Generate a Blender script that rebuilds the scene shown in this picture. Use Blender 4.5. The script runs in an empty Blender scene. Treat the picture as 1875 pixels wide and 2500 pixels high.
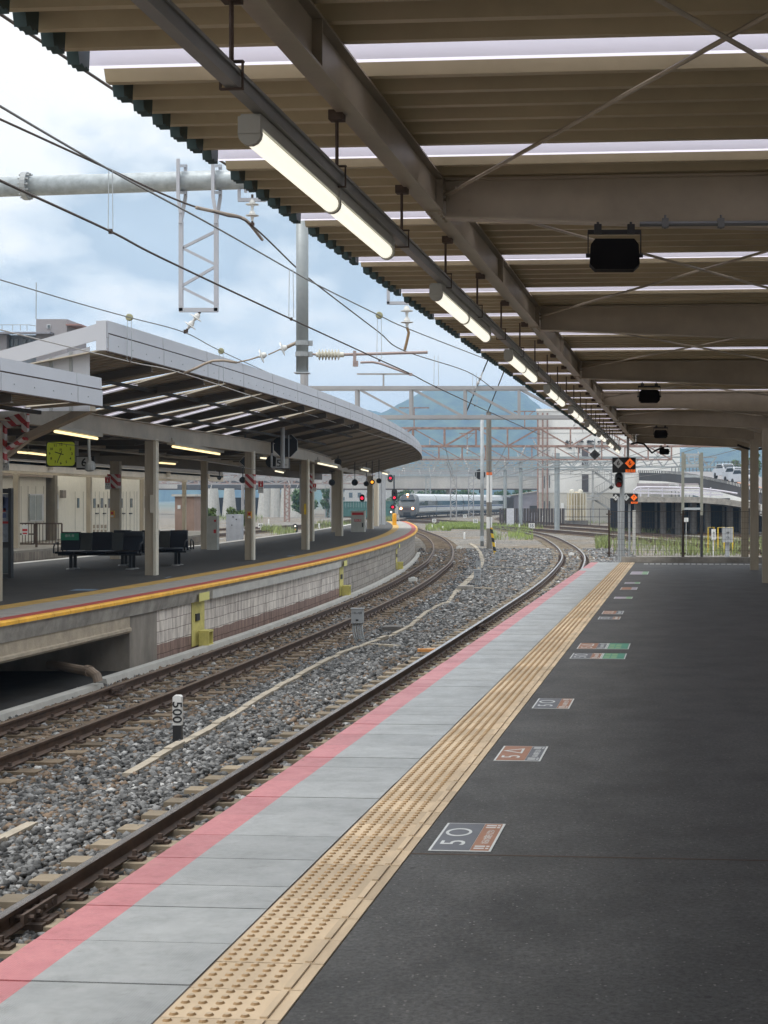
import bpy, math, random
import numpy as np
from mathutils import Vector as V, Matrix
random.seed(7); RNG = np.random.default_rng(7)
SC = bpy.context.scene; COL = SC.collection
R = math.radians
# ------------------------------------------------------------------ camera, world, sun, exposure
F = 3755.0; CX = 1350.0; CY = 1219.0; EYE = 1.7          # focal length / principal point in photo pixels, eye height over the platform
cam = bpy.data.cameras.new('camera'); camo = bpy.data.objects.new('camera', cam); COL.objects.link(camo)
cam.sensor_fit = 'VERTICAL'; cam.sensor_height = 36; cam.lens = 36*F/2500
cam.shift_x = (937.5-CX)/2500; cam.shift_y = -(1250-CY)/2500
cam.clip_start = 0.1; cam.clip_end = 20000
camo.location = (0, 0, EYE); camo.rotation_euler = (R(90), 0, 0)
SC.camera = camo
SC.view_settings.view_transform = 'Standard'; SC.view_settings.look = 'None'
SC.view_settings.exposure = 0.62; SC.view_settings.gamma = 1.0
SUN_EL, SUN_AZ = 56, -115
wd = bpy.data.worlds.new('World'); SC.world = wd; wd.use_nodes = True
def world():
    nt = wd.node_tree; N = nt.nodes; L = nt.links; N.clear()
    out = N.new('ShaderNodeOutputWorld'); bg = N.new('ShaderNodeBackground'); bg.inputs[1].default_value = 0.1
    sky = N.new('ShaderNodeTexSky'); sky.sky_type = 'NISHITA'; sky.sun_disc = False
    sky.sun_elevation = R(SUN_EL); sky.sun_rotation = R(SUN_AZ); sky.altitude = 50; sky.air_density = 1.3; sky.dust_density = 2.5; sky.ozone_density = 1.5
    tc = N.new('ShaderNodeTexCoord'); sp = N.new('ShaderNodeSeparateXYZ'); L.new(tc.outputs['Generated'], sp.inputs[0])
    zc = N.new('ShaderNodeMath'); zc.operation = 'MAXIMUM'; L.new(sp.outputs[2], zc.inputs[0]); zc.inputs[1].default_value = 0
    za = N.new('ShaderNodeMath'); za.operation = 'ADD'; L.new(zc.outputs[0], za.inputs[0]); za.inputs[1].default_value = 0.42
    dx = N.new('ShaderNodeMath'); dx.operation = 'DIVIDE'; L.new(sp.outputs[0], dx.inputs[0]); L.new(za.outputs[0], dx.inputs[1])
    dy = N.new('ShaderNodeMath'); dy.operation = 'DIVIDE'; L.new(sp.outputs[1], dy.inputs[0]); L.new(za.outputs[0], dy.inputs[1])
    cb = N.new('ShaderNodeCombineXYZ'); L.new(dx.outputs[0], cb.inputs[0]); L.new(dy.outputs[0], cb.inputs[1])
    def noise(sc, det, loc):
        mp = N.new('ShaderNodeMapping'); mp.inputs['Location'].default_value = loc; L.new(cb.outputs[0], mp.inputs[0])
        n = N.new('ShaderNodeTexNoise'); n.inputs['Scale'].default_value = sc; n.inputs['Detail'].default_value = det; n.inputs['Roughness'].default_value = 0.55
        L.new(mp.outputs[0], n.inputs[0]); return n
    def ramp(src, pts):
        r = N.new('ShaderNodeValToRGB'); L.new(src, r.inputs[0])
        e = r.color_ramp.elements; e[0].position, e[0].color = pts[0]; e[1].position, e[1].color = pts[-1]
        for p, c in pts[1:-1]:
            k = e.new(p); k.color = c
        return r
    n1 = noise(2.3, 5, (29.6, 13.3, 0)); n2 = noise(6.0, 9, (33.6, 16.3, 2.0))
    ad = N.new('ShaderNodeMath'); ad.operation = 'MULTIPLY_ADD'; L.new(n2.outputs[0], ad.inputs[0]); ad.inputs[1].default_value = 0.45
    L.new(n1.outputs[0], ad.inputs[2])
    cov = ramp(ad.outputs[0], [(0.50, (0, 0, 0, 1)), (0.62, (1, 1, 1, 1))])
    thick = ramp(ad.outputs[0], [(0.62, (3.1, 3.85, 4.65, 1)), (0.69, (5.9, 6.3, 6.6, 1)), (0.76, (8.2, 8.0, 7.7, 1))])
    pale = N.new('ShaderNodeMixRGB'); pale.inputs[0].default_value = 0.86; L.new(sky.outputs[0], pale.inputs[1]); pale.inputs[2].default_value = (3.7, 4.5, 5.35, 1)
    mx = N.new('ShaderNodeMixRGB'); L.new(cov.outputs[0], mx.inputs[0]); L.new(pale.outputs[0], mx.inputs[1]); L.new(thick.outputs[0], mx.inputs[2])
    # white veil of cloud down to the horizon
    hz = ramp(sp.outputs[2], [(0.0, (0.85, 0.85, 0.85, 1)), (0.10, (0.30, 0.30, 0.30, 1)), (0.3, (0, 0, 0, 1))])
    m2 = N.new('ShaderNodeMixRGB'); L.new(hz.outputs[0], m2.inputs[0]); L.new(mx.outputs[0], m2.inputs[1]); m2.inputs[2].default_value = (7.4, 7.8, 8.0, 1)
    # an overcast sky is brighter overhead than near the horizon
    ov = N.new('ShaderNodeMapRange'); ov.interpolation_type = 'SMOOTHSTEP'; L.new(sp.outputs[2], ov.inputs[0]); ov.inputs[1].default_value = 0.28; ov.inputs[2].default_value = 0.75; ov.inputs[3].default_value = 1.0; ov.inputs[4].default_value = 2.0
    gy = N.new('ShaderNodeMixRGB'); zr = N.new('ShaderNodeMapRange'); L.new(sp.outputs[2], zr.inputs[0]); zr.inputs[1].default_value = 0.3; zr.inputs[2].default_value = 0.6; zr.inputs[4].default_value = 0.8
    L.new(zr.outputs[0], gy.inputs[0]); L.new(m2.outputs[0], gy.inputs[1]); gy.inputs[2].default_value = (6.2, 6.3, 6.35, 1)
    m3 = N.new('ShaderNodeVectorMath'); m3.operation = 'SCALE'; L.new(gy.outputs[0], m3.inputs[0]); L.new(ov.outputs[0], m3.inputs['Scale'])
    L.new(m3.outputs[0], bg.inputs[0]); L.new(bg.outputs[0], out.inputs[0])
world()
sun = bpy.data.lights.new('sun', 'SUN'); sun.energy = 1.2; sun.angle = R(14); sun.color = (1, 0.96, 0.9)
suno = bpy.data.objects.new('sun', sun); COL.objects.link(suno)
suno.rotation_euler = (R(90-SUN_EL), 0, R(180-SUN_AZ)); suno.location = (-40, 40, 80)

# ------------------------------------------------------------------ helpers
def P(px, py, Y): return V(((px-CX)/F*Y, Y, EYE-(py-CY)/F*Y))           # a photo pixel at a distance
def G(px, py, z):                                                        # a photo pixel on a level
    Y = (EYE-z)*F/(py-CY); return V(((px-CX)/F*Y, Y, z))
Dp = V((0.0848, 0.9964, 0)); Np = V((0.9964, -0.0848, 0))
def S(s, u, z): return V((-2.504, 0, 0)) + Dp*s + Np*u + V((0, 0, z))    # near platform: along the edge, in from the edge, up
class MB:
    def __init__(s): s.v = []; s.f = []; s.m = []; s.mi = 0
    def add(s, vs, fs):
        o = len(s.v); s.v += [tuple(p) for p in vs]; s.f += [tuple(i+o for i in f) for f in fs]; s.m += [s.mi]*len(fs); return s
    def box(s, c, d, rz=0, rx=0):
        m = Matrix.Rotation(rz, 3, 'Z') @ Matrix.Rotation(rx, 3, 'X'); c = V(c)
        vs = [c + m @ V((x*d[0]/2, y*d[1]/2, z*d[2]/2)) for x, y, z in ((-1,-1,-1),(1,-1,-1),(1,1,-1),(-1,1,-1),(-1,-1,1),(1,-1,1),(1,1,1),(-1,1,1))]
        return s.add(vs, [(0,3,2,1),(4,5,6,7),(0,1,5,4),(1,2,6,5),(2,3,7,6),(3,0,4,7)])
    def bar(s, p, q, w, h=None, up=(0,0,1)):
        p, q = V(p), V(q); h = h or w; d = (q-p).normalized(); up = V(up)
        if abs(d.dot(up)) > 0.98: up = V((0, 1, 0))
        a = d.cross(up).normalized(); b = a.cross(d)
        vs = [r + a*(i*w/2) + b*(j*h/2) for r in (p, q) for i, j in ((-1,-1),(1,-1),(1,1),(-1,1))]
        return s.add(vs, [(0,1,2,3),(7,6,5,4),(0,4,5,1),(1,5,6,2),(2,6,7,3),(3,7,4,0)])
    def ibeam(s, p, q, w, h, t=0.012, up=(0,0,1)):
        p, q = V(p), V(q); d = (q-p).normalized(); a = d.cross(V(up)).normalized(); b = a.cross(d)
        s.bar(p+b*(h/2-t/2), q+b*(h/2-t/2), w, t, up); s.bar(p-b*(h/2-t/2), q-b*(h/2-t/2), w, t, up); s.bar(p, q, t, h-2*t, up); return s
    def tube(s, pts, r, n=8, closed=False):
        pts = [V(p) for p in pts]; k = len(pts); vs = []; fs = []; a = None
        rs = r if isinstance(r, (list, tuple)) else [r]*k
        for i, p in enumerate(pts):
            t = (pts[min(i+1, k-1)]-pts[max(i-1, 0)])
            t = t.normalized() if t.length > 1e-9 else V((0,0,1))
            if a is None:
                a = t.cross(V((0,0,1)) if abs(t.z) < 0.95 else V((1,0,0))).normalized()
            else:
                a = (a - t*a.dot(t)).normalized()
            b = t.cross(a)
            vs += [p + (a*math.cos(2*math.pi*j/n) + b*math.sin(2*math.pi*j/n))*rs[i] for j in range(n)]
        for i in range(k-1):
            for j in range(n):
                fs.append((i*n+j, i*n+(j+1)%n, (i+1)*n+(j+1)%n, (i+1)*n+j))
        fs.append(tuple(range(n-1, -1, -1))); fs.append(tuple((k-1)*n+j for j in range(n)))
        return s.add(vs, fs)
    def lathe(s, c, ax, prof, n=16):                                      # prof: (radius, distance along ax)
        ax = V(ax).normalized(); c = V(c)
        a = ax.cross(V((0,0,1)) if abs(ax.z) < 0.95 else V((1,0,0))).normalized(); b = ax.cross(a); vs = []; fs = []
        for r, h in prof:
            vs += [c + ax*h + (a*math.cos(2*math.pi*j/n)+b*math.sin(2*math.pi*j/n))*max(r, 1e-4) for j in range(n)]
        for i in range(len(prof)-1):
            for j in range(n): fs.append((i*n+j, i*n+(j+1)%n, (i+1)*n+(j+1)%n, (i+1)*n+j))
        fs.append(tuple(range(n-1, -1, -1))); fs.append(tuple((len(prof)-1)*n+j for j in range(n)))
        return s.add(vs, fs)
    def prism(s, poly, e):
        poly = [V(p) for p in poly]; e = V(e); n = len(poly)
        return s.add(poly+[p+e for p in poly], [tuple(range(n)), tuple(range(2*n-1, n-1, -1))] + [((i+1)%n, i, n+i, n+(i+1)%n) for i in range(n)])
    def quad(s, *p): return s.add(p, [tuple(range(len(p)))])
    def sweep(s, path, prof, closed=True):                                # path: [(x,y)] or 3D; prof: [(right, up)]
        path = [V((p[0], p[1], p[2] if len(p) > 2 else 0)) for p in path]; k = len(path); n = len(prof); vs = []; fs = []
        for i, p in enumerate(path):
            t = path[min(i+1, k-1)]-path[max(i-1, 0)]; t.z = 0; t.normalize(); nr = V((t.y, -t.x, 0))
            vs += [p + nr*u + V((0,0,z)) for u, z in prof]
        m = n if closed else n-1
        for i in range(k-1):
            for j in range(m): fs.append((i*n+j, (i+1)*n+j, (i+1)*n+(j+1)%n, i*n+(j+1)%n))
        if closed: fs.append(tuple(range(n))); fs.append(tuple((k-1)*n+j for j in range(n-1, -1, -1)))
        return s.add(vs, fs)
    def build(s, name, mat, parent=None, smooth=False, world=True, fix=True):
        me = bpy.data.meshes.new(name)
        o = bpy.data.objects.new(name, me); off = V((0,0,0))
        if parent is not None:
            o.parent = parent
            if world:
                q = parent; 
                while q is not None: off = off + q.location; q = q.parent
        me.from_pydata([(a-off.x, b-off.y, c-off.z) for a, b, c in s.v], [], s.f)
        mats = mat if isinstance(mat, (list, tuple)) else [mat]
        for m in mats: me.materials.append(m)
        if len(mats) > 1: me.polygons.foreach_set('material_index', s.m)
        if fix: recalc(me)
        if smooth: me.polygons.foreach_set('use_smooth', [True]*len(me.polygons))
        me.update(); COL.objects.link(o); return o
import bmesh
def recalc(me):
    if len(me.polygons) > 60000: return
    b = bmesh.new(); b.from_mesh(me); bmesh.ops.recalc_face_normals(b, faces=b.faces); b.to_mesh(me); b.free()
def rebase(o, loc):                                                       # give a one-mesh thing an origin at its base
    loc = V(loc); o.data.transform(Matrix.Translation(-loc)); o.location = loc; return o
def tag(o, label=None, cat=None, group=None, kind=None):
    if label: o['label'] = label
    if cat: o['category'] = cat
    if group: o['group'] = group
    if kind: o['kind'] = kind
    return o
def thing(name, label, cat, loc=(0,0,0), group=None, rz=0):
    o = bpy.data.objects.new(name, None); COL.objects.link(o); o.location = loc; o.rotation_euler = (0,0,rz); o.empty_display_size = 0.2
    return tag(o, label, cat, group)
def struct(o): o['kind'] = 'structure'; return o
def dup(root, loc, label=None, rz=None):
    r = root.copy(); COL.objects.link(r); r.location = loc
    if rz is not None: r.rotation_euler = (0,0,rz)
    if label: r['label'] = label
    for ch in list(root.children):
        c = ch.copy(); COL.objects.link(c); c.parent = r
        for g in list(ch.children):
            d = g.copy(); COL.objects.link(d); d.parent = c
    return r
def one(mb, name, mat, label, cat, base, group=None, smooth=False):       # a thing that is one mesh
    o = mb.build(name, mat, smooth=smooth); rebase(o, base); return tag(o, label, cat, group)
# text as mesh faces: origin, x direction, y (up) direction
def text(name, body, mat, parent, org, xd, yd, size, depth=0.004, align='CENTER', sx=1.0, bold=0.0):
    cu = bpy.data.curves.new(name, 'FONT'); cu.body = body; cu.size = size; cu.extrude = depth/2; cu.align_x = align; cu.align_y = 'CENTER'; cu.offset = bold; cu.resolution_u = 3
    tmp = bpy.data.objects.new(name+'_tmp', cu); COL.objects.link(tmp)
    bpy.context.view_layer.update()
    me = bpy.data.meshes.new_from_object(tmp.evaluated_get(bpy.context.evaluated_depsgraph_get()))
    bpy.data.objects.remove(tmp); bpy.data.curves.remove(cu)
    xd = V(xd).normalized(); yd = V(yd).normalized(); zd = xd.cross(yd); org = V(org)
    off = V((0,0,0)); q = parent
    while q is not None: off = off + q.location; q = q.parent
    m = Matrix(((xd.x*sx, yd.x, zd.x, org.x-off.x), (xd.y*sx, yd.y, zd.y, org.y-off.y), (xd.z*sx, yd.z, zd.z, org.z-off.z), (0,0,0,1)))
    me.transform(m); me.materials.clear(); me.materials.append(mat); me.name = name
    o = bpy.data.objects.new(name, me); COL.objects.link(o); o.parent = parent; return o
# ------------------------------------------------------------------ materials
MATS = {}
def mat(name, col, rough=0.6, metal=0.0, var=0.12, scale=3.0, bump=0.0, bscale=60.0, var2=None, streak=None, spec=0.5, coat=0):
    if name in MATS: return MATS[name]
    m = bpy.data.materials.new(name); m.use_nodes = True; nt = m.node_tree; N = nt.nodes; L = nt.links
    b = N['Principled BSDF']; b.inputs['Roughness'].default_value = rough; b.inputs['Metallic'].default_value = metal; b.inputs['Specular IOR Level'].default_value = spec
    tc = N.new('ShaderNodeTexCoord'); src = tc.outputs['Object']
    if streak:
        mp = N.new('ShaderNodeMapping'); mp.inputs['Scale'].default_value = streak; L.new(src, mp.inputs[0]); s2 = mp.outputs[0]
    else: s2 = src
    n = N.new('ShaderNodeTexNoise'); n.inputs['Scale'].default_value = scale; n.inputs['Detail'].default_value = 6; n.inputs['Roughness'].default_value = 0.65; L.new(s2, n.inputs[0])
    r = N.new('ShaderNodeValToRGB'); e = r.color_ramp.elements
    e[0].position = 0.32; e[1].position = 0.68
    lo = [c*(1-var) for c in col]; hi = [min(1, c*(1+var)) for c in col]
    if var2: lo = var2
    e[0].color = (*lo, 1); e[1].color = (*hi, 1); L.new(n.outputs[0], r.inputs[0]); L.new(r.outputs[0], b.inputs['Base Color'])
    if bump:
        n2 = N.new('ShaderNodeTexNoise'); n2.inputs['Scale'].default_value = bscale; n2.inputs['Detail'].default_value = 4; L.new(src, n2.inputs[0])
        bp = N.new('ShaderNodeBump'); bp.inputs['Strength'].default_value = bump; bp.inputs['Distance'].default_value = 0.02; L.new(n2.outputs[0], bp.inputs['Height']); L.new(bp.outputs[0], b.inputs['Normal'])
    MATS[name] = m; return m
def emit(name, col, st):
    if name in MATS: return MATS[name]
    m = bpy.data.materials.new(name); m.use_nodes = True; b = m.node_tree.nodes['Principled BSDF']
    b.inputs['Base Color'].default_value = (*col, 1); b.inputs['Emission Color'].default_value = (*col, 1); b.inputs['Emission Strength'].default_value = st; b.inputs['Roughness'].default_value = 0.4
    MATS[name] = m; return m
def nodes(name):
    m = bpy.data.materials.new(name); m.use_nodes = True; MATS[name] = m; nt = m.node_tree
    return m, nt.nodes, nt.links, nt.nodes['Principled BSDF']
CREAM = mat('cream_paint', (0.38, 0.325, 0.25), 0.45, var=0.16, scale=1.6, bump=0.05, bscale=30)
ROOFC = mat('roof_cream', (0.42, 0.35, 0.225), 0.5, var=0.15, scale=1.3)
COLUMN = mat('column_cream', (0.36, 0.31, 0.235), 0.5, var=0.10, scale=2.0, streak=(6, 6, 0.6))
TEAL = mat('teal_flashing', (0.035, 0.07, 0.075), 0.5)
GALV = mat('galvanised', (0.42, 0.45, 0.47), 0.5, 0.35, var=0.12, scale=9)
GALVD = mat('galvanised_dull', (0.36, 0.38, 0.39), 0.6, 0.2, var=0.15, scale=3)
RUST = mat('rusty_paint', (0.30, 0.20, 0.17), 0.75, var=0.4, scale=4)
RUSTD = mat('rust_dark', (0.07, 0.045, 0.033), 0.75, var=0.4, scale=10)
BLACK = mat('black_plastic', (0.012, 0.012, 0.014), 0.55)
BLACKM = mat('black_metal', (0.02, 0.02, 0.022), 0.5)
DGREY = mat('dark_grey', (0.06, 0.06, 0.065), 0.6)
GREYP = mat('grey_paint', (0.36, 0.38, 0.40), 0.5, var=0.05)
WHITE = mat('white_paint', (0.74, 0.74, 0.72), 0.5, var=0.05)
IVORY = mat('ivory_paint', (0.62, 0.59, 0.50), 0.5, var=0.06)
RED = mat('red_paint', (0.45, 0.02, 0.02), 0.45, var=0.05)
ORANGE = mat('orange_paint', (0.80, 0.16, 0.02), 0.5, var=0.05)
YELLOW = mat('yellow_paint', (0.72, 0.50, 0.03), 0.55, var=0.15, scale=5)
LIME = mat('lime_paint', (0.56, 0.50, 0.16), 0.7, var=0.2, scale=4)
GREEN = mat('green_paint', (0.02, 0.22, 0.12), 0.5)
CONC = mat('concrete', (0.31, 0.29, 0.26), 0.85, var=0.36, scale=2.2, bump=0.3, bscale=25)
CONCL = mat('concrete_light', (0.46, 0.45, 0.42), 0.85, var=0.12, scale=3, bump=0.2, bscale=30)
CONCT = mat('concrete_tan', (0.40, 0.34, 0.26), 0.85, var=0.25, scale=3, bump=0.2, bscale=40)
CONCD = mat('concrete_dark', (0.16, 0.15, 0.14), 0.9, var=0.3, scale=2)
CABLE = mat('wire_bronze', (0.075, 0.055, 0.045), 0.6, 0.3)
WIREG = mat('wire_grey', (0.20, 0.20, 0.20), 0.6, 0.3)
PORC = mat('porcelain', (0.70, 0.70, 0.68), 0.2, var=0.04)
GLASSD = mat('window_glass', (0.10, 0.12, 0.13), 0.08, var=0.2)
# ------------------------------------------------------------------ special surface materials
def asphalt_mat():
    m, N, L, b = nodes('asphalt')
    tc = N.new('ShaderNodeTexCoord')
    def nz(sc, det, st=None):
        n = N.new('ShaderNodeTexNoise'); n.inputs['Scale'].default_value = sc; n.inputs['Detail'].default_value = det
        if st:
            mp = N.new('ShaderNodeMapping'); mp.inputs['Scale'].default_value = st; L.new(tc.outputs['Object'], mp.inputs[0]); L.new(mp.outputs[0], n.inputs[0])
        else: L.new(tc.outputs['Object'], n.inputs[0])
        return n
    a = nz(1.7, 10, (1.0, 0.8, 1)); a.inputs['Roughness'].default_value = .72; f = nz(42, 9); f.inputs['Roughness'].default_value = .85; v = N.new('ShaderNodeTexVoronoi'); v.inputs['Scale'].default_value = 60; L.new(tc.outputs['Object'], v.inputs[0])
    r1 = N.new('ShaderNodeValToRGB'); e = r1.color_ramp.elements; e[0].position = .3; e[0].color = (.028,.0275,.027,1); e[1].position = .74; e[1].color = (.088,.087,.085,1); L.new(a.outputs[0], r1.inputs[0])
    r2 = N.new('ShaderNodeValToRGB'); e = r2.color_ramp.elements; e[0].position = .36; e[0].color = (.25,.25,.25,1); e[1].position = .64; e[1].color = (1.9,1.9,1.9,1); L.new(f.outputs[0], r2.inputs[0])
    mu = N.new('ShaderNodeMixRGB'); mu.blend_type = 'MULTIPLY'; mu.inputs[0].default_value = 1; L.new(r1.outputs[0], mu.inputs[1]); L.new(r2.outputs[0], mu.inputs[2])
    # pale stone chips
    sp = N.new('ShaderNodeSeparateXYZ'); L.new(v.outputs['Color'], sp.inputs[0])
    gt = N.new('ShaderNodeMath'); gt.operation = 'GREATER_THAN'; gt.inputs[1].default_value = .955; L.new(sp.outputs[0], gt.inputs[0])
    lt = N.new('ShaderNodeMath'); lt.operation = 'LESS_THAN'; lt.inputs[1].default_value = .30; L.new(v.outputs['Distance'], lt.inputs[0])
    an = N.new('ShaderNodeMath'); an.operation = 'MULTIPLY'; L.new(gt.outputs[0], an.inputs[0]); L.new(lt.outputs[0], an.inputs[1])
    mx = N.new('ShaderNodeMixRGB'); L.new(an.outputs[0], mx.inputs[0]); L.new(mu.outputs[0], mx.inputs[1]); mx.inputs[2].default_value = (.19,.185,.175,1)
    gv = N.new('ShaderNodeTexVoronoi'); gv.inputs['Scale'].default_value = 2.1; L.new(tc.outputs['Object'], gv.inputs[0]); gl = N.new('ShaderNodeMath'); gl.operation = 'LESS_THAN'; gl.inputs[1].default_value = .034; L.new(gv.outputs['Distance'], gl.inputs[0])
    gm = N.new('ShaderNodeMixRGB'); L.new(gl.outputs[0], gm.inputs[0]); L.new(mx.outputs[0], gm.inputs[1]); gm.inputs[2].default_value = (.022,.021,.020,1)
    L.new(gm.outputs[0], b.inputs['Base Color']); b.inputs['Roughness'].default_value = .62
    bp = N.new('ShaderNodeBump'); bp.inputs['Strength'].default_value = .5; bp.inputs['Distance'].default_value = .006; L.new(f.outputs[0], bp.inputs['Height']); L.new(bp.outputs[0], b.inputs['Normal'])
    return m
ASPH = asphalt_mat()
def panel_mat(name, col, lo):                       # platform edge sheets with a fine anti-slip grid
    m, N, L, b = nodes(name)
    tc = N.new('ShaderNodeTexCoord'); mp = N.new('ShaderNodeMapping'); mp.inputs['Rotation'].default_value = (0,0,R(4.85)); L.new(tc.outputs['Object'], mp.inputs[0])
    n = N.new('ShaderNodeTexNoise'); n.inputs['Scale'].default_value = 2.6; n.inputs['Detail'].default_value = 10; n.inputs['Roughness'].default_value = .78; L.new(mp.outputs[0], n.inputs[0])
    r = N.new('ShaderNodeValToRGB'); e = r.color_ramp.elements; e[0].position = .3; e[0].color = (*lo,1); e[1].position = .66; e[1].color = (*col,1); L.new(n.outputs[0], r.inputs[0])
    ds = N.new('ShaderNodeTexNoise'); ds.inputs['Scale'].default_value = 9; ds.inputs['Detail'].default_value = 12; ds.inputs['Roughness'].default_value = .8; L.new(mp.outputs[0], ds.inputs[0])
    dr = N.new('ShaderNodeValToRGB'); e = dr.color_ramp.elements; e[0].position = .30; e[0].color = (.62,.60,.57,1); e[1].position = .47; e[1].color = (1,1,1,1); L.new(ds.outputs[0], dr.inputs[0])
    sv = N.new('ShaderNodeTexVoronoi'); sv.inputs['Scale'].default_value = 3.2; L.new(mp.outputs[0], sv.inputs[0]); sl = N.new('ShaderNodeMath'); sl.operation = 'LESS_THAN'; sl.inputs[1].default_value = .028; L.new(sv.outputs['Distance'], sl.inputs[0])
    dm = N.new('ShaderNodeMixRGB'); dm.blend_type = 'MULTIPLY'; dm.inputs[0].default_value = .8; L.new(r.outputs[0], dm.inputs[1]); L.new(dr.outputs[0], dm.inputs[2])
    d2 = N.new('ShaderNodeMixRGB'); L.new(sl.outputs[0], d2.inputs[0]); L.new(dm.outputs[0], d2.inputs[1]); d2.inputs[2].default_value = (.09,.085,.08,1)
    L.new(d2.outputs[0], b.inputs['Base Color'])
    w = []
    for i, d in enumerate(('X','Y')):
        wv = N.new('ShaderNodeTexWave'); wv.bands_direction = d; wv.inputs['Scale'].default_value = 30; L.new(mp.outputs[0], wv.inputs[0]); w.append(wv)
    mu = N.new('ShaderNodeMath'); mu.operation = 'MULTIPLY'; L.new(w[0].outputs['Fac'], mu.inputs[0]); L.new(w[1].outputs['Fac'], mu.inputs[1])
    bp = N.new('ShaderNodeBump'); bp.inputs['Strength'].default_value = .35; bp.inputs['Distance'].default_value = .003; L.new(mu.outputs[0], bp.inputs['Height']); L.new(bp.outputs[0], b.inputs['Normal'])
    rr = N.new('ShaderNodeMapRange'); L.new(n.outputs[0], rr.inputs[0]); rr.inputs[1].default_value = .3; rr.inputs[2].default_value = .7; rr.inputs[3].default_value = .46; rr.inputs[4].default_value = .26; L.new(rr.outputs[0], b.inputs['Roughness'])
    return m
PANG = panel_mat('edge_sheet_grey', (.40,.41,.405), (.25,.26,.26))
PANP = panel_mat('edge_sheet_pink', (.60,.205,.215), (.42,.125,.135))
TILE = mat('tactile_beige', (.60,.465,.31), .6, var=.24, scale=2.2, bump=.1, bscale=80, streak=(1,.35,1))
def by_piece(m, lo, hi):                             # every tile / sheet / sleeper has a tone of its own
    nt = m.node_tree; b = nt.nodes['Principled BSDF']; src = b.inputs['Base Color'].links[0].from_socket
    g = nt.nodes.new('ShaderNodeNewGeometry'); r = nt.nodes.new('ShaderNodeMapRange'); nt.links.new(g.outputs['Random Per Island'], r.inputs[0]); r.inputs[3].default_value = lo; r.inputs[4].default_value = hi
    v = nt.nodes.new('ShaderNodeVectorMath'); v.operation = 'SCALE'; nt.links.new(src, v.inputs[0]); nt.links.new(r.outputs[0], v.inputs['Scale']); nt.links.new(v.outputs[0], b.inputs['Base Color'])
by_piece(TILE, .80, 1.08); by_piece(PANG, .86, 1.06); by_piece(PANP, .86, 1.06)
GROOVE = mat('joint_dark', (.10,.075,.06), .9)
def stone_mat():
    m, N, L, b = nodes('ballast_stone')
    at = N.new('ShaderNodeAttribute'); at.attribute_name = 'tint'; at.attribute_type = 'GEOMETRY'
    n = N.new('ShaderNodeTexNoise'); n.inputs['Scale'].default_value = 60; n.inputs['Detail'].default_value = 3
    tc = N.new('ShaderNodeTexCoord'); L.new(tc.outputs['Object'], n.inputs[0])
    r = N.new('ShaderNodeValToRGB'); e = r.color_ramp.elements; e[0].position=.3; e[0].color=(.75,.75,.75,1); e[1].position=.7; e[1].color=(1.2,1.2,1.2,1); L.new(n.outputs[0], r.inputs[0])
    mu = N.new('ShaderNodeMixRGB'); mu.blend_type='MULTIPLY'; mu.inputs[0].default_value=1; L.new(at.outputs['Color'], mu.inputs[1]); L.new(r.outputs[0], mu.inputs[2])
    L.new(mu.outputs[0], b.inputs['Base Color']); b.inputs['Roughness'].default_value=.8
    return m
STONE = stone_mat()
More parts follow.
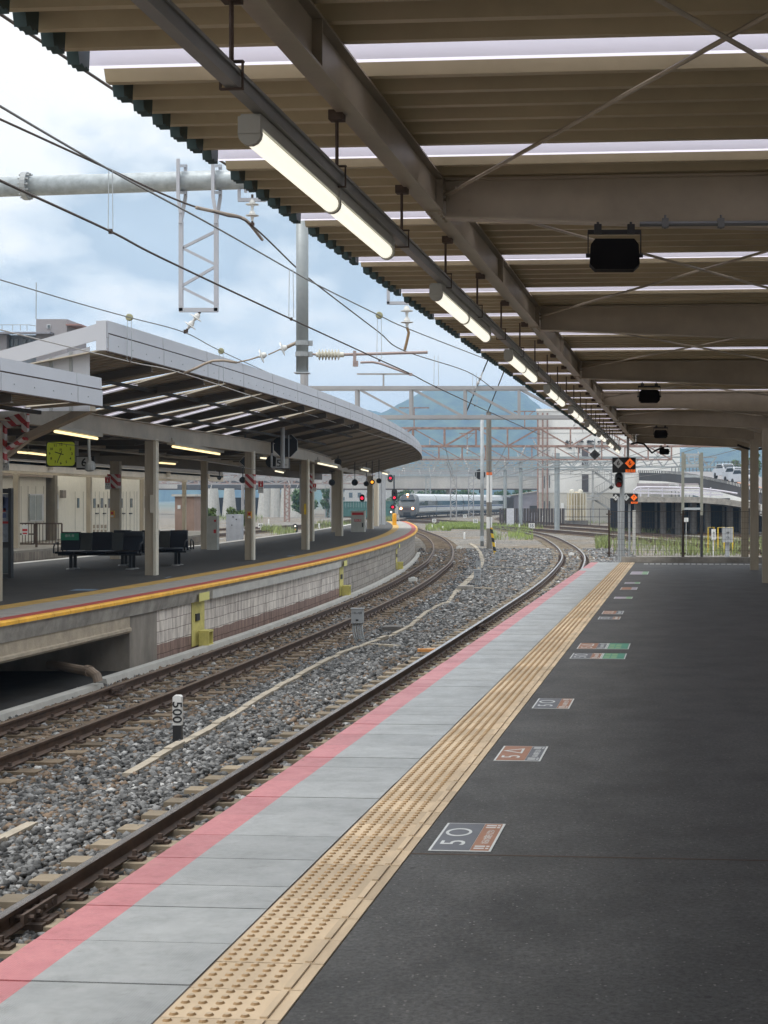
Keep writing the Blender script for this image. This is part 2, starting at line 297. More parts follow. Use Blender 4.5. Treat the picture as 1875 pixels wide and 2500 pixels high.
def ground_mat():
    m, N, L, b = nodes('yard_ground')
    tc = N.new('ShaderNodeTexCoord')
    v = N.new('ShaderNodeTexVoronoi'); v.inputs['Scale'].default_value = 14; L.new(tc.outputs['Object'], v.inputs[0])
    sp = N.new('ShaderNodeSeparateXYZ'); L.new(v.outputs['Color'], sp.inputs[0])
    r = N.new('ShaderNodeValToRGB'); e = r.color_ramp.elements; e[0].position=0; e[0].color=(.07,.068,.064,1); e[1].position=1; e[1].color=(.36,.34,.31,1)
    k = e.new(.5); k.color=(.17,.16,.145,1); L.new(sp.outputs[0], r.inputs[0])
    n = N.new('ShaderNodeTexNoise'); n.inputs['Scale'].default_value=.22; n.inputs['Detail'].default_value=8; L.new(tc.outputs['Object'], n.inputs[0])
    rr = N.new('ShaderNodeValToRGB'); e = rr.color_ramp.elements; e[0].position=.46; e[0].color=(0,0,0,1); e[1].position=.66; e[1].color=(.8,.8,.8,1); L.new(n.outputs[0], rr.inputs[0])
    mx = N.new('ShaderNodeMixRGB'); L.new(rr.outputs[0], mx.inputs[0]); L.new(r.outputs[0], mx.inputs[1]); mx.inputs[2].default_value=(.20,.155,.10,1)
    n4 = N.new('ShaderNodeTexNoise'); n4.inputs['Scale'].default_value=1.1; n4.inputs['Detail'].default_value=9; n4.inputs['Roughness'].default_value=.75; L.new(tc.outputs['Object'], n4.inputs[0])
    r4 = N.new('ShaderNodeValToRGB'); e=r4.color_ramp.elements; e[0].position=.36; e[0].color=(.55,.52,.48,1); e[1].position=.64; e[1].color=(1.45,1.42,1.38,1); L.new(n4.outputs[0], r4.inputs[0])
    m4 = N.new('ShaderNodeMixRGB'); m4.blend_type='MULTIPLY'; m4.inputs[0].default_value=1; L.new(mx.outputs[0], m4.inputs[1]); L.new(r4.outputs[0], m4.inputs[2]); mx = m4
    n3 = N.new('ShaderNodeTexNoise'); n3.inputs['Scale'].default_value=.02; n3.inputs['Detail'].default_value=6; L.new(tc.outputs['Object'], n3.inputs[0])
    sx = N.new('ShaderNodeSeparateXYZ'); L.new(tc.outputs['Object'], sx.inputs[0])
    far = N.new('ShaderNodeMapRange'); far.inputs[1].default_value=330; far.inputs[2].default_value=600; L.new(sx.outputs[1], far.inputs[0])
    gr = N.new('ShaderNodeValToRGB'); e=gr.color_ramp.elements; e[0].position=.4; e[0].color=(.05,.085,.03,1); e[1].position=.6; e[1].color=(.20,.20,.18,1); L.new(n3.outputs[0], gr.inputs[0])
    m2 = N.new('ShaderNodeMixRGB'); L.new(far.outputs[0], m2.inputs[0]); L.new(mx.outputs[0], m2.inputs[1]); L.new(gr.outputs[0], m2.inputs[2])
    L.new(m2.outputs[0], b.inputs['Base Color']); b.inputs['Roughness'].default_value=.9
    bp = N.new('ShaderNodeBump'); bp.inputs['Strength'].default_value=.9; bp.inputs['Distance'].default_value=.05; L.new(v.outputs['Distance'], bp.inputs['Height']); L.new(bp.outputs[0], b.inputs['Normal'])
    return m
GROUND = ground_mat()
def block_mat(name, c1, c2, mortar, bw, bh, band=None, uvz=True):        # block wall; uses the UV map (metres along, height)
    m, N, L, b = nodes(name)
    uv = N.new('ShaderNodeUVMap'); uv.uv_map = 'uv'
    br = N.new('ShaderNodeTexBrick'); br.inputs['Scale'].default_value=1; br.inputs['Brick Width'].default_value=bw; br.inputs['Row Height'].default_value=bh
    br.inputs['Mortar Size'].default_value=.006; br.inputs['Mortar Smooth'].default_value=.4; br.inputs['Color1'].default_value=(*c1,1); br.inputs['Color2'].default_value=(*c2,1); br.inputs['Mortar'].default_value=(*mortar,1); br.squash_frequency=3; br.squash=.8
    nd = N.new('ShaderNodeTexNoise'); nd.inputs['Scale'].default_value=1.7; nd.inputs['Detail'].default_value=5; L.new(uv.outputs[0], nd.inputs[0])
    wp = N.new('ShaderNodeMixRGB'); wp.inputs[0].default_value=.06; L.new(uv.outputs[0], wp.inputs[1]); L.new(nd.outputs['Color'], wp.inputs[2]); L.new(wp.outputs[0], br.inputs[0])
    col = br.outputs[0]
    if band:
        s = N.new('ShaderNodeSeparateXYZ'); L.new(uv.outputs[0], s.inputs[0])
        ma = N.new('ShaderNodeMath'); ma.operation='MULTIPLY_ADD'; L.new(nd.outputs[0], ma.inputs[0]); ma.inputs[1].default_value=.10; L.new(s.outputs[1], ma.inputs[2])
        lt = N.new('ShaderNodeMath'); lt.operation='LESS_THAN'; lt.inputs[1].default_value=band[0]; L.new(ma.outputs[0], lt.inputs[0])
        mb = N.new('ShaderNodeMixRGB'); mb.blend_type='MULTIPLY'; L.new(lt.outputs[0], mb.inputs[0]); L.new(col, mb.inputs[1]); mb.inputs[2].default_value=(*band[1],1); col = mb.outputs[0]
    # rain streaks and grime with their own shape
    mp = N.new('ShaderNodeMapping'); mp.inputs['Scale'].default_value=(5,.7,1); L.new(uv.outputs[0], mp.inputs[0])
    n = N.new('ShaderNodeTexNoise'); n.inputs['Scale'].default_value=1.6; n.inputs['Detail'].default_value=8; n.inputs['Roughness'].default_value=.7; L.new(mp.outputs[0], n.inputs[0])
    r = N.new('ShaderNodeValToRGB'); e=r.color_ramp.elements; e[0].position=.34; e[0].color=(.22,.18,.16,1); e[1].position=.55; e[1].color=(1,1,1,1); L.new(n.outputs[0], r.inputs[0])
    mu = N.new('ShaderNodeMixRGB'); mu.blend_type='MULTIPLY'; mu.inputs[0].default_value=.75; L.new(col, mu.inputs[1]); L.new(r.outputs[0], mu.inputs[2])
    L.new(mu.outputs[0], b.inputs['Base Color']); b.inputs['Roughness'].default_value=.85
    bp = N.new('ShaderNodeBump'); bp.inputs['Strength'].default_value=.6; bp.inputs['Distance'].default_value=.02; bp.invert=True; L.new(br.outputs['Fac'], bp.inputs['Height']); L.new(bp.outputs[0], b.inputs['Normal'])
    return m
BLOCKP = block_mat('block_painted', (.82,.76,.69), (.64,.58,.53), (.25,.20,.17), .34, .19, band=(.40,(.40,.29,.26)))
BLOCKG = block_mat('block_grey', (.44,.40,.35), (.32,.29,.26), (.13,.11,.09), .34, .19)
def skylight_mat():
    m, N, L, b = nodes('translucent_sheet')
    out = N['Material Output']; tr = N.new('ShaderNodeBsdfTranslucent'); tr.inputs[0].default_value=(.85,.82,.91,1)
    df = N.new('ShaderNodeBsdfDiffuse'); df.inputs[0].default_value=(.7,.68,.72,1); mx = N.new('ShaderNodeMixShader'); mx.inputs[0].default_value=.12
    L.new(tr.outputs[0], mx.inputs[1]); L.new(df.outputs[0], mx.inputs[2]); L.new(mx.outputs[0], out.inputs[0]); return m
SKYL = skylight_mat()
def stripe_mat(name, c1, c2, per, axis=(1,0,1)):                         # slanted warning stripes
    m, N, L, b = nodes(name); tc = N.new('ShaderNodeTexCoord'); d = N.new('ShaderNodeVectorMath'); d.operation='DOT_PRODUCT'; d.inputs[1].default_value=axis
    L.new(tc.outputs['Object'], d.inputs[0]); mm = N.new('ShaderNodeMath'); mm.operation='DIVIDE'; mm.inputs[1].default_value=per; L.new(d.outputs['Value'], mm.inputs[0])
    fr = N.new('ShaderNodeMath'); fr.operation='FRACT'; L.new(mm.outputs[0], fr.inputs[0]); gt = N.new('ShaderNodeMath'); gt.operation='GREATER_THAN'; gt.inputs[1].default_value=.5; L.new(fr.outputs[0], gt.inputs[0])
    mx = N.new('ShaderNodeMixRGB'); mx.inputs[1].default_value=(*c1,1); mx.inputs[2].default_value=(*c2,1); L.new(gt.outputs[0], mx.inputs[0]); L.new(mx.outputs[0], b.inputs['Base Color']); b.inputs['Roughness'].default_value=.6; return m
STRIPER = stripe_mat('stripe_red_white', (.35,.03,.03), (.55,.52,.50), .22)
STRIPEY = stripe_mat('stripe_yellow_black', (.65,.42,.02), (.02,.02,.02), .45, (.3,0,1))

# ------------------------------------------------------------------ curves of the place
def smooth_path(pts, step=1.0):
    p = np.array(pts, float); d = np.r_[0, np.cumsum(np.hypot(*np.diff(p[:, :2], axis=0).T))]
    n = len(p); t = np.zeros_like(p)
    for i in range(n):
        a, b = max(i-1, 0), min(i+1, n-1); t[i] = (p[b]-p[a])/(d[b]-d[a])
    s = np.arange(0, d[-1]+step*.5, step); s = s[s <= d[-1]]; out = []
    for q in s:
        i = min(np.searchsorted(d, q, 'right')-1, n-2); h = d[i+1]-d[i]; x = (q-d[i])/h
        out.append((2*x**3-3*x**2+1)*p[i]+(x**3-2*x**2+x)*h*t[i]+(-2*x**3+3*x**2)*p[i+1]+(x**3-x**2)*h*t[i+1])
    return [tuple(o) for o in out]
ZR = -1.10                                                               # top of rail (platform surface is 0)
ZG = -1.30                                                               # ballast level
edge_pts = [(21.2,-7.62),(26.3,-7.14),(33.8,-6.75),(46.6,-6.12),(51.5,-6.14),(63.8,-6.35),(84.3,-7.45),(93.9,-8.28),(104.6,-9.44),(116.9,-11.1)]
_c = np.polyfit([p[0] for p in edge_pts], [p[1] for p in edge_pts], 4)
def LE(Y): return float(np.polyval(_c, Y)) if Y > 22 else float(np.polyval(_c, 22) + (Y-22)*.098)   # left platform edge x at distance Y
def LB(Y): return float(np.interp(Y, [0, 20, 41, 57.5, 81, 105, 120], [-17.6, -16.2, -14.4, -13.1, -13.1, -13.9, -14.6]))  # its far side
END2 = 119.0
edge2 = [(LE(y), y) for y in np.arange(0, END2+.1, 1.0)]
T1 = smooth_path([(-9.3,-10),(-8.2,0),(-7.25,10),(-6.3,20),(-5.65,30),(-5.17,40),(-4.94,50),(-5.0,60),(-5.3,72),(-6.75,94),(-9.0,116),(-10.9,130),(-13.8,151),(-19.2,198),(-20.9,215),(-21.25,226),(-20.6,244),(-17.6,265),(-14.2,285),(-11,306),(-7,330)])
T2 = smooth_path([(-4.9,-10),(-4.05,0),(-3.2,10),(-2.36,20),(-1.53,30),(-.75,40),(-.02,50),(.52,60),(.95,72),(1.0,81),(.6,96.6),(-.7,120),(-3.4,142),(-6.5,160),(-12,185),(-17,203),(-20.9,216)])
T3 = smooth_path([(17.5,55),(14,75),(10.6,88),(7.2,105),(3.3,125),(-3,150),(-12,180),(-22,212),(-30,240),(-38,270)])
T4 = smooth_path([(21.5,55),(18,78),(14.6,92),(11,110),(7,130),(1,155),(-8,185),(-16,212),(-19.5,240),(-17,262),(-12,290),(-5,325)])
T5 = smooth_path([(27,60),(22,90),(15.5,118),(8,150),(0,182),(-6,210),(-8,240),(-5,275),(2,315)])
T6 = smooth_path([(-14.2,0),(-15.1,15),(-14.9,30),(-14.6,45),(-14.8,60),(-15.1,80),(-16.2,110),(-18,140),(-20,170),(-22,200),(-26,240)])
T7 = smooth_path([(-27,90),(-27,120),(-26,150),(-26.5,190),(-29,240)])
T8 = smooth_path([(-44,110),(-36,132),(-30,155),(-25,185),(-22.5,212)])
# ------------------------------------------------------------------ ground, ballast, tracks
g = MB(); g.quad((-4000,-300,ZG),(4000,-300,ZG),(4000,9000,ZG),(-4000,9000,ZG)); struct(g.build('ground', GROUND))
RAILP = [(-.06,-.15),(.06,-.15),(.06,-.138),(.012,-.115),(.009,-.045),(.033,-.035),(.034,-.006),(.028,0),(-.028,0),(-.034,-.006),(-.033,-.035),(-.009,-.045),(-.012,-.115),(-.06,-.138)]
RAILS_MAT = mat('rail_steel', (.085,.05,.033), .6, .25, var=.35, scale=6)
RAILTOP = mat('rail_head', (.62,.58,.55), .25, .9, var=.2, scale=3, streak=(1,1,1))
RAILTOPB = mat('rail_head_brown', (.16,.11,.075), .5, .4, var=.25, scale=3)
SLEEP2 = mat('sleeper_tan', (.29,.235,.165), .85, var=.18, scale=4, bump=.2)
SLEEP1 = mat('sleeper_brown', (.20,.15,.10), .9, var=.3, scale=5, bump=.3)
RAILFAR = mat('rail_head_far', (.055,.034,.025), .85, var=.3)
by_piece(SLEEP2, .6, 1.1); by_piece(SLEEP1, .6, 1.2)
def offset(path, d):
    out = []
    for i, p in enumerate(path):
        a = V(path[max(i-1,0)]).xy if False else V((path[max(i-1,0)][0], path[max(i-1,0)][1])); b = V((path[min(i+1,len(path)-1)][0], path[min(i+1,len(path)-1)][1]))
        t = (b-a).normalized(); out.append((p[0]+t.y*d, p[1]-t.x*d))
    return out
def track(path, label, sl, head, fast=14, y0=-99, y1=999, detail=60, gauge=1.10):
    path = [p for p in path if y0 <= p[1] <= y1]
    root = thing('railway_track', label, 'railway track', (0,0,ZG)); root['kind'] = 'structure'
    for sgn in (-1, 1):
        r = MB(); r.sweep([(x, y, ZR) for x, y in offset(path, sgn*gauge/2)], RAILP)
        k = len(r.f)//1
        n = len(RAILP); r.m = [1 if (i % n) in (6,7,8) else 0 for i in range(len(r.f))]
        r.build('rail', [RAILS_MAT, head], root)
    s = MB(); fb = MB(); acc = 0; nxt = .3
    for i in range(len(path)-1):
        a = V((*path[i][:2],0)); b = V((*path[i+1][:2],0)); l = (b-a).length; t = (b-a)/l; nr = V((t.y,-t.x,0))
        while nxt <= acc+l:
            p = a + t*(nxt-acc); rz = math.atan2(nr.y, nr.x)
            zt = ZR-.15
            for e in (-1, 1):                                            # sleeper: raised rail seats, lower middle
                c = p+nr*(e*.62); s.box((c.x,c.y,zt-.09), (.78,.23,.18), rz)
                if p.y < detail:
                    for q in (-.115, .115):
                        w = p+nr*(e*gauge/2+q)
                        fb.box((w.x,w.y,zt+.03), (.085,.12,.022), rz); fb.box((w.x,w.y,zt+.058), (.032,.032,.05), rz)
                        w2 = p+nr*(e*gauge/2+q*1.45); fb.box((w2.x,w2.y,zt+.012), (.06,.10,.028), rz)
            s.box((p.x,p.y,zt-.105), (.5,.20,.15), rz)
            nxt += .62
        acc += l
    s.build('sleepers', sl, root)
    if fb.v: fb.build('rail_fastenings', RUSTD, root)
    return root
track(T1, 'brown railed track beside the left platform, leading to the oncoming train', SLEEP1, RAILTOPB, detail=70)
track(T2, 'shiny railed track with tan sleepers beside the pink edged platform', SLEEP2, RAILTOP, detail=80)
track(T3, 'rusty track crossing just beyond the wire mesh fence', SLEEP1, RAILFAR, detail=0)
track(T4, 'second rusty track beyond the wire mesh fence', SLEEP1, RAILFAR, detail=0)
track(T5, 'farthest right yard track in front of the dark brown fence', SLEEP1, RAILFAR, detail=0)
track(T6, 'track between the two left platforms', SLEEP1, RAILFAR, detail=0)
track(T7, 'yard track far behind the left platform, in front of the bridge pier', SLEEP1, RAILFAR, detail=0)
track(T8, 'yard track slanting across behind the left platform columns', SLEEP1, RAILFAR, detail=0)
# loose stones (one uncountable mass); they lie between the sleepers and over the ground near the camera
def icosa():
    t = (1+5**.5)/2; v = np.array([(-1,t,0),(1,t,0),(-1,-t,0),(1,-t,0),(0,-1,t),(0,1,t),(0,-1,-t),(0,1,-t),(t,0,-1),(t,0,1),(-t,0,-1),(-t,0,1)], float); v /= np.linalg.norm(v[0])
    f = np.array([(0,11,5),(0,5,1),(0,1,7),(0,7,10),(0,10,11),(1,5,9),(5,11,4),(11,10,2),(10,7,6),(7,1,8),(3,9,4),(3,4,2),(3,2,6),(3,6,8),(3,8,9),(4,9,5),(2,4,11),(6,2,10),(8,6,7),(9,8,1)]); return v, f
def stones():
    v0, f0 = icosa(); pts = []
    def strip(y0, y1, dens, sz):
        A = []
        for y in np.arange(y0, y1, 1.0):
            xl, xr = LE(y)+.05, -2.504+.0851*y-.02
            if y > 46: xr = np.interp(y, [46, 72, 90], [2.0, 4.0, 4.5])
            n = int((xr-xl)*dens); A.append(np.c_[RNG.uniform(xl, xr, n), RNG.uniform(y, y+1, n), np.full(n, sz)])
        return np.concatenate(A)
    B = np.concatenate([strip(8, 16, 900, .033), strip(16, 26, 620, .036), strip(26, 40, 330, .042), strip(40, 62, 150, .052), strip(62, 92, 60, .07)])
    # no stones on the rails; thin them over the sleepers
    def tx(path): 
        a = np.array(path); return lambda y: np.interp(y, a[:,1], a[:,0])
    keep = np.ones(len(B), bool); inn = np.zeros(len(B)); 
    for pth in (T1, T2):
        c = tx(pth)(B[:,1]); d = np.abs(B[:,0]-c)
        keep &= ~(np.abs(d-.55) < .075)
        on = d < 1.02; inn[on] = 1
    # sleepers are .23 wide every .62 along the track: drop most stones that would sit on them
    for pth in (T1, T2):
        a = np.array(pth); dl = np.r_[0, np.cumsum(np.hypot(*np.diff(a, axis=0).T))]; s = np.interp(B[:,1], a[:,1], dl)
        c = np.interp(B[:,1], a[:,1], a[:,0]); d = np.abs(B[:,0]-c); ph = (s-.3+.31) % .62 - .31
        keep &= ~((d < 1.03) & (np.abs(ph) < .15) & (RNG.random(len(B)) < np.where(d > .7, .72, .93)))
    B = B[keep]; n = len(B)
    sc = B[:,2:3]*RNG.uniform(.55, 1.6, (n,1))*RNG.uniform(.65, 1.25, (n,3))*np.array([1,1,.72])
    an = RNG.uniform(0, 2*np.pi, n); tl = RNG.uniform(-.6, .6, n)
    vv = v0[None]*RNG.uniform(.6, 1.25, (n,12,1))*sc[:,None,:]
    ca, sa = np.cos(an)[:,None], np.sin(an)[:,None]; ct, st = np.cos(tl)[:,None], np.sin(tl)[:,None]
    x, y, z = vv[...,0], vv[...,1], vv[...,2]; y, z = y*ct-z*st, y*st+z*ct; x, y = x*ca-y*sa, x*sa+y*ca
    c1 = np.interp(B[:,1], np.array(T1)[:,1], np.array(T1)[:,0]); c2 = np.interp(B[:,1], np.array(T2)[:,1], np.array(T2)[:,0])
    d1 = np.abs(B[:,0]-c1); d2 = np.abs(B[:,0]-c2)
    mid = np.minimum(d1, d2); zb = ZG + np.where(mid < 1.15, -.005, .02) + RNG.uniform(-.012, .025, n)
    out = np.stack([x+B[:,0:1], y+B[:,1:2], z+zb[:,None]], -1).reshape(-1,3)
    ff = (f0[None]+12*np.arange(n)[:,None,None]).reshape(-1,3)
    me = bpy.data.meshes.new('ballast_stones'); me.vertices.add(len(out)); me.vertices.foreach_set('co', out.astype(np.float32).ravel())
    me.loops.add(ff.size); me.loops.foreach_set('vertex_index', ff.astype(np.int32).ravel())
    me.polygons.add(len(ff)); me.polygons.foreach_set('loop_start', np.arange(0, ff.size, 3, dtype=np.int32)); me.update(calc_edges=True)
    g = .03+.25*RNG.random((n,1))**1.5; tint = g*np.array([[1,1.0,.99]])
    wob = np.sin(B[:,0]*1.9+B[:,1]*.7)+np.sin(B[:,1]*.43-B[:,0]*2.7+1)
    br = np.clip(.06+.42*(d1 < 1.35)+.10*(d2 < 1.1)+.16*(wob > 1.1), 0, .62); isb = RNG.random(n) < br
    tint[isb] = (RNG.uniform(.09,.24,(isb.sum(),1))*np.array([[1.05,.74,.50]]))
    wh = RNG.random(n) < .03; tint[wh] = RNG.uniform(.36,.5,(wh.sum(),1))*np.array([[1,1,.98]])
    ca_ = np.c_[np.repeat(tint, 12, 0), np.ones(n*12)].astype(np.float32)
    at = me.attributes.new('tint', 'FLOAT_COLOR', 'POINT'); at.data.foreach_set('color', ca_.ravel())
    me.materials.append(STONE); o = bpy.data.objects.new('ballast_stones', me); COL.objects.link(o)
    tag(o, 'loose grey and brown ballast stones between and beside the tracks', 'ballast', kind='stuff')
stones()
# ================================================================== near platform
SE = 41.6                                                                # platform end along the edge
def sbox(mb, s0, s1, u0, u1, z0, z1):
    p = [S(s0,u0,0), S(s0,u1,0), S(s1,u1,0), S(s1,u0,0)]
    mb.add([(q.x,q.y,z) for z in (z0,z1) for q in p], [(3,2,1,0),(4,5,6,7),(0,1,5,4),(1,2,6,5),(2,3,7,6),(3,0,4,7)])
m = MB(); sbox(m, -14, SE, 1.19, 11, -1.6, 0); struct(m.build('platform_surface', ASPH))
m = MB(); sbox(m, -14, SE, .06, 1.188, -1.6, -.03); struct(m.build('platform_base', CONC))
m = MB(); mp = MB(); s = -13.7
for k in range(118):                                                     # edge sheets, each with its joint
    l = .5 if (k % 7) else .36
    if s+l > SE: l = SE-s
    if l < .1: break
    j = RNG.uniform(-.002, .002)
    mp.mi = 1 if 36.2 < s < 37.6 else 0
    sbox(mp, s+.004, s+l-.004, .0, .2, -.03, .002+j); sbox(m, s+.004, s+l-.004, .201, .775, -.03, .003+j); s += l
struct(mp.build('platform_edge_pink', [PANP, PANG])); struct(m.build('platform_edge_grey', PANG))
# tactile paving: tiles with 5 x 5 studs and the inner guide bar
m = MB(); t0 = 3.0; k = 0
cone = [(math.cos(2*math.pi*j/10), math.sin(2*math.pi*j/10)) for j in range(10)]
def stud(c):
    vs = []
    for r, z in ((.0165, 0), (.0105, .0075)):
        vs += [c + Dp*(a*r)+Np*(b*r)+V((0,0,z)) for a, b in cone]
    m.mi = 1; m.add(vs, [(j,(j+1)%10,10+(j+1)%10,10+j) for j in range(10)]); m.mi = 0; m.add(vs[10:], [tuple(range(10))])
while t0 + .303*k < SE-.3:
    s = t0+.303*k; dz = RNG.uniform(0, .002)
    sbox(m, s+.003, s+.300, .787, 1.186, -.03, .004+dz)
    for i in range(5):
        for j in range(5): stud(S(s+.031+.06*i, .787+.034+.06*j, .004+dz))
    p = [S(s+.012, 1.128, 0), S(s+.291, 1.128, 0)]
    m.bar(p[0]+V((0,0,.0075)), p[1]+V((0,0,.0075)), .026, .009); k += 1
struct(m.build('tactile_paving', [TILE, mat('stud_shade_grime',(.33,.21,.10),.7,var=.25,scale=2)]))  # stud sides coloured darker brown for their shade and grime
m = MB(); sbox(m, -14, SE, .776, .786, -.03, .0); sbox(m, 7.5, 7.512, 1.191, 9, -.02, .0025); struct(m.build('platform_joint', GROOVE))
m = MB(); k = 0
u = 1.45
while u < 9:
    sbox(m, SE-1.05, SE-.85, u, u+.11, -.01, .006); u += .155
struct(m.build('platform_end_studs', WHITE))
# end kerb
m = MB(); sbox(m, SE, SE+.22, .82, 9, -1.3, .15); tag(m.build('end_kerb', CONC), 'low grey concrete kerb along the far end of the right platform', 'kerb')
# ---------------- floor signs
SIGNG = mat('sign_slate', (.115,.122,.14), .5, var=.12, scale=6); SIGNO = mat('sign_orange', (.30,.145,.085), .5, var=.12, scale=6)
SIGNW = mat('sign_white', (.58,.60,.60), .5, var=.06); SIGNT = mat('sign_teal', (.07,.26,.18), .5, var=.1); SIGNL = mat('sign_green_light', (.20,.36,.20), .5, var=.1)
SIGNV = mat('sign_lavender', (.34,.30,.36), .5, var=.08)
def floor_sign(s0, s1, u0, w, c1, c2, big, label, extra=False, txt='ならんでお待ちください'):
    c = S((s0+s1)/2, u0, 0); r = thing('floor_sign', label, 'floor sign', c, 'boarding position signs on the platform floor')
    l = s1-s0; wd = w
    def pl(name, a, b, ua, ub, z, mt):
        q = MB(); sbox(q, a, b, ua, ub, .001, z); return q.build(name, mt, r)
    pl('sign_border', s0, s1, u0, u0+wd, .0035, SIGNW); sp = u0+wd*.655; e = .012
    pl('upper_panel', s0+e, s1-e, u0+e, sp, .0045, c1); pl('lower_panel', s0+e, s1-e, sp+.002, u0+wd-e, .0045, c2)
    if big:
        text('sign_number', big, SIGNW, r, S((s0+s1)/2, u0+wd*.34, .005), Dp, -Np, wd*.58, .001, sx=1.35*l/.63)
        text('sign_lettering', txt, SIGNW, r, S((s0+s1)/2, u0+wd*.84, .005), Dp, -Np, wd*.15, .001, sx=.62*l/.63)
        bb = MB()
        for q in (.055, .10, l-.10, l-.055): sbox(bb, s0+q-.011, s0+q+.011, sp+.015, u0+wd-.04, .002, .0055); sbox(bb, s0+q-.011, s0+q+.011, u0+wd-.033, u0+wd-.018, .002, .0055)
        bb.build('sign_bars', SIGNW, r)
    if extra:
        pl('green_border', s0, s1, u0+wd+.004, u0+wd+.26, .0035, SIGNW); pl('green_panel', s0+e, s1-e, u0+wd+.016, u0+wd+.248, .0045, SIGNT)
        q = MB()
        for i in range(2):
            for j in range(2): sbox(q, s0+.05+i*.27, s0+.26+i*.27, u0+wd+.03+j*.075, u0+wd+.09+j*.075, .002, .0052)
        q.build('green_blocks', SIGNL, r)
floor_sign(7.57, 8.20, 1.262, .305, SIGNG, SIGNO, '5 ○', 'slate blue floor sign with a 5 and circle, nearest of all on the asphalt')
floor_sign(10.14, 10.73, 1.262, .305, SIGNO, SIGNG, '5 △', 'orange floor sign with a 5 and triangle, second from the camera')
floor_sign(12.65, 13.27, 1.262, .305, SIGNG, SIGNO, '5 ○', 'slate floor sign with a 5 and circle, third from the camera')
floor_sign(16.57, 17.15, 1.28, .33, SIGNG, SIGNO, '5 ○', 'slate floor sign with a green block beside it, fourth from the camera', True)
floor_sign(17.65, 18.33, 1.28, .33, SIGNO, SIGNG, '5 △', 'orange floor sign with a green block beside it, fifth from the camera', True)
floor_sign(21.95, 22.45, 1.28, .31, SIGNG, SIGNO, '5 ○', 'grey floor sign with a tan strip, sixth from the camera')
floor_sign(22.95, 23.6, 1.28, .31, SIGNO, SIGNG, '5 △', 'salmon floor sign with a dark strip, seventh from the camera')
floor_sign(26.5, 27.0, 1.3, .31, SIGNV, SIGNL, None, 'pale grey floor sign, eighth from the camera')
floor_sign(29.1, 29.9, 1.3, .31, SIGNO, SIGNV, None, 'faded orange floor sign, ninth from the camera')
floor_sign(31.2, 31.7, 1.3, .31, SIGNV, SIGNL, None, 'thin pale floor sign, tenth from the camera')
floor_sign(35.0, 36.4, 1.28, .40, SIGNV, SIGNL, None, 'lavender and pale green floor sign, farthest along the asphalt')
# ================================================================== near canopy
ZB = EYE+1.81                                                            # underside of the roof pans
PIT = 1.765/7; U0 = -.005; U1 = 11.0; s_first = 6.70-16*1.765            # along-edge position of the first pan
can = thing('platform_canopy', 'cream steel canopy with corrugated roof over the right platform', 'canopy', S(20, 4, 0))
def pan(mb, s, which):                                                   # one trough: low flat, web up, high flat / web down
    z = [ZB, ZB, ZB+.135, ZB+.135, ZB]; a = [s, s+.045, s+.085, s+.190, s+PIT]
    for i in which:
        mb.quad(S(a[i],U0,z[i]), S(a[i],U1,z[i]), S(a[i+1],U1,z[i+1]), S(a[i+1],U0,z[i+1]))
rm = MB(); nn = int((44.0-s_first)/PIT); teeth = []; sky = {}
def flag(i): return (i+1) % 7 == 0
for i in range(nn):
    s = s_first+i*PIT
    pan(sky.setdefault(i, MB()) if flag(i) else rm, s, (0,1,2)); pan(sky.setdefault(i+1, MB()) if flag(i+1) else rm, s, (3,))
    if not flag(i) and s > -4:                                           # eave flashing tooth closing the trough end
        t = MB(); zt = [-.038,-.024,-.038,-.024,-.038]
        t.prism([S(s+.085, U0-.004, ZB+.01)]+[S(s+.10+.025*k, U0-.004, ZB+zt[k]) for k in range(5)]+[S(s+.215, U0-.004, ZB+.12), S(s+.085, U0-.004, ZB+.13)], Np*.05); teeth.append((s, t))
ro = rm.build('roof_sheet', ROOFC, can, fix=False)
near = [t for s, t in teeth if s > 4][:100]; rest = MB()
for s, t in teeth:
    if t not in near: rest.add(t.v, t.f)
for t in near: t.build('eave_flashing', TEAL, can)
rest.build('eave_flashing', TEAL, can)['kind'] = 'stuff'
for q in sky.values(): q.build('skylight_strip', SKYL, can, fix=False)
UB = 2.495-1.385                                                          # longitudinal beam
ZBM = EYE+1.6
m = MB(); m.ibeam(S(-12,UB,ZBM+.10), S(43.3,UB,ZBM+.10), .092, .2, .010)
for s in np.arange(-11.4, 43.3, 5.75/2): m.bar(S(s,UB,ZBM+.012), S(s,UB,ZBM+.188), .088, .012, Dp)
m.build('longitudinal_beam', CREAM, can)
UC = 2.495+1.69
bs = [43.3-5.75*k for k in range(10)]
for s in bs:
    q = MB(); zt = ZBM+.19
    for sg in (1,):
        a0, a1 = UB+.05, UC
        d0, d1 = .20, .34
        q.prism([S(s-.006,a0,zt), S(s-.006,a1,zt), S(s-.006,a1,zt-d1), S(s-.006,a0,zt-d0)], Dp*.012)
        q.prism([S(s-.05,a0,zt+.012), S(s-.05,a1,zt+.012), S(s-.05,a1,zt), S(s-.05,a0,zt)], Dp*.10)
        q.prism([S(s-.05,a0,zt-d0), S(s-.05,a1,zt-d1), S(s-.05,a1,zt-d1-.012), S(s-.05,a0,zt-d0-.012)], Dp*.10)
        q.prism([S(s-.05,a1+.001,zt+.012), S(s-.05,U1,zt+.012), S(s-.05,U1,zt-.32), S(s-.05,a1+.001,zt-d1-.012)], Dp*.10)
        # haunch to the column
        q.prism([S(s-.04,a1-.45,zt-d1-.010), S(s-.04,a1,zt-d1-.010), S(s-.04,a1,zt-d1-.13)], Dp*.08)
    q.build('cross_beam', CREAM, can)
